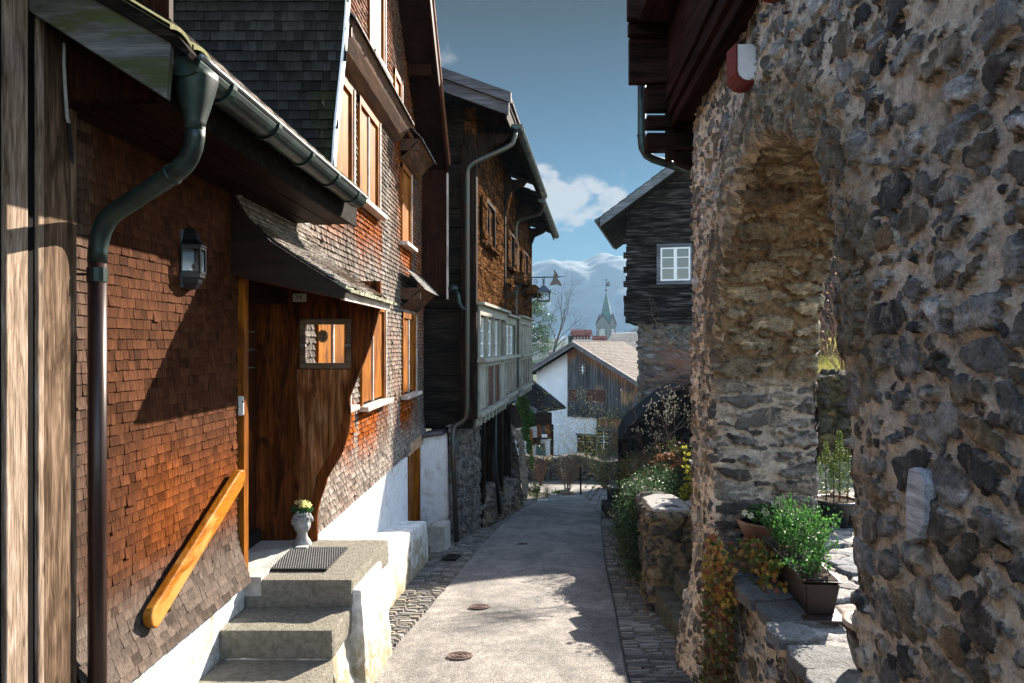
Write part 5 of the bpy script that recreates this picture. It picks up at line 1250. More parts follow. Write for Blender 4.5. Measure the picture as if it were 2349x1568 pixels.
pipe(HB, p, .045, 'iron')
# short gutter end of the shingled house with its elbow
mb = MB(); mb.ball(P(1040, 662, 11.2), .085, 14, sq=(1.1, 1.1, .75)); mb.tube([P(1046, 668, 11.2), P(1052, 680, 11.2), P(1053, 694, 11.2), P(1060, 707, 11.2), P(1072, 712, 11.2)], .04, 10); part(HA, 'gutter_end', mb, M['copper'], smooth=True)
# white plastered corner wall
SP = thing('white_corner_wall', 'white plastered wall with a slate cap between the two houses', 'wall', (-1.25, 11.1, gz(11)))
rb(SP, 'wall', [(-1.56, 10.98, -1.8), (-1.00, 11.12, -1.8), (-1.9, 11.5, -1.8), (-1.05, 11.6, -1.8), (-1.56, 10.98, EYE - 1.50), (-1.05, 11.12, EYE - 1.45), (-1.9, 11.5, EYE - 1.5), (-1.1, 11.6, EYE - 1.45)], M['plaster'], .03, .012, 23, .05)
rb(SP, 'slate_cap', [(-1.50, 10.92, EYE - 1.52), (-1.10, 11.0, EYE - 1.47), (-1.5, 11.4, EYE - 1.52), (-1.05, 11.4, EYE - 1.46), (-1.46, 10.92, EYE - 1.44), (-1.14, 11.0, EYE - 1.40), (-1.4, 11.4, EYE - 1.44), (-1.1, 11.4, EYE - 1.40)], plain('purple_slate', (.09, .075, .085), .6, .4, scale=20), .02, .012, 24, .03)
# rubble foot of the log house
def rubble(parent, name, path, z0f, z1f, seed, cu=.2, cv=.13, amp=.04, step=.03, pal=LICH, mortar=(.22, .19, .15), cover=.3, inward=(0, 1, 0), capw=0):
    """upright rubble face along a plan path; z0f, z1f give bottom and top heights along it"""
    pts = resample(path, step); S = np.concatenate([[0], np.cumsum(np.linalg.norm(np.diff(pts, axis=0), axis=1))])
    hmax = max(z1f(*q) - z0f(*q) for q in pts); nv = max(4, int(hmax / step)); T_ = np.linspace(0, 1, nv + 1)
    tg = np.gradient(pts, axis=0); tg /= np.linalg.norm(tg, axis=1, keepdims=True) + 1e-9; nn = np.stack([-tg[:, 1], tg[:, 0]], 1)
    Z0 = np.array([z0f(*q) for q in pts])[:, None]; Z1 = np.array([z1f(*q) for q in pts])[:, None] ; ZZ = Z0 + (Z1 - Z0) * T_[None, :]
    U = np.repeat(S[:, None], nv + 1, 1); H, C = stone_field(U, ZZ, seed, cu, cv, amp, mortar, pal, cover)
    rt = -.05 * (1 - np.sqrt(np.clip(1 - (1 - np.clip((Z1 - ZZ) / .05, 0, 1)) ** 2, 0, 1))); H = H + rt
    X = np.stack([pts[:, 0][:, None] + nn[:, 0][:, None] * H, pts[:, 1][:, None] + nn[:, 1][:, None] * H, ZZ], -1)
    mb = MB(); mb.grid(X, C)
    if capw:
        k = int(capw / step) + 1; W_ = np.linspace(0, capw, k + 1); U, V = np.meshgrid(S, W_, indexing='ij'); H2, C2 = stone_field(U, V, seed + 5, cu * 1.3, .2, amp * .6, mortar, pal, .2)
        X2 = np.stack([pts[:, 0][:, None] + nn[:, 0][:, None] * (-V + H[:, -1:] * (1 - V / capw)), pts[:, 1][:, None] + nn[:, 1][:, None] * (-V + H[:, -1:] * (1 - V / capw)), Z1 + H2 - H2[:, :1]], -1); mb.grid(X2, C2)
        X3 = X2[:, -1:, :] * 1.0; X3 = np.concatenate([X3, X3 - np.array([0, 0, 1.])* np.maximum(.3, (Z1 - Z0))[:, :, None]], 1); mb.grid(X3, np.repeat(C2[:, -1:], 2, 1))
    return mb.build(name, M['stone'], parent, smooth=True)
RB = thing('rubble_plinth', 'grey rubble stone plinth under the log house', 'stone plinth', (-.8, 12, gz(12)))
g0 = lambda x, y: gz(y) - .25
rubble(RB, 'lane_face', [(-1.02, 11.05), (-.99, 11.3), (-.82, 12.2), (-.63, 13.3)][::-1], g0, lambda x, y: EYE - 1.33, 81, .16, .22, .05, .02, pal=[(.15, .14, .12), (.09, .09, .085), (.22, .19, .15)], mortar=(.26, .235, .20), cover=.6)
rubble(RB, 'lower_face', [(-.55, 13.3), (-.30, 14.6), (-.02, 16.2), (.16, 17.4)][::-1], g0, lambda x, y: gz(y) + .55 + .25 * math.sin(y * 2.3), 83, .22, .15, .07, .025, capw=.5)
mb = MB(); mb.mbox(Bf, 13.3, 19.5, -1.2, -.42, -4.0, -1.2); part(HB, 'cellar_wall', mb, M['post'])
for dd in (13.5, 14.7, 16.0, 17.4):
    mb = MB(); mb.mbox(Bf, dd, dd + .16, -.40, -.2, -3.6, -1.2); part(HB, 'cellar_post', mb, M['post'], bevel=.01)
mb = MB(); mb.mbox(Bf, 13.9, 14.5, -.41, -.36, -3.0, -2.3); part(HB, 'cellar_window', mb, M['white'])
mb = MB(); mb.mbox(Bf, 11.4, 20.3, -.5, .02, -1.24, -1.17); part(HB, 'jetty_beam', mb, M['post'])
# stone buttress closing the view at the far end
BT = thing('stone_buttress', 'tall leaning stone buttress at the far corner of the log house', 'buttress', P(1190, 1145, 18.6))
def butt():
    mb = MB(); prof = [(1150, 962), (1165, 958), (1180, 966), (1190, 985), (1196, 1005), (1204, 1040), (1207, 1075), (1211, 1110), (1216, 1152)]
    nz = 70; ys = np.linspace(1160, 958, nz); xr = np.interp(ys[::-1], [p[1] if i else 957 for i, p in enumerate(sorted(prof, key=lambda q: q[1]))], [p[0] for p in sorted(prof, key=lambda q: q[1])])[::-1]
    D0 = 18.3; zz = EYE - (ys - 790) / F * D0; X0 = (1140 - 1174.5) / F * D0; XR = (xr - 16 - 1174.5) / F * D0
    nu = 34; T_ = np.linspace(0, 1, nu); X = X0 + (XR[None, :] - X0) * T_[:, None]; Z = np.repeat(zz[None, :], nu, 0)
    H, C = stone_field(X, Z, 91, .17, .12, .05, (.14, .12, .10), LICH, .4); mb.grid(np.stack([X, D0 - H, Z], -1), C)
    nd_ = 60; V = np.linspace(0, 1.7, nd_); XX = XR[None, :] + .10 * V[:, None] + .0 * zz[None, :]; ZZ = np.repeat(zz[None, :], nd_, 0) - .25 * V[:, None] * sst(EYE - 2.6, EYE - 2.0, np.repeat(zz[None, :], nd_, 0)); VV = np.repeat(V[:, None], nz, 1)
    H, C = stone_field(VV, ZZ, 92, .2, .12, .06, (.30, .25, .18), [(.24, .20, .14), (.16, .13, .10), (.30, .26, .2), (.1, .09, .08)], .3); mb.grid(np.stack([XX + H, D0 + VV, ZZ], -1), C)  # lane face in paler stone and mortar than the front, imitating sunlight
    return part(BT, 'masonry', mb, M['stone'], smooth=True)
butt()
TP = thing('terracotta_pot', 'terracotta pot on the ledge by the stone buttress', 'pot', P(1169, 1122, 18.0))
mb = MB(); mb.lathe(tuple(P(1169, 1124, 18.0)), [(.09, 0), (.125, .22), (.14, .22), (.14, .27), (.12, .27), (.11, .2)], 16); part(TP, 'pot', mb, M['terracotta'], smooth=True)
mb = MB(); q_ = P(1169, 1124, 18.0); mb.lathe((q_.x, q_.y, q_.z + .19), [(.105, 0), (.105, .01)], 14); part(TP, 'soil', mb, M['soil'])

# wrought iron arm with bird and hanging lantern
AR = thing('wrought_iron_bracket', 'long wrought iron bracket arm with a bird figure above the lane', 'iron bracket', Bf(14.8, 0, 1.4))
q0 = P(1152, 637, 14.85); q1 = P(1298, 634, 14.85)
mb = MB(); mb.tube([q0, P(1200, 637, 14.85), P(1280, 636, 14.85), q1], [.016, .014, .012, .003], 8); part(AR, 'arm', mb, M['iron'])
mb = MB(); mb.tube(arc(P(1155, 700, 14.85), P(1165, 655, 14.85), P(1222, 641, 14.85), 12), .009, 6); part(AR, 'stay', mb, M['iron'])
mb = MB(); mb.tube([P(1152, 615, 14.85), P(1153, 712, 14.85)], .012, 6); part(AR, 'wall_plate', mb, M['iron'])
def spiral(c, r, s=1, n=22, turns=1.4): return [c + Vector((s * r * (1 - i / n * .8) * math.cos(2 * math.pi * turns * i / n), 0, -r * (1 - i / n * .8) * math.sin(2 * math.pi * turns * i / n))) for i in range(n)]
mb = MB(); mb.tube(spiral(P(1229, 645, 14.85), .055), .006, 5); part(AR, 'scroll', mb, M['iron'])
mb = MB(); mb.tube(spiral(P(1155, 704, 14.85), .05, -1), .006, 5); part(AR, 'scroll', mb, M['iron'])
mb = MB(); mb.prism([P(x, y, 14.84) for x, y in ((1259.5, 656), (1268, 642), (1270, 630), (1268.5, 628), (1272, 630), (1270, 618), (1274, 622), (1281, 632), (1279, 638), (1284, 646), (1290, 657), (1278, 653), (1270, 654))], (0, .02, 0)); part(AR, 'bird_figure', mb, plain('dull_sheet_iron', (.16, .14, .12), .6, .4, .3))
LH = thing('hanging_lantern', 'square glass lantern hanging from the wrought iron arm', 'lantern', P(1247, 695, 14.85))
cx = P(1247, 670, 14.85)
def lq(px_, py_, dy=0): return P(px_, py_, 14.85) + Vector((0, dy, 0))
mb = MB()
for dx in (-2.2, 2.2): mb.tube([lq(1247 + dx, 634), lq(1247 + dx, 652)], .006, 5)
mb.tube([lq(1247, 640), lq(1247, 656)], .01, 6); part(LH, 'hanger', mb, M['iron'])
hw = 15 / F * 14.85; zt = cx.z + (670 - 671) / F * 14.85; z1 = P(0, 670, 14.85).z; z0 = P(0, 691, 14.85).z; ztp = P(0, 655, 14.85).z
mb = MB(); w1 = hw * 1.1; mb.add([(cx.x - w1, 14.85 - w1, z1), (cx.x + w1, 14.85 - w1, z1), (cx.x + w1, 14.85 + w1, z1), (cx.x - w1, 14.85 + w1, z1), (cx.x - .03, 14.82, ztp), (cx.x + .03, 14.82, ztp), (cx.x + .03, 14.88, ztp), (cx.x - .03, 14.88, ztp)], [(0, 1, 5, 4), (1, 2, 6, 5), (2, 3, 7, 6), (3, 0, 4, 7), (4, 5, 6, 7), (3, 2, 1, 0)]); part(LH, 'roof', mb, plain('lantern_sheet', (.10, .13, .16), .4, .5, .5))
mb = MB(); w0, wt = hw * .86, hw * .92
cs = [(-1, -1), (1, -1), (1, 1), (-1, 1)]
for i, (a, b) in enumerate(cs):
    c_, d_ = cs[(i + 1) % 4]; B0 = Vector((cx.x + a * w0, 14.85 + b * w0, z0 - .03)); T0 = Vector((cx.x + a * wt, 14.85 + b * wt, z1)); B1 = Vector((cx.x + c_ * w0, 14.85 + d_ * w0, z0 - .03)); T1 = Vector((cx.x + c_ * wt, 14.85 + d_ * wt, z1))
    mb.tube([B0, T0], .009, 5); mb.tube([B0 + Vector((0, 0, .03)), B1 + Vector((0, 0, .03))], .011, 5); mb.tube([T0, T1], .008, 5); mb.tube([B0 + Vector((0, 0, .03)), T1], .004, 4); mb.tube([B1 + Vector((0, 0, .03)), T0], .004, 4)
part(LH, 'frame', mb, plain('weathered_lantern_metal', (.10, .085, .06), .5, .4, .4))
mb = MB(); w2 = w0 * .95
mb.box(cx.x - w2, cx.x + w2, 14.85 - w2, 14.85 + w2, z0 + .01, z1 - .01); part(LH, 'glass', mb, M['clear'])
mb = MB(); mb.ball((cx.x, 14.85, (z0 + z1) / 2), .03, 8, sq=(1, 1, 2)); part(LH, 'bulb', mb, M['white'])

# ------------------------------------------------------------------ right, further on: chalet
HC = thing('timber_chalet', 'black timber chalet on a rubble stone base with a white window', 'house', ((1437 - 1174.5) / F * 23.5, 23.5, gz(24)))
DC = 23.5
pc_ = lambda px, py, dd=0: P(px, py, DC) * 1.0 + Vector((0, dd, 0))
cx0, cap = P(1437, 0, DC).x, Vector((7.75, DC, EYE + 7.35))
rnd = random.Random(8); mb = MB(); z = P(0, 742, DC).z; zt = EYE + 7.0
mlog = wood('black_log_wood', ((.005, .0045, .0045), (.020, .017, .015), (.12, .11, .105)), 'X', .7, .5, .9, spec=.03)
slope = .667
while z < zt:
    h = .27 * rnd.uniform(.8, 1.25); xo = -.06 if z < P(0, 685, DC).z else 0
    xl = max(cx0 + xo + rnd.uniform(-.03, .03), cap.x - (cap.z - .35 - z) / slope); xr = min(2 * cap.x - cx0, cap.x + (cap.z - .35 - z) / slope)
    if xr - xl < .1: break
    k = rnd.uniform(0, .05); mb.box(xl, xr, DC - .02 - k - (.05 if xo else 0), DC + .3, z + .006, z + h - .006); z += h
part(HC, 'front_log_wall', mb, mlog, bevel=.012)
mb = MB(); mb.box(cx0, 2 * cap.x - cx0, DC + .31, DC + 4.7, P(0, 740, DC).z, EYE + 4.0); mb.prism([(cx0, DC + .31, EYE + 3.99), (2 * cap.x - cx0, DC + .31, EYE + 3.99), (cap.x, DC + .31, cap.z - .4)], (0, 4.4, 0)); part(HC, 'core_wall', mb, mlog)
for k in range(5):
    mb = MB(); uu = P(0, 560 + k * 33, DC).z; mb.box(cx0 - .10, cx0 + .02, DC - .06, DC + .12, uu, uu + .2); part(HC, 'log_end', mb, mlog)
ex0 = P(1383, 517, DC).x
def croof(sgn, nm):
    mb = MB(); 
    mb.hexa([(cap.x + sgn * (cap.x - ex0) * t, y, cap.z - (cap.z - P(0, 517, DC).z) * t + k) for k in (-.16, 0) for y in (DC - 1.2, DC + 5.0) for t in (0, 1)]); return part(HC, nm, mb, mlog)
croof(-1, 'roof'); croof(1, 'roof')
gb_ = wood('grey_verge_wood', ((.05, .055, .06), (.12, .13, .145), (.2, .21, .225)), 'X', .7, .6, .5)
for sgn in (-1, 1):
    mb = MB(); mb.hexa([(cap.x + sgn * (cap.x - ex0) * t, y, cap.z - (cap.z - P(0, 517, DC).z) * t + k) for k in (-.26, .04) for y in (DC - 1.28, DC - 1.202) for t in (0, .99)]); part(HC, 'bargeboard', mb, gb_)
L_ = math.hypot(cap.x - ex0, cap.z - P(0, 517, DC).z); ux, uz = (cap.x - ex0) / L_, (cap.z - P(0, 517, DC).z) / L_
tiles(HC, lambda a, s, k: Vector((ex0 + ux * s - uz * k, a, P(0, 517, DC).z + .03 + uz * s + ux * k)), DC - 1.32, DC + 5.0, -.15, L_, .24, .32, ((.09, .07, .06), (.15, .08, .05)), 6)
mb = MB(); a = P(1384, 516, DC); mb.tube([a + Vector((-.08, -1.3, -.05)), a + Vector((-.08, 5.0, -.05))], .075, 10); part(HC, 'gutter', mb, M['copper'])
mb = MB(); a, b = P(1505, 656, DC), P(1583, 564, DC); t = .13
mb.box(a.x, b.x, DC - .14, DC - .07, b.z - t, b.z); mb.box(a.x, b.x, DC - .14, DC - .07, a.z, a.z + t); mb.box(a.x, a.x + t, DC - .139, DC - .07, a.z + t, b.z - t); mb.box(b.x - t * .5, b.x, DC - .139, DC - .07, a.z + t, b.z - t); f = part(HC, 'window', mb, gb_, bevel=.01)
mb = MB(); mb.box(a.x + t, b.x - t * .5, DC - .10, DC - .08, a.z + t, b.z - t); part(f, 'pane', mb, M['glass'])
mb = MB(); x0, x1, z0_, z1_ = a.x + t, b.x - t * .5, a.z + t, b.z - t; s_ = .055
for (p0, p1, r0, r1) in ((x0, x0 + s_, z0_, z1_), (x1 - s_, x1, z0_, z1_), ((x0 + x1) / 2 - s_, (x0 + x1) / 2 + s_, z0_, z1_)): mb.box(p0, p1, DC - .13, DC - .101, r0, r1)
for r in (z0_, z1_ - s_, z0_ + (z1_ - z0_) * .36, z0_ + (z1_ - z0_) * .68): mb.box(x0 + s_, (x0 + x1) / 2 - s_, DC - .128, DC - .101, r, r + (s_ if r in (z0_, z1_ - s_) else .035)); mb.box((x0 + x1) / 2 + s_, x1 - s_, DC - .128, DC - .101, r, r + (s_ if r in (z0_, z1_ - s_) else .035))
part(f, 'sash', mb, M['white'])
sx = P(1465, 0, DC).x
DK = [(.06, .06, .06), (.12, .11, .10), (.04, .04, .04), (.18, .14, .10), (.22, .21, .19)]
o_ = rubble(HC, 'stone_base', [(12, DC + .15), (sx, DC + .15), (sx, DC + 4.4)], lambda x, y: gz(24) - .6, lambda x, y: P(0, 741, DC).z + .06, 101, .42, .22, .08, .05, pal=DK, mortar=(.20, .175, .145), cover=.15)
mb = MB(); mb.box(sx + .1, 12, DC + .3, DC + 4.4, gz(24) - .6, P(0, 741, DC).z - .02); part(HC, 'cellar_core', mb, M['dark'])
HC.rotation_euler.z = -.24
WLp = P(1930, 590, 12.0); LL = thing('white_garden_lamp', 'small white lamp seen through the stone arch', 'lamp', WLp)
mb = MB(); mb.lathe((WLp.x, WLp.y, WLp.z - .05), [(.03, -.03), (.055, 0), (.05, .03), (.01, .05)], 12); part(LL, 'globe', mb, M['white'], smooth=True)
mb = MB(); mb.lathe((WLp.x - .03, WLp.y, WLp.z), [(.12, 0), (.10, .02), (.02, .04)], 12); part(LL, 'shade', mb, M['white'])
mb = MB(); mb.tube([WLp + Vector((0, 0, .03)), WLp + Vector((.12, 0, .1)), WLp + Vector((.2, 0, .02)), WLp + Vector((.2, 0, -2.6))], .015, 6); part(LL, 'stem', mb, M['iron'])
#@@FAR

# ------------------------------------------------------------------ far barn house
ap = P(1322, 789, 40); TH = RAD(25); gv = Vector((math.cos(TH), -math.sin(TH), 0)); rv = Vector((math.sin(TH), math.cos(TH), 0))
def K(s_, t_, u): return ap + gv * s_ + rv * t_ + Vector((0, 0, u))   # s along the gable, t back along the ridge, u above the ridge
def kbox(mb, s0, s1, t0, t1, u0, u1, col=None): return mb.hexa([K(a, b, c) for c in (u0, u1) for b in (t0, t1) for a in (s0, s1)], col)
BH = thing('white_barn_house', 'white and grey boarded house with a brown tiled roof at the end of the lane', 'house', K(0, 5, -6.5))
RS, LS = 4.6, -3.0; SLP = .585
mb = MB(); mb.prism([K(LS + .35, .3, -6.8), K(RS, .3, -6.8), K(RS, .3, -SLP * RS - .15), K(0, .3, -.15), K(LS + .35, .3, SLP * (LS + .35) - .15)], rv * 9.6); part(BH, 'plaster_wall', mb, plain('shaded_plaster', (.74, .75, .77), .9, .2, scale=3, c2=(.66, .67, .69), bumps=.5, bd=.03))
mg = attr_mat('grey_board_wood', .85, .2, (1, 1, .12), 14, .7, .6, .01)
def boards(s0, s1, u0f, u1f, t, parent, name, seed, w=.16):
    rnd = random.Random(seed); mb = MB(); a = s0
    while a < s1 - .02:
        b = min(a + w * rnd.uniform(.8, 1.2), s1); g = rnd.uniform(.6, 1.3); k = rnd.uniform(.0, .03)
        top, bot = u1f((a + b) / 2), u0f((a + b) / 2) + rnd.uniform(-.03, .03); n = 10
        zs = [bot + (top - bot) * i / n for i in range(n + 1)]
        def colr(z):
            f = smooth(top - 1.0 * rnd.uniform(.6, 1.2), top - .1, z); c = mixt((.085, .085, .09), (.26, .115, .05), f * .9)
            if 2.55 < a < 3.3 and -3.4 < z < -2.75 or 1.1 < a < 1.55 and -3.4 < z < -2.6: c = (.30, .19, .11)
            if z < bot + .5: c = sc(c, .6)
            return sc(c, g * rnd.uniform(.85, 1.15))
        vs = []; cs_ = []
        for z in zs:
            cc = colr(z)
            for q in ((a + .006, 0), (a + .006, -.03 - k), (b - .006, -.03 - k), (b - .006, 0)): vs.append(K(q[0], t + q[1], z)); cs_.append(cc)
        fs = [(i * 4 + j, i * 4 + j + 1, i * 4 + 4 + j + 1, i * 4 + 4 + j) for i in range(n) for j in range(3)] + [(0, 3, 2, 1)]
        mb.add(vs, fs, cs_); a = b
    return part(parent, name, mb, mg)
boards(-.62, RS + .1, lambda a: -4.32, lambda a: -SLP * abs(a) - .18, .20, BH, 'board_cladding', 3)
boards(1.15, RS + .1, lambda a: -6.6, lambda a: -4.34, .28, BH, 'lower_board_cladding', 4)
for sg, S_ in ((-1, -LS), (1, RS)):
    mb = MB(); mb.hexa([K(sg * a, b, -SLP * a + c) for c in (0, .12) for b in (-.55, 10.3) for a in (0, S_ + .3)]); part(BH, 'roof', mb, M['log'])
    mb = MB(); mb.hexa([K(sg * a, b, -SLP * a + c) for c in (-.16, .05) for b in (-.62, -.552) for a in (0, S_ + .35)]); part(BH, 'bargeboard', mb, wood('grey_lilac_barge', ((.08, .075, .08), (.16, .15, .16), (.24, .23, .24)), 'X', .7, .5, .4))
    mb = MB(); mb.hexa([K(sg * a, b, -SLP * a + c) for c in (.051, .15) for b in (-.70, -.553) for a in (0, S_ + .4)]); part(BH, 'upper_bargeboard', mb, wood('grey_lilac_barge2', ((.10, .09, .10), (.19, .18, .19), (.28, .27, .28)), 'X', .7, .5, .4))
LN = math.hypot(1, SLP)
tiles(BH, lambda a, s_, k: K(RS + .3 - s_ / LN, a, -SLP * (RS + .3 - s_ / LN) + .13 + k), -.6, 10.3, 0, (RS + .3) * LN, .16, .17, ((.085, .066, .054), (.12, .095, .078)), 8)
tiles(BH, lambda a, s_, k: K(LS - .3 + s_ / LN, a, SLP * (LS - .3 + s_ / LN) * 1 + .13 + k), -.6, 10.3, 0, (-LS + .3) * LN, .2, .24, ((.12, .11, .10), (.16, .14, .12)), 9)
def kwin(s0, s1, u0, u1, t, mats, name='window', bar=False):
    fr = MB(); w = .07
    kbox(fr, s0 - w, s1 + w, t - .06, t, u1, u1 + w); kbox(fr, s0 - w, s1 + w, t - .10, t, u0 - w, u0); kbox(fr, s0 - w, s0, t - .059, t, u0, u1); kbox(fr, s1, s1 + w, t - .059, t, u0, u1)
    f = part(BH, name, fr, mg2); mb = MB(); kbox(mb, s0, s1, t - .02, t, u0, u1); part(f, 'pane', mb, M['glass'])
    if mats == 'shutter':
        n = 1 if s1 - s0 < .8 else 2
        for k in range(n):
            mb = MB(); kbox(mb, s0 + (s1 - s0) * k / n + .02, s0 + (s1 - s0) * (k + 1) / n - .02, t - .05, t - .022, u0 + .02, u1 - .02); sh = part(f, 'shutter', mb, shm)
    if bar:
        mb = MB(); kbox(mb, (s0 + s1) / 2 - .03, (s0 + s1) / 2 + .03, t - .04, t - .021, u0, u1)
        for q in (.33, .66): kbox(mb, s0, s1, t - .039, t - .022, u0 + (u1 - u0) * q, u0 + (u1 - u0) * q + .03)
        part(f, 'sash', mb, M['white'])
    return f
mg2 = plain('weathered_frame', (.13, .115, .11), .8, .2, scale=20)
shm = plain('oxblood_shutter', (.085, .035, .028), .7, .2, scale=14)
kwin(.20, .48, -1.75, -1.25, .17, 'x', bar=True)
kwin(-.50, .0, -3.35, -2.70, .17, 'shutter'); kwin(.55, 1.75, -3.35, -2.68, .17, 'shutter')
kwin(-1.38, -.30 + .0, -6.6, -5.45, .28, 'shutter', 'barn_door') if False else None
mb = MB(); kbox(mb, -.02, 1.10, .20, .28, -6.7, -5.4); bdr = part(BH, 'barn_door', mb, M['post']); mb = MB(); kbox(mb, -.08, 1.16, .12, .29, -5.40, -5.28); part(bdr, 'lintel', mb, mg2)
for q in (-5.75, -6.4): mb = MB(); kbox(mb, .05, .45, .18, .199, q, q + .04); kbox(mb, .62, 1.02, .18, .199, q, q + .04); part(bdr, 'iron_strap', mb, M['sky_metal'])
kwin(1.25, 1.95, -6.05, -5.05, .24, 'x', bar=True); mb = MB(); kbox(mb, 2.02, 2.75, .14, .19, -6.1, -5.1); part(BH, 'open_shutter', mb, shm)
mb = MB(); kbox(mb, 1.1, 2.2, .02, .27, -5.0, -4.9); part(BH, 'window_canopy', mb, mg2)
# chimneys
def chim(px0, px1, py0, py1, pyr, D, label, seed, holes=True):
    a, b = P(px0, py1, D), P(px1, py0, D); t = thing('brick_chimney', label, 'chimney', ((a.x + b.x) / 2, D, a.z)); dp = (b.x - a.x) * .55; br = plain('chimney_brick', (.26, .10, .06), .85, .2, scale=9, c2=(.16, .07, .05))
    x0, x1 = a.x + .1, b.x - .1; zt_ = P(0, pyr, D).z
    if holes:
        mb = MB(); mb.box(x0, x1, D, D + dp, a.z - 1.5, a.z + .14); part(t, 'stack', mb, M['concrete_light'])
        n = 5
        for k in range(n + 1): x = x0 + (x1 - x0 - .09) * k / n; mb = MB(); mb.box(x, x + .09, D + .01, D + .12, a.z + .14, zt_); mb.box(x, x + .09, D + dp - .12, D + dp - .01, a.z + .14, zt_); part(t, 'brick_pier', mb, br)
        mb = MB(); mb.box(x0, x1, D + .02, D + dp - .02, zt_ - .07, zt_); mb.box(x0, x1, D + .02, D + dp - .02, a.z + .38, a.z + .43); part(t, 'brick_band', mb, br)
    else: mb = MB(); mb.box(x0, x1, D, D + dp, a.z - 1.0, zt_); part(t, 'stack', mb, br)
    mb = MB(); mb.prism([(a.x, D - .1, zt_), (a.x, D + dp + .1, zt_), (a.x, D + dp / 2, b.z)], (b.x - a.x, 0, 0)); cr_ = part(t, 'cap_roof', mb, br)
    w = b.x - a.x; rr = dp / 2 + .1; hh = b.z - zt_; L = math.hypot(rr, hh); 
    rnd = random.Random(seed); mb = MB(); 
    for row in range(3):
        k = a.x - .03
        while k < b.x:
            g = rnd.uniform(.7, 1.3); s0, s1 = row / 3, (row + 1.1) / 3; pf_ = lambda x, s_, o: (x, D - .12 + rr * s_, zt_ + hh * s_ + o)
            mb.add([pf_(k, s0, .04), pf_(k + .15, s0, .06), pf_(k + .15, s1, .02), pf_(k, s1, .01), pf_(k, s0, -.02), pf_(k + .15, s0, -.02)], [(0, 1, 2, 3), (0, 4, 5, 1)], (.26 * g, .11 * g, .085 * g)); k += .17
    part(cr_, 'cap_tiles', mb, M['tilebrown'])
chim(1311, 1358, 757, 783.5, 770, 43, 'open brick chimney with a red tiled cap behind the barn ridge', 3)
chim(1360, 1389, 771, 786, 781, 46, 'smaller brown tiled chimney cap right of the open brick chimney', 4, False)
MC = thing('metal_flue', 'dark square metal flue beside the barn ridge', 'flue', P(1309, 790, 41)); mb = MB(); a, b = P(1304, 800, 41), P(1314.5, 772, 41); mb.box(a.x, b.x, 41, 41.25, a.z - .3, b.z - .02); part(MC, 'pipe', mb, M['copper']); mb = MB(); mb.box(a.x - .02, b.x + .02, 40.98, 41.27, b.z - .02, b.z + .02); part(MC, 'cap', mb, M['copper'])
# lean-to house on the left of the barn
LT2 = thing('porch_annex', 'low white annex with a mossy dark roof left of the barn house', 'annex', P(1250, 1030, 36.5))
q = [P(1205, 858, 38.5), P(1296, 932, 38.2), P(1231, 942, 35.5), P(1150, 905, 35.5)]
mb = MB(); mb.prism(q, (0, 0, -.14)); part(LT2, 'roof', mb, M['dark'])
def quadpt(q, s_, t_): return (q[0] * (1 - s_) + q[1] * s_) * (1 - t_) + (q[3] * (1 - s_) + q[2] * s_) * t_
rnd = random.Random(6); mb = MB(); n = 22
for i in range(n):
    for j in range(14):
        s0, t0 = i / n, j / 14; g = rnd.uniform(.5, 1.4); c = (.05 * g, .05 * g, .05 * g) if rnd.random() < .82 else (.14 * g, .13 * g, .03)
        p = [quadpt(q, s0, t0) + Vector((0, 0, .01)), quadpt(q, s0 + .9 / n, t0) + Vector((0, 0, .03)), quadpt(q, s0 + .9 / n, t0 + 1.1 / 14) + Vector((0, 0, .06)), quadpt(q, s0, t0 + 1.1 / 14) + Vector((0, 0, .04))]; mb.add(p, [(0, 1, 2, 3)], c)
part(LT2, 'roof_tiles', mb, M['slate_roof'])
mb = MB(); mb.beam(P(1150, 907, 35.45), P(1231, 945, 35.45), .06, .28); part(LT2, 'bargeboard', mb, gb_); mb = MB(); mb.tube([P(1231, 946, 35.4), P(1297, 936, 38.1)], .06, 8); part(LT2, 'gutter', mb, M['iron'])
mb = MB(); mb.prism([P(1170, 928, 36), P(1232, 945, 36), P(1266, 948, 37.4), P(1266, 975, 37.4), P(1205, 980, 36), P(1170, 985, 36)], (0, .25, 0)); part(LT2, 'dark_boarding', mb, M['post'])
mb = MB(); mb.prism([P(1170, 984, 36.2), P(1206, 980, 36.2), P(1266, 974, 37.4), P(1266, 1062, 37.4), P(1170, 1062, 36.2)], (0, .3, 0)); lw = part(LT2, 'white_wall', mb, M['plaster'])
mb = MB(); a, b = P(1214, 1055, 36.1), P(1222, 986, 36.1); mb.box(a.x, b.x, 36.05, 36.2, a.z, b.z); part(LT2, 'door', mb, M['orange'])
mb = MB(); a, b = P(1241, 1003, 36.2), P(1252, 976, 36.2); mb.box(a.x, b.x, 36.15, 36.4, a.z, b.z); wn2 = part(LT2, 'window', mb, M['glass'])
for x0, x1 in ((1232, 1240.5), (1252.5, 1262)): mb = MB(); a, b = P(x0, 1005, 36.2), P(x1, 974, 36.2); mb.box(a.x, b.x, 36.1, 36.3, a.z, b.z); part(wn2, 'shutter', mb, M['panel'])
mb = MB(); a, b = P(1262, 1052, 36.9), P(1269, 974, 36.9); mb.box(a.x, b.x, 36.5, 36.9, a.z, b.z); part(LT2, 'open_door', mb, M['post'])
WB = thing('window_box', 'brown window box with small pots under the white annex window', 'window box', P(1238, 1014, 35.9)); mb = MB(); a, b = P(1222, 1020, 35.9), P(1240, 1008, 35.9); mb.box(a.x, b.x, 35.7, 36.0, a.z, b.z); part(WB, 'box', mb, M['post'], bevel=.02)
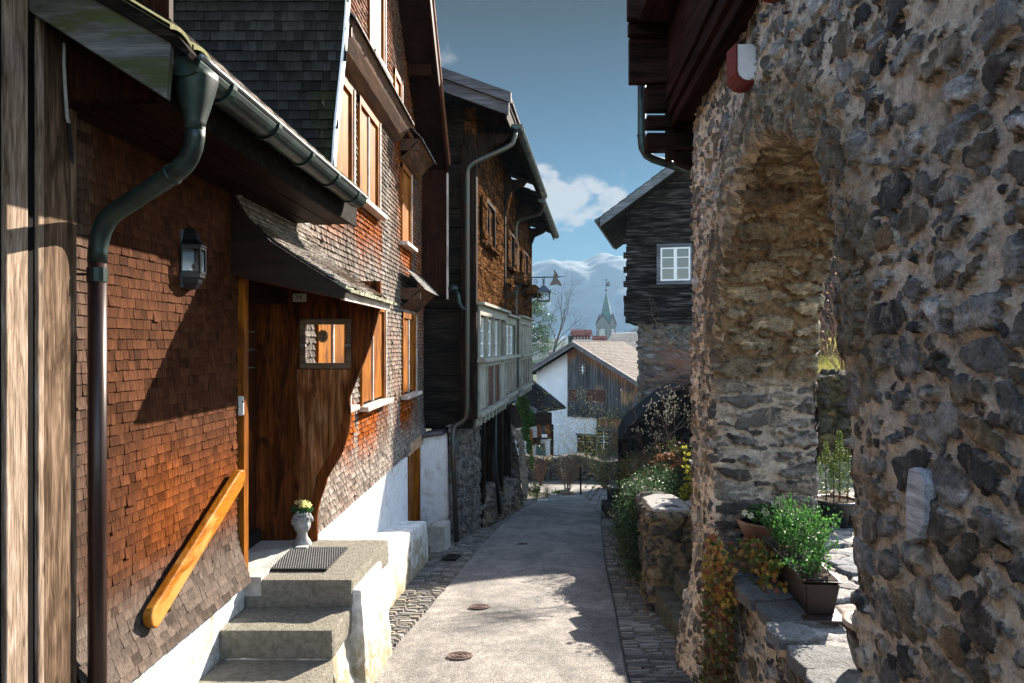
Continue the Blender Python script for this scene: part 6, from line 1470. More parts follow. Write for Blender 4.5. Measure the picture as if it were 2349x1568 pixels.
mb = MB(); a, b = P(1222, 1008, 35.9), P(1260, 1005, 35.9); mb.box(a.x, b.x, 35.75, 36.1, a.z + .01, b.z); part(WB, 'shelf', mb, M['post'])
mb = MB()
for x in (1246, 1252): c = P(x, 1004, 35.9); mb.lathe(tuple(c), [(.06, 0), (.09, .16)], 10)
part(WB, 'small_pots', mb, M['white'])
GB = thing('green_board', 'dark green board leaning against the white annex wall', 'board', P(1243, 1052, 35.8)); mb = MB(); mb.prism([P(1230.5, 1053, 35.8), P(1230, 1023, 35.9), P(1250, 1016, 35.9), P(1253, 1053, 35.8)], (0, .06, 0)); part(GB, 'panel', mb, plain('dark_green_paint', (.012, .07, .05), .5, .4))
# small dark roof behind on the left and slate roof behind on the right
def roofbit(name, label, pts, D, th, c, seed):
    t = thing(name, label, 'house', P(pts[0][0], pts[0][1], D)); q = [P(x, y, D + dd) for x, y, dd in pts]
    mb = MB(); mb.prism([p + Vector((0, 0, -.15)) for p in q], (0, 0, -.2)); part(t, 'roof_deck', mb, M['dark'])
    rnd = random.Random(seed); mb = MB(); n, m_ = 26, 16
    for i in range(n):
        for j in range(m_):
            g = rnd.uniform(.65, 1.35); cc = sc(c, g); s0, t0 = (i + .5 * (j % 2)) / n, j / m_
            if s0 + 1 / n > 1.001: continue
            p = [quadpt(q, s0, t0), quadpt(q, s0 + .94 / n, t0), quadpt(q, s0 + .94 / n, t0 + 1.1 / m_) + Vector((0, -.02, .05)), quadpt(q, s0, t0 + 1.1 / m_) + Vector((0, -.02, .05))]; mb.add(p, [(0, 1, 2, 3)], cc)
    part(t, 'roof_tiles', mb, M['slate_roof'])
    mb = MB(); a, b = q[3], q[2]; mb.prism([a + Vector((.2, .4, -.3)), b + Vector((-.2, .4, -.3)), b + Vector((-.2, .4, -4)), a + Vector((.2, .4, -4))], (0, 3, 0)); part(t, 'wall', mb, M['plaster'])
roofbit('slate_house', 'distant house with a grey slate roof between the barn and the chalet', ((1404, 764, 6), (1480, 762, 6), (1530, 812, 0), (1381, 806, 0)), 60, .2, (.16, .16, .165), 3)
roofbit('dark_roof_house', 'distant house with a dark roof behind the left eave of the barn', ((1262, 805, 3), (1300, 806, 3), (1290, 850, 0), (1236, 850, 0)), 52, .2, (.09, .09, .095), 5)

# church
CD = 150; CH = thing('church_tower', 'distant grey church tower with a pointed green copper spire', 'church', P(1390, 800, CD))
cc_ = P(1390.5, 790, CD); a_ = RAD(38); Wd = 3.15 / 2
def cq(x, y, z): return Vector((cc_.x + x * math.cos(a_) + y * math.sin(a_), CD - x * math.sin(a_) + y * math.cos(a_), z))
zb, zg, zp, zs = P(0, 830, CD).z - 8, P(0, 744.5, CD).z, P(0, 722, CD).z, P(0, 667, CD).z
mb = MB(); mb.hexa([cq(x, y, z) for z in (zb, zg) for y in (-Wd, Wd) for x in (-Wd, Wd)]); tw = part(CH, 'tower', mb, plain('church_stone', (.22, .23, .23), .9, .2, scale=1.6, c2=(.13, .14, .145), bumps=.5, bd=.05))
for q_ in range(4):
    r_ = Matrix.Rotation(q_ * math.pi / 2, 3, 'Z'); f_ = lambda x, y, z: cq(*(r_ @ Vector((x, y, 0))).xy, z)
    mb = MB(); mb.prism([f_(-Wd, -Wd - .03, zg), f_(Wd, -Wd - .03, zg), f_(0, -Wd - .03, zp)], f_(0, 1.0, 0) - f_(0, 0, 0)); part(CH, 'gable', mb, plain('church_shingle', (.20, .21, .22), .9, .2, scale=6))
    mb = MB(); mb.beam(f_(-Wd - .1, -Wd - .1, zg - .05), f_(0, -Wd - .1, zp + .05), .12, .12); mb.beam(f_(Wd + .1, -Wd - .1, zg - .05), f_(0, -Wd - .1, zp + .05), .12, .12); part(CH, 'gable_trim', mb, plain('church_red_trim', (.10, .05, .045), .7))
    zw0, zw1 = P(0, 771, CD).z, P(0, 756, CD).z
    mb = MB(); mb.hexa([f_(x, y, z) for z in (zw0, zw1) for y in (-Wd - .06, -Wd + .05) for x in (-.75, .75)]); lw_ = part(CH, 'belfry_window', mb, M['iron'])
    for k in range(6):
        zz_ = zw0 + (zw1 - zw0) * (k + .2) / 6; m2 = MB()
        m2.beam(f_(-.7, -Wd - .09, zz_), f_(0, -Wd - .09, zz_ + .18), .04, .11); m2.beam(f_(.7, -Wd - .09, zz_), f_(0, -Wd - .09, zz_ + .18), .04, .11); part(lw_, 'louvre', m2, M['white'])
mb = MB(); base = [cq(0, -Wd, zp - .1), cq(Wd, -Wd, zg), cq(Wd, 0, zp - .1), cq(Wd, Wd, zg), cq(0, Wd, zp - .1), cq(-Wd, Wd, zg), cq(-Wd, 0, zp - .1), cq(-Wd, -Wd, zg)]
midr = [cq(.55 * math.cos(t_) * 2.0, .55 * math.sin(t_) * 2.0, zp + .1) for t_ in [-math.pi / 2 + k * math.pi / 4 for k in range(8)]]
mb.add(base + midr + [cq(0, 0, zs)], [(k, (k + 1) % 8, 8 + (k + 1) % 8, 8 + k) for k in range(8)] + [(8 + k, 8 + (k + 1) % 8, 16) for k in range(8)]); part(CH, 'spire', mb, plain('spire_copper', (.10, .17, .155), .55, .4, .2, scale=2, c2=(.06, .11, .105)))
tip = cq(0, 0, zs)
mb = MB(); mb.tube([tip, tip + Vector((0, 0, 2.6))], .06, 6); mb.beam(tip + Vector((-.35, 0, 2.35)), tip + Vector((.35, 0, 2.35)), .06, .08); sp_ = part(CH, 'finial_cross', mb, M['iron'])
mb = MB(); mb.ball(tip + Vector((0, 0, .1)), .24, 10); part(sp_, 'ball', mb, M['iron'])
mb = MB(); mb.tube(spiral(tip + Vector((.45, 0, 1.35)), .42, 1, 16, 1.1), .09, 5); mb.tube(spiral(tip + Vector((.5, 0, 1.75)), .3, -1, 16, 1.1), .08, 5); mb.prism([tip + Vector((x, 0, z)) for x, z in ((.05, 1.0), (.7, .95), (.9, 1.15), (.5, 1.2), (.05, 1.5))], (0, .06, 0)); part(sp_, 'weathervane', mb, M['iron'])

# mountains
def mountains():
    rid = [(-400, 640), (300, 600), (800, 560), (1100, 600), (1215, 612), (1245, 600), (1262, 594), (1285, 600), (1310, 598), (1335, 603), (1355, 592), (1375, 583), (1395, 584), (1420, 596), (1450, 612), (1520, 600), (1700, 575), (2000, 560), (2400, 600), (2800, 640)]
    D = 1400; xs = np.linspace(-1500, 1650, 420); vs_ = np.linspace(0, 1, 46); X, V = np.meshgrid(xs, vs_, indexing='ij')
    top = np.interp(1174.5 + xs / D * F, [r[0] for r in rid], [(790 - r[1]) / F * D for r in rid])[:, None]
    prof = np.sin(V * math.pi * .5) ** 1.3
    Y = D - 500 + 500 * V; nz = fbm(X / 85, Y / 85, s=3, o=5)
    Z = EYE - 20 + (top + 20) * prof + 34 * nz * np.sin(V * math.pi) + 5 * fbm(X / 25, Y / 25, s=9) * (V > .9)
    snow = sst(.1, .35, (Z - 140) / 90 + 1.0 * fbm(X / 34, Y / 34, s=19, o=5) - .2)
    C = np.array([.21, .25, .275]) * (1 - snow[..., None]) + np.array([.23, .26, .28]) * snow[..., None]  # rock and snow toned towards pale sky blue, imitating haze
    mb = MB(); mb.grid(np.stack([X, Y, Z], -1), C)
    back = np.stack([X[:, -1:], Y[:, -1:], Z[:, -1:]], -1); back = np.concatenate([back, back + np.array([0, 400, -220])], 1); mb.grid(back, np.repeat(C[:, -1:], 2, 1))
    tag(mb.build('mountains', attr_mat('hazed_mountain_rock', .95, .1, (.02, .02, .02), 2, .3, 0), smooth=True), kind='structure')
    xs = np.linspace(-600, 900, 200); X, V = np.meshgrid(xs, np.linspace(0, 1, 20), indexing='ij'); D = 700
    pxs = 1174.5 + xs / D * F; top = np.interp(pxs, [-500, 900, 1200, 1240, 1400, 1440, 1470, 1520, 1800, 2400], [760, 770, 800, 778, 800, 765, 745, 735, 720, 740]); H_ = (790 - top) / F * D
    Z = EYE - 25 + (H_[:, None] + 25) * np.sin(V * math.pi / 2) + 5 * fbm(X / 40, V * 6, s=4); C = np.repeat(np.array([[[.05, .07, .05]]]), X.shape[0], 0); C = np.repeat(C, X.shape[1], 1)
    mb = MB(); mb.grid(np.stack([X, D - 250 + 250 * V, Z], -1), C); b_ = np.stack([X[:, -1:], D + 0 * X[:, -1:], Z[:, -1:]], -1); b_ = np.concatenate([b_, b_ + np.array([0, 250, -90])], 1); mb.grid(b_, np.repeat(C[:, -1:], 2, 1))
    tag(mb.build('hills', attr_mat('wooded_hill', .95, .1, (.05, .05, .05), 3, .4, 0), smooth=True), kind='structure')
mountains()

# ------------------------------------------------------------------ vegetation
def branch(mb, p, d, L, r, depth, spread, col, tips, rnd, droop=0, seg=4):
    pts = [Vector(p)]; q = Vector(p); dd = Vector(d).normalized()
    for i in range(seg):
        dd = (dd + Vector((rnd.gauss(0, .12), rnd.gauss(0, .12), rnd.gauss(0, .10) - droop))).normalized(); q = q + dd * L / seg; pts.append(q)
    mb.tube(pts, [max(.0008, r * (1 - .6 * i / seg)) for i in range(seg + 1)], 5 if depth > 1 else 3, col, cap=False)
    tips.append(q)
    if depth <= 0: return
    for k in range(rnd.choice((2, 3, 3, 4))):
        i = rnd.randint(1, seg); nd_ = (dd + Vector((rnd.gauss(0, spread), rnd.gauss(0, spread), rnd.gauss(0, spread * .7)))).normalized(); branch(mb, pts[i], nd_, L * rnd.uniform(.5, .8), r * (1 - .6 * i / seg) * .7, depth - 1, spread, col, tips, rnd, droop, seg)
def tree_birch():
    rnd = random.Random(21); D = 48; t = thing('birch_tree', 'tall bare birch tree with fine twigs behind the barn roof', 'tree', P(1262, 860, D))
    base = P(1262, 870, D); mb = MB(); tips = []
    tr = MB(); tr.tube([base, P(1272, 800, D), P(1285, 760, D), P(1296, 710, D)], [.12, .09, .06, .03], 7, (.09, .08, .075)); part(t, 'trunk', tr, M['bark'])
    for (x, y, tx, ty, r, L) in ((1266, 835, 1235, 700, .09, 2.6), (1272, 800, 1330, 740, .08, 2.0), (1275, 790, 1250, 660, .08, 2.4), (1284, 765, 1320, 670, .07, 2.0), (1290, 740, 1290, 640, .06, 2.0), (1268, 820, 1300, 780, .05, 1.6), (1264, 845, 1225, 760, .06, 2.0), (1296, 715, 1310, 650, .04, 1.4), (1270, 810, 1335, 780, .05, 1.6), (1280, 780, 1335, 700, .06, 2.0), (1262, 850, 1240, 780, .05, 1.8)):
        a, b = P(x, y, D + rnd.uniform(-.5, .5)), P(tx, ty, D + rnd.uniform(-1, 1)); L = (b - a).length * .66; branch(mb, a, b - a, L, r * .5, 5, .34, (.075, .065, .06), tips, rnd, droop=-.02)
    part(t, 'crown', mb, M['bark'])
tree_birch()
def tree_pine():
    rnd = random.Random(5); D = 42; t = thing('pine_tree', 'green pine tree beside the far end of the log house', 'tree', P(1215, 900, D)); tr = MB(); tr.tube([P(1216, 900, D), P(1214, 780, D), P(1210, 640, D)], [.22, .15, .04], 7, (.08, .055, .04)); part(t, 'trunk', tr, M['bark'])
    mb = MB(); br = MB()
    for i in range(46):
        y = rnd.uniform(655, 850); w = 48 if y > 700 else 30 + 20 * (y - 655) / 45; x = rnd.uniform(1185, 1212 + w); d = D + rnd.uniform(-1.1, 1.1); c = P(x, y, d)
        br.tube([P(1213, min(y + 14, 880), D), c], [.03, .008], 3, (.06, .045, .035), cap=False)
        for k in range(150):
            v = Vector((rnd.gauss(0, .30), rnd.gauss(0, .26), rnd.gauss(0, .13))); g = rnd.uniform(.6, 1.5); mb.leaf(c + v, rnd.uniform(.10, .2), (.05 * g, .10 * g, .05 * g), .22)
    part(t, 'branches', br, M['bark']); part(t, 'crown', mb, M['leaf'])
tree_pine()
def shrub(name, label, cat, base, n, h, spread, stemcol, leafcols=None, nleaf=0, lsize=.05, seed=1, r=.008, depth=2, lean=(0, 0), group=None, crown=None):
    rnd = random.Random(seed); random.seed(seed * 7 + 1); t = thing(name, label, cat, base, group); mb = MB(); tips = []
    for i in range(n):
        a = rnd.uniform(0, 6.28); k = rnd.uniform(0, spread); d = Vector((math.cos(a) * k + lean[0], math.sin(a) * k + lean[1], 1)); b = Vector(base) + Vector((math.cos(a), math.sin(a), 0)) * rnd.uniform(0, .12 * spread)
        branch(mb, b, d, h * rnd.uniform(.6, 1.0), r, depth, .28, sc(stemcol, rnd.uniform(.7, 1.3)), tips, rnd)
    part(t, 'stems', mb, M['bark'])
    if nleaf:
        lf = MB()
        for i in range(nleaf):
            p = rnd.choice(tips) + Vector((rnd.gauss(0, .06), rnd.gauss(0, .06), rnd.gauss(0, .06))) * h if crown is None else crown(); g = rnd.uniform(.6, 1.4); lf.leaf(p, lsize * rnd.uniform(.6, 1.3), sc(rnd.choice(leafcols), g), .55)
        part(t, 'leaves', lf, M['leaf'])
    return t
gr = lambda px, d: Vector(((px - 1174.5) / F * d, d, gz(d)))
shrub('bare_shrub', 'bare brown shrub beside the wooden stake at the lane end', 'shrub', gr(1302, 23.6), 26, 1.45, .55, (.12, .075, .05), seed=3, r=.011, depth=2)
shrub('bare_shrub', 'reddish bare twigs behind the stone buttress', 'shrub', gr(1240, 25.5), 22, 1.3, .4, (.13, .065, .045), [(.2, .16, .04), (.12, .12, .03)], 60, .08, seed=4, r=.009)
shrub('rose_bush', 'tall rose bush with yellowish leaves in front of the garden wall', 'shrub', gr(1388, 24.8), 34, 2.0, .75, (.08, .085, .03), [(.16, .18, .06), (.22, .20, .09), (.10, .13, .04)], 2600, .055, seed=6, r=.008, depth=3)
shrub('bare_shrub', 'tall stiff bare stems behind the garden wall', 'shrub', gr(1320, 29.5), 12, 1.3, .5, (.08, .06, .05), seed=8, r=.01)
shrub('low_plant', 'low yellow green plant at the foot of the stone buttress', 'plant', gr(1232, 20.2), 12, .42, .8, (.12, .10, .04), [(.20, .24, .05), (.10, .18, .03), (.25, .20, .08)], 700, .05, seed=9, depth=1)
shrub('dry_grass_tuft', 'pale dry grass tuft beside the low plant', 'plant', gr(1255, 21.5), 70, .5, .45, (.30, .25, .12), seed=10, r=.004, depth=0)
shrub('spring_flowers', 'small patch of green spring leaves by the boulder', 'plant', gr(1278, 22.2), 30, .18, .9, (.10, .18, .03), [(.10, .20, .03), (.14, .26, .05)], 300, .06, seed=11, r=.003, depth=0)
ST_ = thing('wooden_stake', 'upright brown wooden stake in the garden strip', 'stake', gr(1332, 22.0)); mb = MB(); mb.tube([gr(1332.5, 22) + Vector((0, 0, -.1)), gr(1331.5, 22) + Vector((0, 0, .95))], [.03, .026], 8); part(ST_, 'stake', mb, M['post'])
mb = MB(); g_ = gr(1297, 22.0); rough_box(mb, c8(g_.x - .14, g_.x + .13, 21.9, 22.15, g_.z - .05, g_.z + .21), .02, .03, 31, .10); tag(mb.build('boulder', M['stone'] if False else plain('brown_boulder', (.20, .15, .11), .9, .2, scale=9, c2=(.10, .08, .06), bumps=.8), smooth=True), 'rounded brown boulder on the edge of the garden strip', 'boulder')
mb = MB(); g_ = gr(1245, 19.9); rough_box(mb, c8(g_.x - .16, g_.x + .16, 19.8, 19.95, g_.z - .05, g_.z + .08), .02, .008, 32, .02); tag(mb.build('kerb_stone', M['concrete_light'], smooth=True), 'pale kerb stone beside the low plant', 'kerb stone')
mb = MB(); q_ = gr(1311, 22.1); rough_box(mb, c8(q_.x - .08, q_.x + .09, 22.0, 22.2, q_.z - .05, q_.z + .12), .02, .02, 33, .06); tag(mb.build('stone', plain('rusty_stone', (.24, .14, .08), .9, .2, scale=9), smooth=True), 'small rusty stone right of the boulder', 'stone')
# loose leaves and low growth on the garden strip
mb = MB(); random.seed(5)
for i in range(5200):
    y = random.uniform(21.5, 29); x = random.uniform(.2, 5.2)
    if random.random() > .35 + .65 * float(vn(np.array([x * 1.1]), np.array([y * .9]), s=2)[0]): continue
    if edge(y, 1) < x < edge(y, 2): continue
    c = random.choice([(.13, .10, .04), (.10, .15, .03), (.20, .16, .06), (.08, .13, .03)]); mb.leaf((x, y, gz(y) + random.uniform(.005, .06)), random.uniform(.04, .10), c, .5)
tag(mb.build('ground_cover', M['leaf']), kind='stuff')
GW = thing('garden_wall', 'low rubble garden wall in front of the far houses', 'garden wall', gr(1320, 27.5))
gzf = lambda x, y: gz(y) - .3
rubble(GW, 'masonry', [(.4, 27.2), (1.6, 27.8), (3.0, 27.6), (4.4, 27.0), (5.6, 26.5)][::-1], gzf, lambda x, y: gz(y) + .95 + .08 * math.sin(x * 3) - .12 * smooth(2.2, 4, x), 111, .3, .18, .07, .03, pal=DK + LICH, mortar=(.13, .12, .09), cover=.2, capw=.45)
def evergreen():
    random.seed(31); t = thing('evergreen_climber', 'glossy evergreen climber behind the stone buttress', 'climber', gr(1205, 20.6)); mb = MB(); mb.tube([gr(1200, 20.6), P(1198, 1000, 20.6), P(1203, 930, 20.6)], [.04, .03, .015], 6, (.06, .045, .03)); part(t, 'stem', mb, M['bark']); mb = MB()
    for (x, y, rx_, rz, n) in ((1200, 930, .22, .30, 700), (1212, 960, .22, .3, 700), (1205, 995, .16, .25, 450), (1214, 1025, .10, .25, 300), (1196, 905, .15, .12, 250), (1220, 1060, .06, .25, 150)): leafcloud(mb, n, blob(P(x, y, 20.5), (rx_, .3, rz)), .075, [(.05, .13, .02), (.09, .20, .03), (.03, .07, .015)])
    part(t, 'foliage', mb, M['leaf']); mb = MB(); tips = []; rnd = random.Random(3)
    for i in range(14): branch(mb, P(1212 + i, 925 + i * 5, 20.5), Vector((1, 0, rnd.uniform(-.1, .4))), .55, .006, 1, .3, (.09, .06, .05), tips, rnd)
    part(t, 'twigs', mb, M['bark'])
evergreen()
#@@GARDEN

# ------------------------------------------------------------------ planted terrace on the right of the lane
PW = thing('planter_wall', 'mossy rubble retaining wall of the planted bed, with slate slabs on top', 'retaining wall', (1.6, 8.5, gz(8.5)))
ptop = lambda y: EYE - 1.66 - .085 * (y - 6.6)
PATH = [(2.25, 6.55), (1.42, 6.58), (1.36, 6.64), (1.40, 7.0), (1.52, 8.2), (1.76, 9.85), (2.05, 11.6), (2.35, 13.2)]
rubble(PW, 'masonry', PATH, lambda x, y: gz(y) - .2, lambda x, y: ptop(y) + .04 * math.sin(y * 4), 121, .20, .15, .05, .016, pal=LICH + DK[:3], mortar=(.25, .20, .13), cover=.35, capw=.34)
for k, (x0, y0, x1, y1, dz) in enumerate(((1.37, 6.60, 1.78, 7.05, .03), (1.74, 6.58, 2.2, 6.95, .05), (1.42, 7.02, 1.8, 7.5, .015))):
    sb = MB(); slab(sb, [(x0, y0 + .04), (x0 + .12, y0), (x1 - .05, y0 + .02), (x1, y0 + .2), (x1 - .04, y1), (x0 + .15, y1 + .03), (x0 - .01, y1 - .1)], ptop(y0) + dz + .03, .07, k + 3, (.30, .29, .27)); part(PW, 'cap_slab', sb, M['flag'], bevel=.01)
BX, BY = np.meshgrid(np.linspace(0, 1, 30), np.linspace(6.9, 14.5, 60), indexing='ij')
lx = np.interp(BY, [p[1] for p in PATH[2:]] + [14.5], [p[0] for p in PATH[2:]] + [2.6]) + .25
X = lx + (6.2 - lx) * BX; Zb = EYE - 1.72 - .085 * (BY - 6.6) + .06 * fbm(X / .3, BY / .3, s=4) + .20 * np.clip(X - 2.6, 0, 3)
tag(MB().grid(np.stack([X, BY, Zb], -1)).build('planting_bed', M['soil'], smooth=True), kind='structure')
# stone steps up between the bed and the arched wall
SS_ = thing('stone_steps', 'dark mossy stone steps between the planted bed and the arched wall', 'steps', (1.7, 5.9, gz(6)))
for k in range(5):
    x0 = 1.36 + .17 * k; z1 = gz(5.9) + .16 + .17 * k
    mb = MB(); rough_box(mb, [(x0, 5.24, z1 - .3), (2.6, 5.24, z1 - .3), (x0, 6.56, z1 - .3), (2.6, 6.56, z1 - .3), (x0, 5.24, z1), (2.6, 5.24, z1), (x0 + .02, 6.56, z1 - .01), (2.6, 6.56, z1)], .03, .02, 40 + k, .03); part(SS_, 'step', mb, plain('mossy_step_stone', (.10, .095, .075), .95, .2, scale=14, c2=(.045, .045, .03), bumps=1.0, bd=.02), smooth=True)
# dark stair parapet of the chalet
DP = thing('stair_parapet', 'dark overgrown sloping stone stair parapet beside the lane', 'parapet', P(1440, 1150, 14))
pp = [(1424, 1185), (1426, 1010), (1436, 985), (1470, 955), (1530, 905), (1600, 870), (1680, 840), (1680, 1185)]
mb = MB(); ys = np.linspace(0, 1, 60); pxs = np.linspace(1424, 1700, 80); ty = np.interp(pxs, [p[0] for p in pp[1:-1]], [p[1] for p in pp[1:-1]])
PX, T_ = np.meshgrid(pxs, ys, indexing='ij'); PY = 1185 + (ty[:, None] - 1185) * T_; Dp = 14.6
Xp = (PX - 1174.5) / F * Dp; Zp = EYE - (PY - 790) / F * Dp; H, C = stone_field(Xp, Zp, 131, .26, .17, .07, (.028, .026, .022), [(.018, .018, .018), (.035, .034, .03), (.05, .048, .04), (.012, .012, .012)], .3)
mb.grid(np.stack([Xp, Dp - H, Zp], -1), C)
L2 = np.linspace(0, 2.5, 40); ZZ, LL_ = np.meshgrid(np.linspace(0, 1, 40), L2, indexing='ij'); zt2 = Zp[0, -1]; zb2 = Zp[0, 0]; H, C = stone_field(LL_, ZZ * 2, 132, .26, .17, .06, (.03, .028, .024), [(.02, .02, .02), (.04, .038, .034)], .3)
mb.grid(np.stack([Xp[0, 0] - H + .16 * LL_, Dp + LL_, zb2 + (zt2 - zb2) * ZZ], -1), C)
top = np.stack([np.stack([Xp[:, -1], Dp + 0 * Xp[:, -1], Zp[:, -1]], -1), np.stack([Xp[:, -1] + .3, Dp + 2.3 + 0 * Xp[:, -1], Zp[:, -1]], -1)], 1); mb.grid(top, np.full((80, 2, 7), .03))
part(DP, 'masonry', mb, M['stone'], smooth=True)
mb = MB(); mb.tube([P(1424, 1185, 14.5), P(1424, 1060, 14.5)] , .012, 6); mb.tube(spiral(P(1417, 1063, 14.5), .08, -1, 22, 1.3), .014, 6); part(DP, 'iron_rail_scroll', mb, M['iron'])
for k, (x0, x1, y0, y1, d) in enumerate(((1405, 1440, 1141, 1166, 15.2), (1387, 1430, 1160, 1168, 15.0))):
    a, b = P(x0, y1, d), P(x1, y0, d); mb = MB(); rough_box(mb, c8(a.x, b.x + .3, d, d + .9 - .3 * k, a.z - .15, b.z), .04, .012, 50 + k, .03)
    part(DP, 'foot_step', mb, plain('dark_step', (.05, .048, .045), .9, .2, scale=10, bumps=.6), smooth=True)
GG = [(.05, .11, .03), (.08, .16, .05), (.04, .08, .03)]
def bushy(name, label, blobs, size, cols, asp, seed, stem=True, d=.9):
    random.seed(seed); c0 = blobs[0][0]; t = thing(name, label, 'shrub', (c0[0], c0[1], c0[2] - .3)); mb = MB()
    for c, r, n in blobs:
        cl = [(Vector(blob(c, r)()), random.uniform(.6, 1.45)) for _ in range(max(4, n // 28))]
        for q, g in cl:
            for _ in range(28): mb.leaf(q + Vector((random.gauss(0, 1), random.gauss(0, 1), random.gauss(0, 1))) * size * 1.4, size * random.uniform(.6, 1.3), sc(random.choice(cols), g * random.uniform(.8, 1.2)), asp)
    part(t, 'foliage', mb, M['leaf'])
    if stem:
        rnd = random.Random(seed); mb = MB(); tips = []
        for c, r, n in blobs:
            for k in range(12): branch(mb, (c[0] + rnd.gauss(0, .05), c[1] + rnd.gauss(0, .1), c[2] - r[2] * .8), Vector((rnd.gauss(0, r[0]), rnd.gauss(0, r[1]), r[2] * 1.3)), r[2] * 1.9, .006, 1, .3, (.10, .08, .04), tips, rnd)
        part(t, 'stems', mb, M['bark'])
    return t
bushy('rosemary_bush', 'dense grey green trailing bush hanging over the retaining wall', [((1.70, 8.3, EYE - 1.92), (.34, .75, .22), 9000), ((1.42, 8.1, EYE - 2.15), (.15, .55, .26), 6500), ((1.38, 7.9, EYE - 2.45), (.10, .40, .24), 2600), ((2.0, 8.9, EYE - 1.85), (.40, .6, .22), 4200)], .042, [(.04, .085, .03), (.06, .12, .045), (.09, .14, .08), (.025, .05, .018)], .34, 41)
bushy('cotoneaster_bush', 'loose arching shrub with tiny leaves behind the trailing bush', [((2.0, 10.6, EYE - 1.98), (.40, .6, .28), 3500), ((2.45, 10.3, EYE - 1.75), (.45, .5, .28), 3500), ((1.85, 11.6, EYE - 2.4), (.25, .4, .25), 700)], .03, [(.07, .11, .025), (.10, .13, .04), (.12, .06, .03)], .6, 42)
bushy('round_evergreen', 'dense round evergreen bush unseen beyond the arched wall, added for its lane shadow', [((2.45, 7.35, EYE - 1.35), (.45, .5, .5), 5200)], .05, [(.05, .10, .03), (.08, .14, .04)], .5, 43)  # unseen bush added to shade the right edge of the lane
rnd = random.Random(9); mb = MB(); lf = MB()
for k in range(9):
    p = Vector((1.95, 10.9 + rnd.uniform(-.4, .4), EYE - 2.1)); q = p + Vector((-.55 - rnd.uniform(0, .25), rnd.uniform(-.2, .2), -.25 - rnd.uniform(0, .25))); pts = arc(p, p + Vector((-.3, 0, .25)), q, 8); mb.tube(pts, .003, 3, (.08, .05, .03))
    for w in pts[2:]:
        for _ in range(5): lf.leaf(w + Vector((rnd.gauss(0, .015), rnd.gauss(0, .015), rnd.gauss(0, .015))), .03, (.13, .18, .05), .6)
CA = thing('arching_sprays', 'thin leafy sprays arching out over the lane from the planted bed', 'shrub', (1.95, 10.9, EYE - 2.3)); part(CA, 'stems', mb, M['bark']); part(CA, 'leaves', lf, M['leaf'])
# dried hydrangea
HY = thing('dried_hydrangea', 'dried hydrangea with rust brown flower heads', 'shrub', (2.2, 9.4, EYE - 2.1)); mb = MB(); hd = MB(); random.seed(77)
for (x, y, r) in ((1512, 1052, .085), (1534, 1047, .075), (1550, 1078, .09), (1486, 1092, .08), (1500, 1064, .06), (1562, 1060, .09), (1542, 1100, .07), (1522, 1074, .06), (1575, 1085, .08)):
    c = P(x, y, 9.4 + random.uniform(-.25, .25)); mb.tube([(c.x + random.uniform(-.1, .1), c.y, EYE - 2.15), c], .004, 4, (.14, .08, .05))
    for _ in range(260):
        v = Vector((random.gauss(0, 1), random.gauss(0, 1), random.gauss(0, 1))).normalized() * r * random.uniform(.7, 1.05); v.z *= .7; hd.leaf(c + v, .028, sc(random.choice([(.20, .085, .035), (.28, .13, .06), (.14, .06, .03)]), random.uniform(.6, 1.3)), .8)
part(HY, 'stems', mb, M['bark']); part(HY, 'flower_heads', hd, M['leaf'])
# gold-edged upright evergreen
EU = thing('golden_spindle', 'upright golden yellow leaved evergreen beside the arched wall', 'shrub', (1.86, 7.25, EYE - 1.9)); mb = MB(); lf = MB(); random.seed(12)
for (xb, xt, yt) in ((1583, 1572, 1030), (1578, 1566, 1120), (1592, 1588, 1080), (1600, 1604, 1050), (1584, 1590, 1150)):
    a, b = P(xb, 1230, 7.25), P(xt, yt, 7.15 + random.uniform(0, .3)); pts = [a + (b - a) * i / 14 + Vector((.012 * math.sin(i), 0, 0)) for i in range(15)]; mb.tube(pts, .004, 4, (.12, .14, .04))
    for i, w in enumerate(pts[2:]):
        for _ in range(7):
            dv = Vector((random.gauss(0, 1), random.gauss(0, 1), random.uniform(.2, 1.2))).normalized(); s_ = random.uniform(.035, .052); sd = dv.cross(Vector((0, 1, .3))).normalized() * s_ * .28; o_ = w + dv * .008
            col = random.choice([(.55, .50, .05), (.62, .58, .08), (.40, .42, .05)]); lf.add([o_, o_ + dv * s_ * .5 + sd, o_ + dv * s_, o_ + dv * s_ * .5 - sd], [(0, 1, 2), (0, 2, 3)], col)
            sd = sd * .5; o2_ = o_ + Vector((0, -.0012, .0005)); lf.add([o2_ + dv * s_ * .12, o2_ + dv * s_ * .5 + sd, o2_ + dv * s_ * .85, o2_ + dv * s_ * .5 - sd], [(0, 1, 2), (0, 2, 3)], (.10, .20, .03))
part(EU, 'stems', mb, M['bark']); part(EU, 'leaves', lf, M['leaf'])
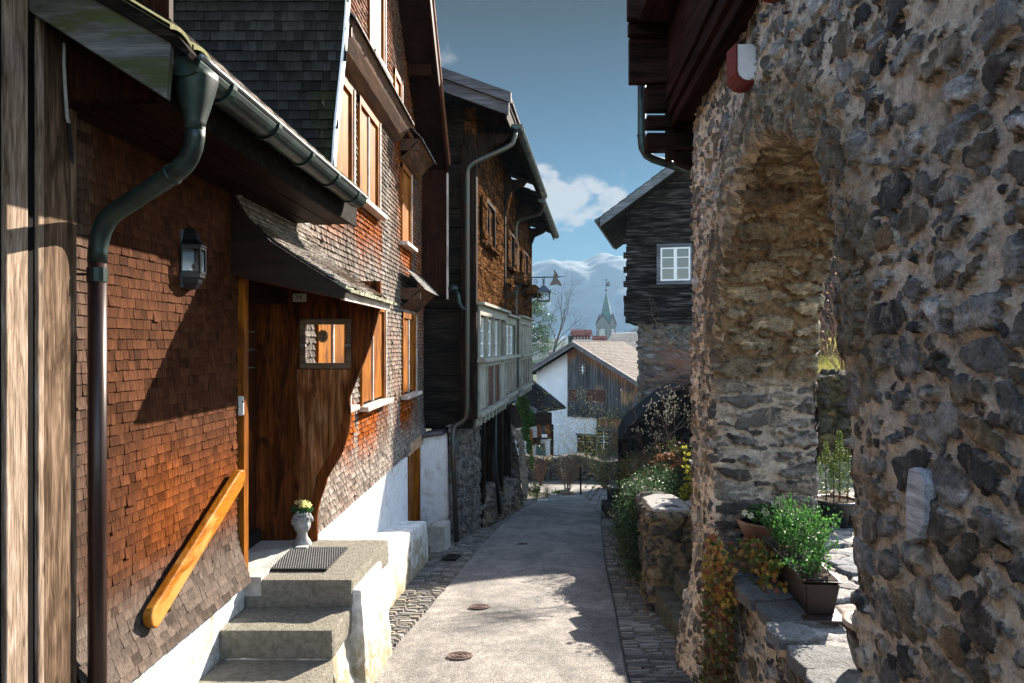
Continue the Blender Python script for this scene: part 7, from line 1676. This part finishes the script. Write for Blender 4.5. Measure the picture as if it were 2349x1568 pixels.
# young magnolia with silky buds
MG = thing('magnolia_tree', 'small bare magnolia with pale fuzzy buds in the planted bed', 'tree', P(1566, 1115, 10.6)); rnd = random.Random(15); tips = []; tr = MB()
tr.tube([P(1568, 1130, 10.6), P(1566, 1085, 10.6), P(1556, 1050, 10.6), P(1540, 1015, 10.6), P(1528, 990, 10.6)], [.032, .028, .024, .018, .014], 7, (.16, .11, .075)); part(MG, 'trunk', tr, M['bark'])
mb = MB()
for (x, y, tx, ty, L) in ((1556, 1050, 1600, 980, .5), (1545, 1025, 1490, 975, .55), (1540, 1015, 1560, 930, .6), (1528, 990, 1500, 930, .5), (1528, 990, 1545, 915, .5), (1534, 1005, 1470, 1000, .5), (1560, 1065, 1610, 1020, .5), (1535, 1000, 1590, 940, .55), (1528, 992, 1515, 950, .4)): a, b = P(x, y, 10.6), P(tx, ty, 10.6 + rnd.uniform(-.3, .3)); branch(mb, a, b - a, (b - a).length * .75, .010, 2, .42, (.15, .12, .10), tips, rnd)
part(MG, 'crown', mb, M['bark']); bd_ = MB()
for q in tips:
    for _ in range(3): w = q + Vector((rnd.gauss(0, .03), rnd.gauss(0, .03), rnd.gauss(0, .03))); bd_.ball(w, .009, 5, (.42, .40, .30), sq=(1, 1, 1.7))
tag(part(MG, 'buds', bd_, M['leaf']), kind='stuff')
# thin canes
def canes(name, label, items, D, col, seed, r=.004):
    rnd = random.Random(seed); x, y, tx, ty = items[0]; t = thing(name, label, 'shrub', P(x, y, D)); mb = MB(); tips = []
    for (x, y, tx, ty) in items: a, b = P(x, y, D + rnd.uniform(-.2, .2)), P(tx, ty, D + rnd.uniform(-.3, .3)); branch(mb, a, b - a, (b - a).length, r, 1, .16, sc(col, rnd.uniform(.7, 1.4)), tips, rnd)
    part(t, 'stems', mb, M['bark']); return t
canes('bare_canes', 'reddish bare rose canes standing in the planted bed', [(1500, 1110, 1482, 985), (1505, 1110, 1512, 1000), (1495, 1110, 1470, 1040), (1530, 1100, 1540, 1010), (1470, 1110, 1445, 1020), (1515, 1110, 1560, 1020), (1450, 1100, 1430, 1050)], 10.0, (.20, .07, .05), 3)
rnd = random.Random(33)
canes('bare_hedge_twigs', 'fan of pale brown twigs sticking out behind the arched wall', [(1625 + rnd.uniform(-10, 30), 835 + rnd.uniform(-25, 60), 1500 + rnd.uniform(-15, 60), 825 + rnd.uniform(-50, 60)) for _ in range(46)] + [(1640, 900, 1495, 865 + 25 * k) for k in range(3)], 9.5, (.22, .12, .08), 4, .0035)
# low green growth on the bed
mb = MB(); random.seed(3)
for i in range(2600):
    y = random.uniform(6.9, 13.5); x = random.uniform(float(np.interp(y, [p[1] for p in PATH[2:]], [p[0] for p in PATH[2:]])) + .1, 3.2); z = EYE - 1.70 - .085 * (y - 6.6) + random.uniform(0, .07) + .2 * max(0, x - 2.6); mb.leaf((x, y, z), random.uniform(.03, .07), sc(random.choice([(.06, .12, .02), (.12, .17, .03), (.15, .12, .04)]), random.uniform(.6, 1.3)), .5)
tag(mb.build('bed_ground_cover', M['leaf']), kind='stuff')

# ------------------------------------------------------------------ planters on the ledge and court behind the arch
LZ = EYE - 1.285
BW = thing('shallow_bowl', 'shallow brown glazed bowl with white hellebores on the ledge', 'planter', (1.58, 4.18, LZ + .05)); b0_ = (1.58, 4.18, LZ + .05)
mb = MB(); mb.lathe(b0_, [(.10, 0), (.15, .05), (.185, .12), (.20, .155), (.203, .165), (.19, .165), (.175, .14)], 32); part(BW, 'bowl', mb, M['bowl'], smooth=True)
mb = MB(); mb.lathe((b0_[0], b0_[1], LZ + .18), [(.175, 0), (.175, .01)], 24); part(BW, 'soil', mb, M['soil'])
mb = MB(); rough_box(mb, c8(1.34, 1.80, 4.0, 4.36, EYE - 1.34, LZ + .05), .02, .012, 71, .03); tag(mb.build('bedding_stone', plain('dark_slate_block', (.13, .125, .12), .85, .2, scale=14, c2=(.06, .058, .055), bumps=.8), smooth=True), 'flat dark stone under the shallow brown bowl on the ledge', 'stone')
mb = MB(); random.seed(8); leafcloud(mb, 330, blob((1.55, 4.18, LZ + .24), (.14, .12, .055)), .055, [(.03, .07, .015), (.05, .10, .02)], .35); part(BW, 'leaves', mb, M['leaf'])
mb = MB()
for (x, y) in ((1703, 1170), (1716, 1177), (1748, 1166), (1752, 1171)):
    c = P(x + 4, y + 5, 4.02)
    for k in range(6): a = k * 1.05; q1_ = Vector((math.cos(a) * .016, -.012, math.sin(a) * .016)); q2_ = Vector((math.cos(a + .9) * .016, -.012, math.sin(a + .9) * .016)); mb.add([c, c + q1_, c + (q1_ + q2_) * .75, c + q2_], [(0, 1, 2), (0, 2, 3)], (.62, .60, .42))
part(BW, 'hellebore_flowers', mb, M['leaf'])
TR = thing('balcony_trough', 'dark brown plastic trough with box greenery on the ledge', 'planter', (1.50, 3.5, LZ)); ta_ = Vector((.10, 1, 0)).normalized(); tb_ = Vector((1, -.10, 0)).normalized(); tc_ = Vector((1.475, 3.52, LZ + .02))
def tro(l, w0, w1, z0, z1, e=0): return [tc_ + ta_ * a * (l - (0 if k else .03)) + tb_ * b * (w1 if k else w0) + Vector((0, 0, z1 if k else z0)) for k in (0, 1) for a in (-1, 1) for b in (-1, 1)]
mb = MB(); mb.hexa(tro(.36, .062, .08, .0, .15)); part(TR, 'trough', mb, M['trough'], bevel=.008)
mb = MB(); mb.hexa(tro(.372, .088, .088, .151, .168)); part(TR, 'rim', mb, M['trough'], bevel=.004)
mb = MB(); mb.hexa(tro(.36, .072, .072, .165, .172)); part(TR, 'soil', mb, M['soil'])
mb = MB(); mb.hexa([tc_ + ta_ * a * .40 + tb_ * b * .10 + Vector((0, 0, z)) for z in (-.018, .0) for a in (-1, 1) for b in (-1, 1)]); part(TR, 'saucer', mb, M['trough'], bevel=.006)
mb = MB(); random.seed(18); st_ = MB()
for k in range(60):
    a0_ = tc_ + ta_ * random.uniform(-.33, .28) + tb_ * random.uniform(-.06, .06) + Vector((0, 0, .17)); b_ = a0_ + Vector((random.gauss(.03, .07), random.gauss(0, .06), random.uniform(.10, .27))); st_.tube([a0_, b_], .002, 3, (.10, .10, .04))
    for i in range(46):
        w = a0_ + (b_ - a0_) * random.uniform(.15, 1.05); mb.leaf(w + Vector((random.gauss(0, .016), random.gauss(0, .016), random.gauss(0, .012))), random.uniform(.014, .024), sc(random.choice([(.035, .13, .025), (.06, .19, .035), (.10, .26, .05)]), random.uniform(.6, 1.3)), .65)
part(TR, 'boxwood_stems', st_, M['bark']); part(TR, 'boxwood_leaves', mb, M['leaf'])
def ivyleaf(mb, c, s_, col):
    u_ = Vector((random.gauss(-.6, .5), random.gauss(-.4, .6), random.gauss(.1, .5))).normalized(); a = u_.cross(Vector((random.gauss(0, 1), random.gauss(0, 1), 1))).normalized(); b = u_.cross(a)
    pts = [(0, -.5), (.28, -.35), (.5, -.42), (.36, -.05), (.52, .2), (.2, .2), (0, .6), (-.2, .2), (-.52, .2), (-.36, -.05), (-.5, -.42), (-.28, -.35)]
    mb.add([c] + [c + a * x * s_ + b * y * s_ + u_ * .12 * s_ * abs(x) for x, y in pts], [(0, i + 1, (i + 1) % 12 + 1) for i in range(12)], col)
IV = thing('trailing_ivy', 'red and yellow tinged ivy trailing from the ledge down the rubble wall', 'ivy', (1.33, 3.95, LZ)); mb = MB(); st_ = MB(); random.seed(28); IC = [(.30, .10, .04), (.42, .22, .05), (.50, .36, .06), (.10, .13, .03), (.20, .07, .04), (.14, .17, .04), (.22, .13, .08)]
for k in range(46):
    x0_, y0_ = random.uniform(1.28, 1.42), random.uniform(3.62, 4.12); ln = random.choice((.12, .25, .45, .7, .95)) * random.uniform(.7, 1.1); xw = .965 + .08 * y0_ - .075
    pts = [Vector((x0_ + .08, y0_, LZ + .10)), Vector((xw - .02, y0_ - .02, LZ + .09 + random.uniform(-.03, .05)))]; z = LZ + .03; y = y0_
    while z > LZ - ln: z -= .05; y += random.gauss(.006, .014); pts.append(Vector((.965 + .08 * y - .07 - random.uniform(0, .05), y, z)))
    st_.tube(pts, .0018, 3, (.14, .07, .04))
    for w in pts:
        for _ in range(5):
            hgt = (w.z - (LZ - .95)) / 1.0; col = random.choice(IC[:4] if hgt > .8 else IC[3:] if random.random() < .8 else IC); ivyleaf(mb, w + Vector((random.gauss(-.01, .018), random.gauss(0, .028), random.gauss(0, .02))), random.uniform(.022, .04), sc(col, random.uniform(.6, 1.25) * (.75 if hgt < .6 else 1)))
for k in range(520): ivyleaf(mb, Vector((random.uniform(1.26, 1.55), random.uniform(3.45, 3.95), LZ + random.uniform(.02, .17))), random.uniform(.022, .038), sc(random.choice(IC[:4] + [(.08, .16, .03)]), random.uniform(.6, 1.4)))
part(IV, 'stems', st_, M['bark']); part(IV, 'leaves', mb, M['leaf'])
NP = thing('tall_glazed_pot', 'tall dark glazed pot with a cream rim, half hidden by the near wall edge', 'planter', (1.39, 2.64, LZ)); mb = MB(); mb.lathe((1.40, 2.64, LZ - .0), [(.05, 0), (.075, .05), (.095, .13), (.10, .19)], 28); part(NP, 'pot', mb, M['blackpot'], smooth=True)
mb = MB(); mb.lathe((1.40, 2.64, LZ + .19), [(.10, 0), (.112, .008), (.112, .022), (.098, .026), (.085, .02), (.085, .0)], 28); part(NP, 'rim', mb, plain('cream_glaze', (.42, .33, .24), .4, .5), smooth=True)
mb = MB(); mb.lathe((1.40, 2.64, LZ + .18), [(.088, 0), (.088, .01)], 20); part(NP, 'soil', mb, M['soil']); mb = MB(); random.seed(2); leafcloud(mb, 40, blob((1.39, 2.64, LZ + .215), (.06, .06, .02)), .035, [(.35, .06, .03), (.04, .10, .03)]); part(NP, 'leaves', mb, M['leaf'])
CP_ = thing('potted_conifer', 'small feathery conifer in a black pot in the court behind the arch', 'planter', (2.34, 4.95, LZ - .02)); c_ = (2.34, 4.92, LZ - .02)
mb = MB(); mb.lathe(c_, [(.105, 0), (.13, .02), (.145, .16), (.155, .175), (.155, .19), (.14, .19), (.135, .17)], 28); part(CP_, 'pot', mb, M['blackpot'], smooth=True); mb = MB(); mb.lathe((c_[0], c_[1], LZ + .145), [(.137, 0), (.137, .01)], 20); part(CP_, 'soil', mb, M['soil'])
mb = MB(); st_ = MB(); random.seed(40)
for (dx, h, n) in ((-.075, .42, 620), (.02, .50, 900), (.08, .38, 520), (-.02, .34, 420), (-.14, .34, 260)):
    b_ = Vector((c_[0] + dx, c_[1], LZ + .15)); st_.tube([b_, b_ + Vector((dx * .1, 0, h * .97))], [.006, .001], 5, (.10, .06, .03))
    for _ in range(n): tt = random.random() ** .8; rr = .07 * (1 - tt) + .012; a = random.uniform(0, 6.28); mb.leaf(b_ + Vector((math.cos(a) * rr * random.random() ** .5, math.sin(a) * rr * random.random() ** .5, h * (.05 + .97 * tt))), random.uniform(.014, .028), sc(random.choice([(.10, .15, .03), (.16, .21, .05), (.07, .11, .03)]) if tt > .12 else (.14, .06, .02), random.uniform(.7, 1.4)), .3)
part(CP_, 'stems', st_, M['bark']); part(CP_, 'foliage', mb, M['leaf'])
MW = thing('mossy_court_wall', 'mossy rubble wall closing the small court behind the arch', 'wall', (4.0, 7.6, EYE - 1.3)); rubble(MW, 'masonry', [(2.9, 7.5), (4.2, 7.45), (5.6, 7.4)][::-1], lambda x, y: EYE - 1.45, lambda x, y: EYE - .33 + .03 * math.sin(x * 7), 141, .26, .2, .07, .02, pal=[(.14, .11, .06), (.09, .075, .05), (.18, .13, .06), (.06, .05, .04)], mortar=(.10, .085, .045), cover=.3, capw=.5)
IP = thing('inner_stone_pier', 'dark notched stone pier behind the far side of the arch', 'pier', (2.3, 5.2, EYE - 1.3)); rubble(IP, 'masonry', [(2.32, 4.98), (2.04, 4.98), (2.04, 5.7)][::-1] if False else [(2.0, 5.7), (2.0, 5.02), (2.185, 4.98), (2.26, 5.5)][::-1], lambda x, y: EYE - 1.4, lambda x, y: EYE + .15, 151, .35, .16, .045, .014, pal=[(.05, .042, .035), (.09, .07, .05), (.12, .09, .06), (.03, .028, .025)], mortar=(.12, .085, .05), cover=.2, capw=.2)
# sunlit grass bank
U, V = np.meshgrid(np.linspace(2.6, 16, 60), np.linspace(7.9, 17, 60), indexing='ij'); Z = EYE - .42 + (V - 7.9) * .085 + .05 * fbm(U / .6, V / .6, s=8); C = np.array([.22, .20, .05]) * (1 + .5 * fbm(U / .5, V / .5, s=9))[..., None]
kp = (U[:-1, :-1] > V[:-1, :-1] * .33); tag(MB().grid(np.stack([U, V, Z], -1), np.clip(C, .02, 1), kp).build('lawn', attr_mat('mossy_lawn', .95, .1, nscale=60, var=.7, bumps=.9, bdist=.02)), kind='structure')
mb = MB(); random.seed(19)
for i in range(16000):
    y = random.uniform(7.8, 15); x = random.uniform(.40, .56) * y; z = EYE - .42 + (y - 7.9) * .085; h = random.uniform(.03, .09); g = random.uniform(.6, 1.4); c = random.choice([(.34, .30, .06), (.24, .27, .05), (.42, .34, .14)]); dx, dy = random.gauss(0, .02), random.gauss(0, .02)
    mb.add([(x - .004, y, z), (x + .004, y, z), (x + dx, y + dy, z + h)], [(0, 1, 2)], sc(c, g))
tag(mb.build('grass', M['leaf']), kind='stuff')
shrub('berry_twig_shrub', 'bare twiggy shrub with dry seed heads in front of the lawn behind the arch', 'shrub', Vector((4.2, 8.6, EYE - .5)), 24, 1.25, .35, (.20, .13, .09), [(.30, .14, .07), (.40, .28, .16), (.25, .10, .08)], 260, .035, seed=22, r=.006)
shrub('thorny_shrub', 'dark reddish tangled low twigs along the lawn behind the arch', 'shrub', Vector((4.9, 10.6, EYE - .25)), 50, .9, 1.0, (.10, .05, .05), [(.16, .08, .07)], 200, .03, seed=23, r=.006)

# ------------------------------------------------------------------ air
mb = MB(); mb.box(-2600, 2600, -60, 2300, -25, 235)
hz = bpy.data.materials.new('haze_air'); hz.use_nodes = True; hn = hz.node_tree; hn.nodes.clear(); ho = hn.nodes.new('ShaderNodeOutputMaterial'); pv = hn.nodes.new('ShaderNodeVolumePrincipled'); pv.inputs['Color'].default_value = (.19, .29, .37, 1); pv.inputs['Density'].default_value = .0006; pv.inputs['Anisotropy'].default_value = 0; hn.links.new(pv.outputs[0], ho.inputs['Volume'])
tag(mb.build('haze', hz), kind='stuff')
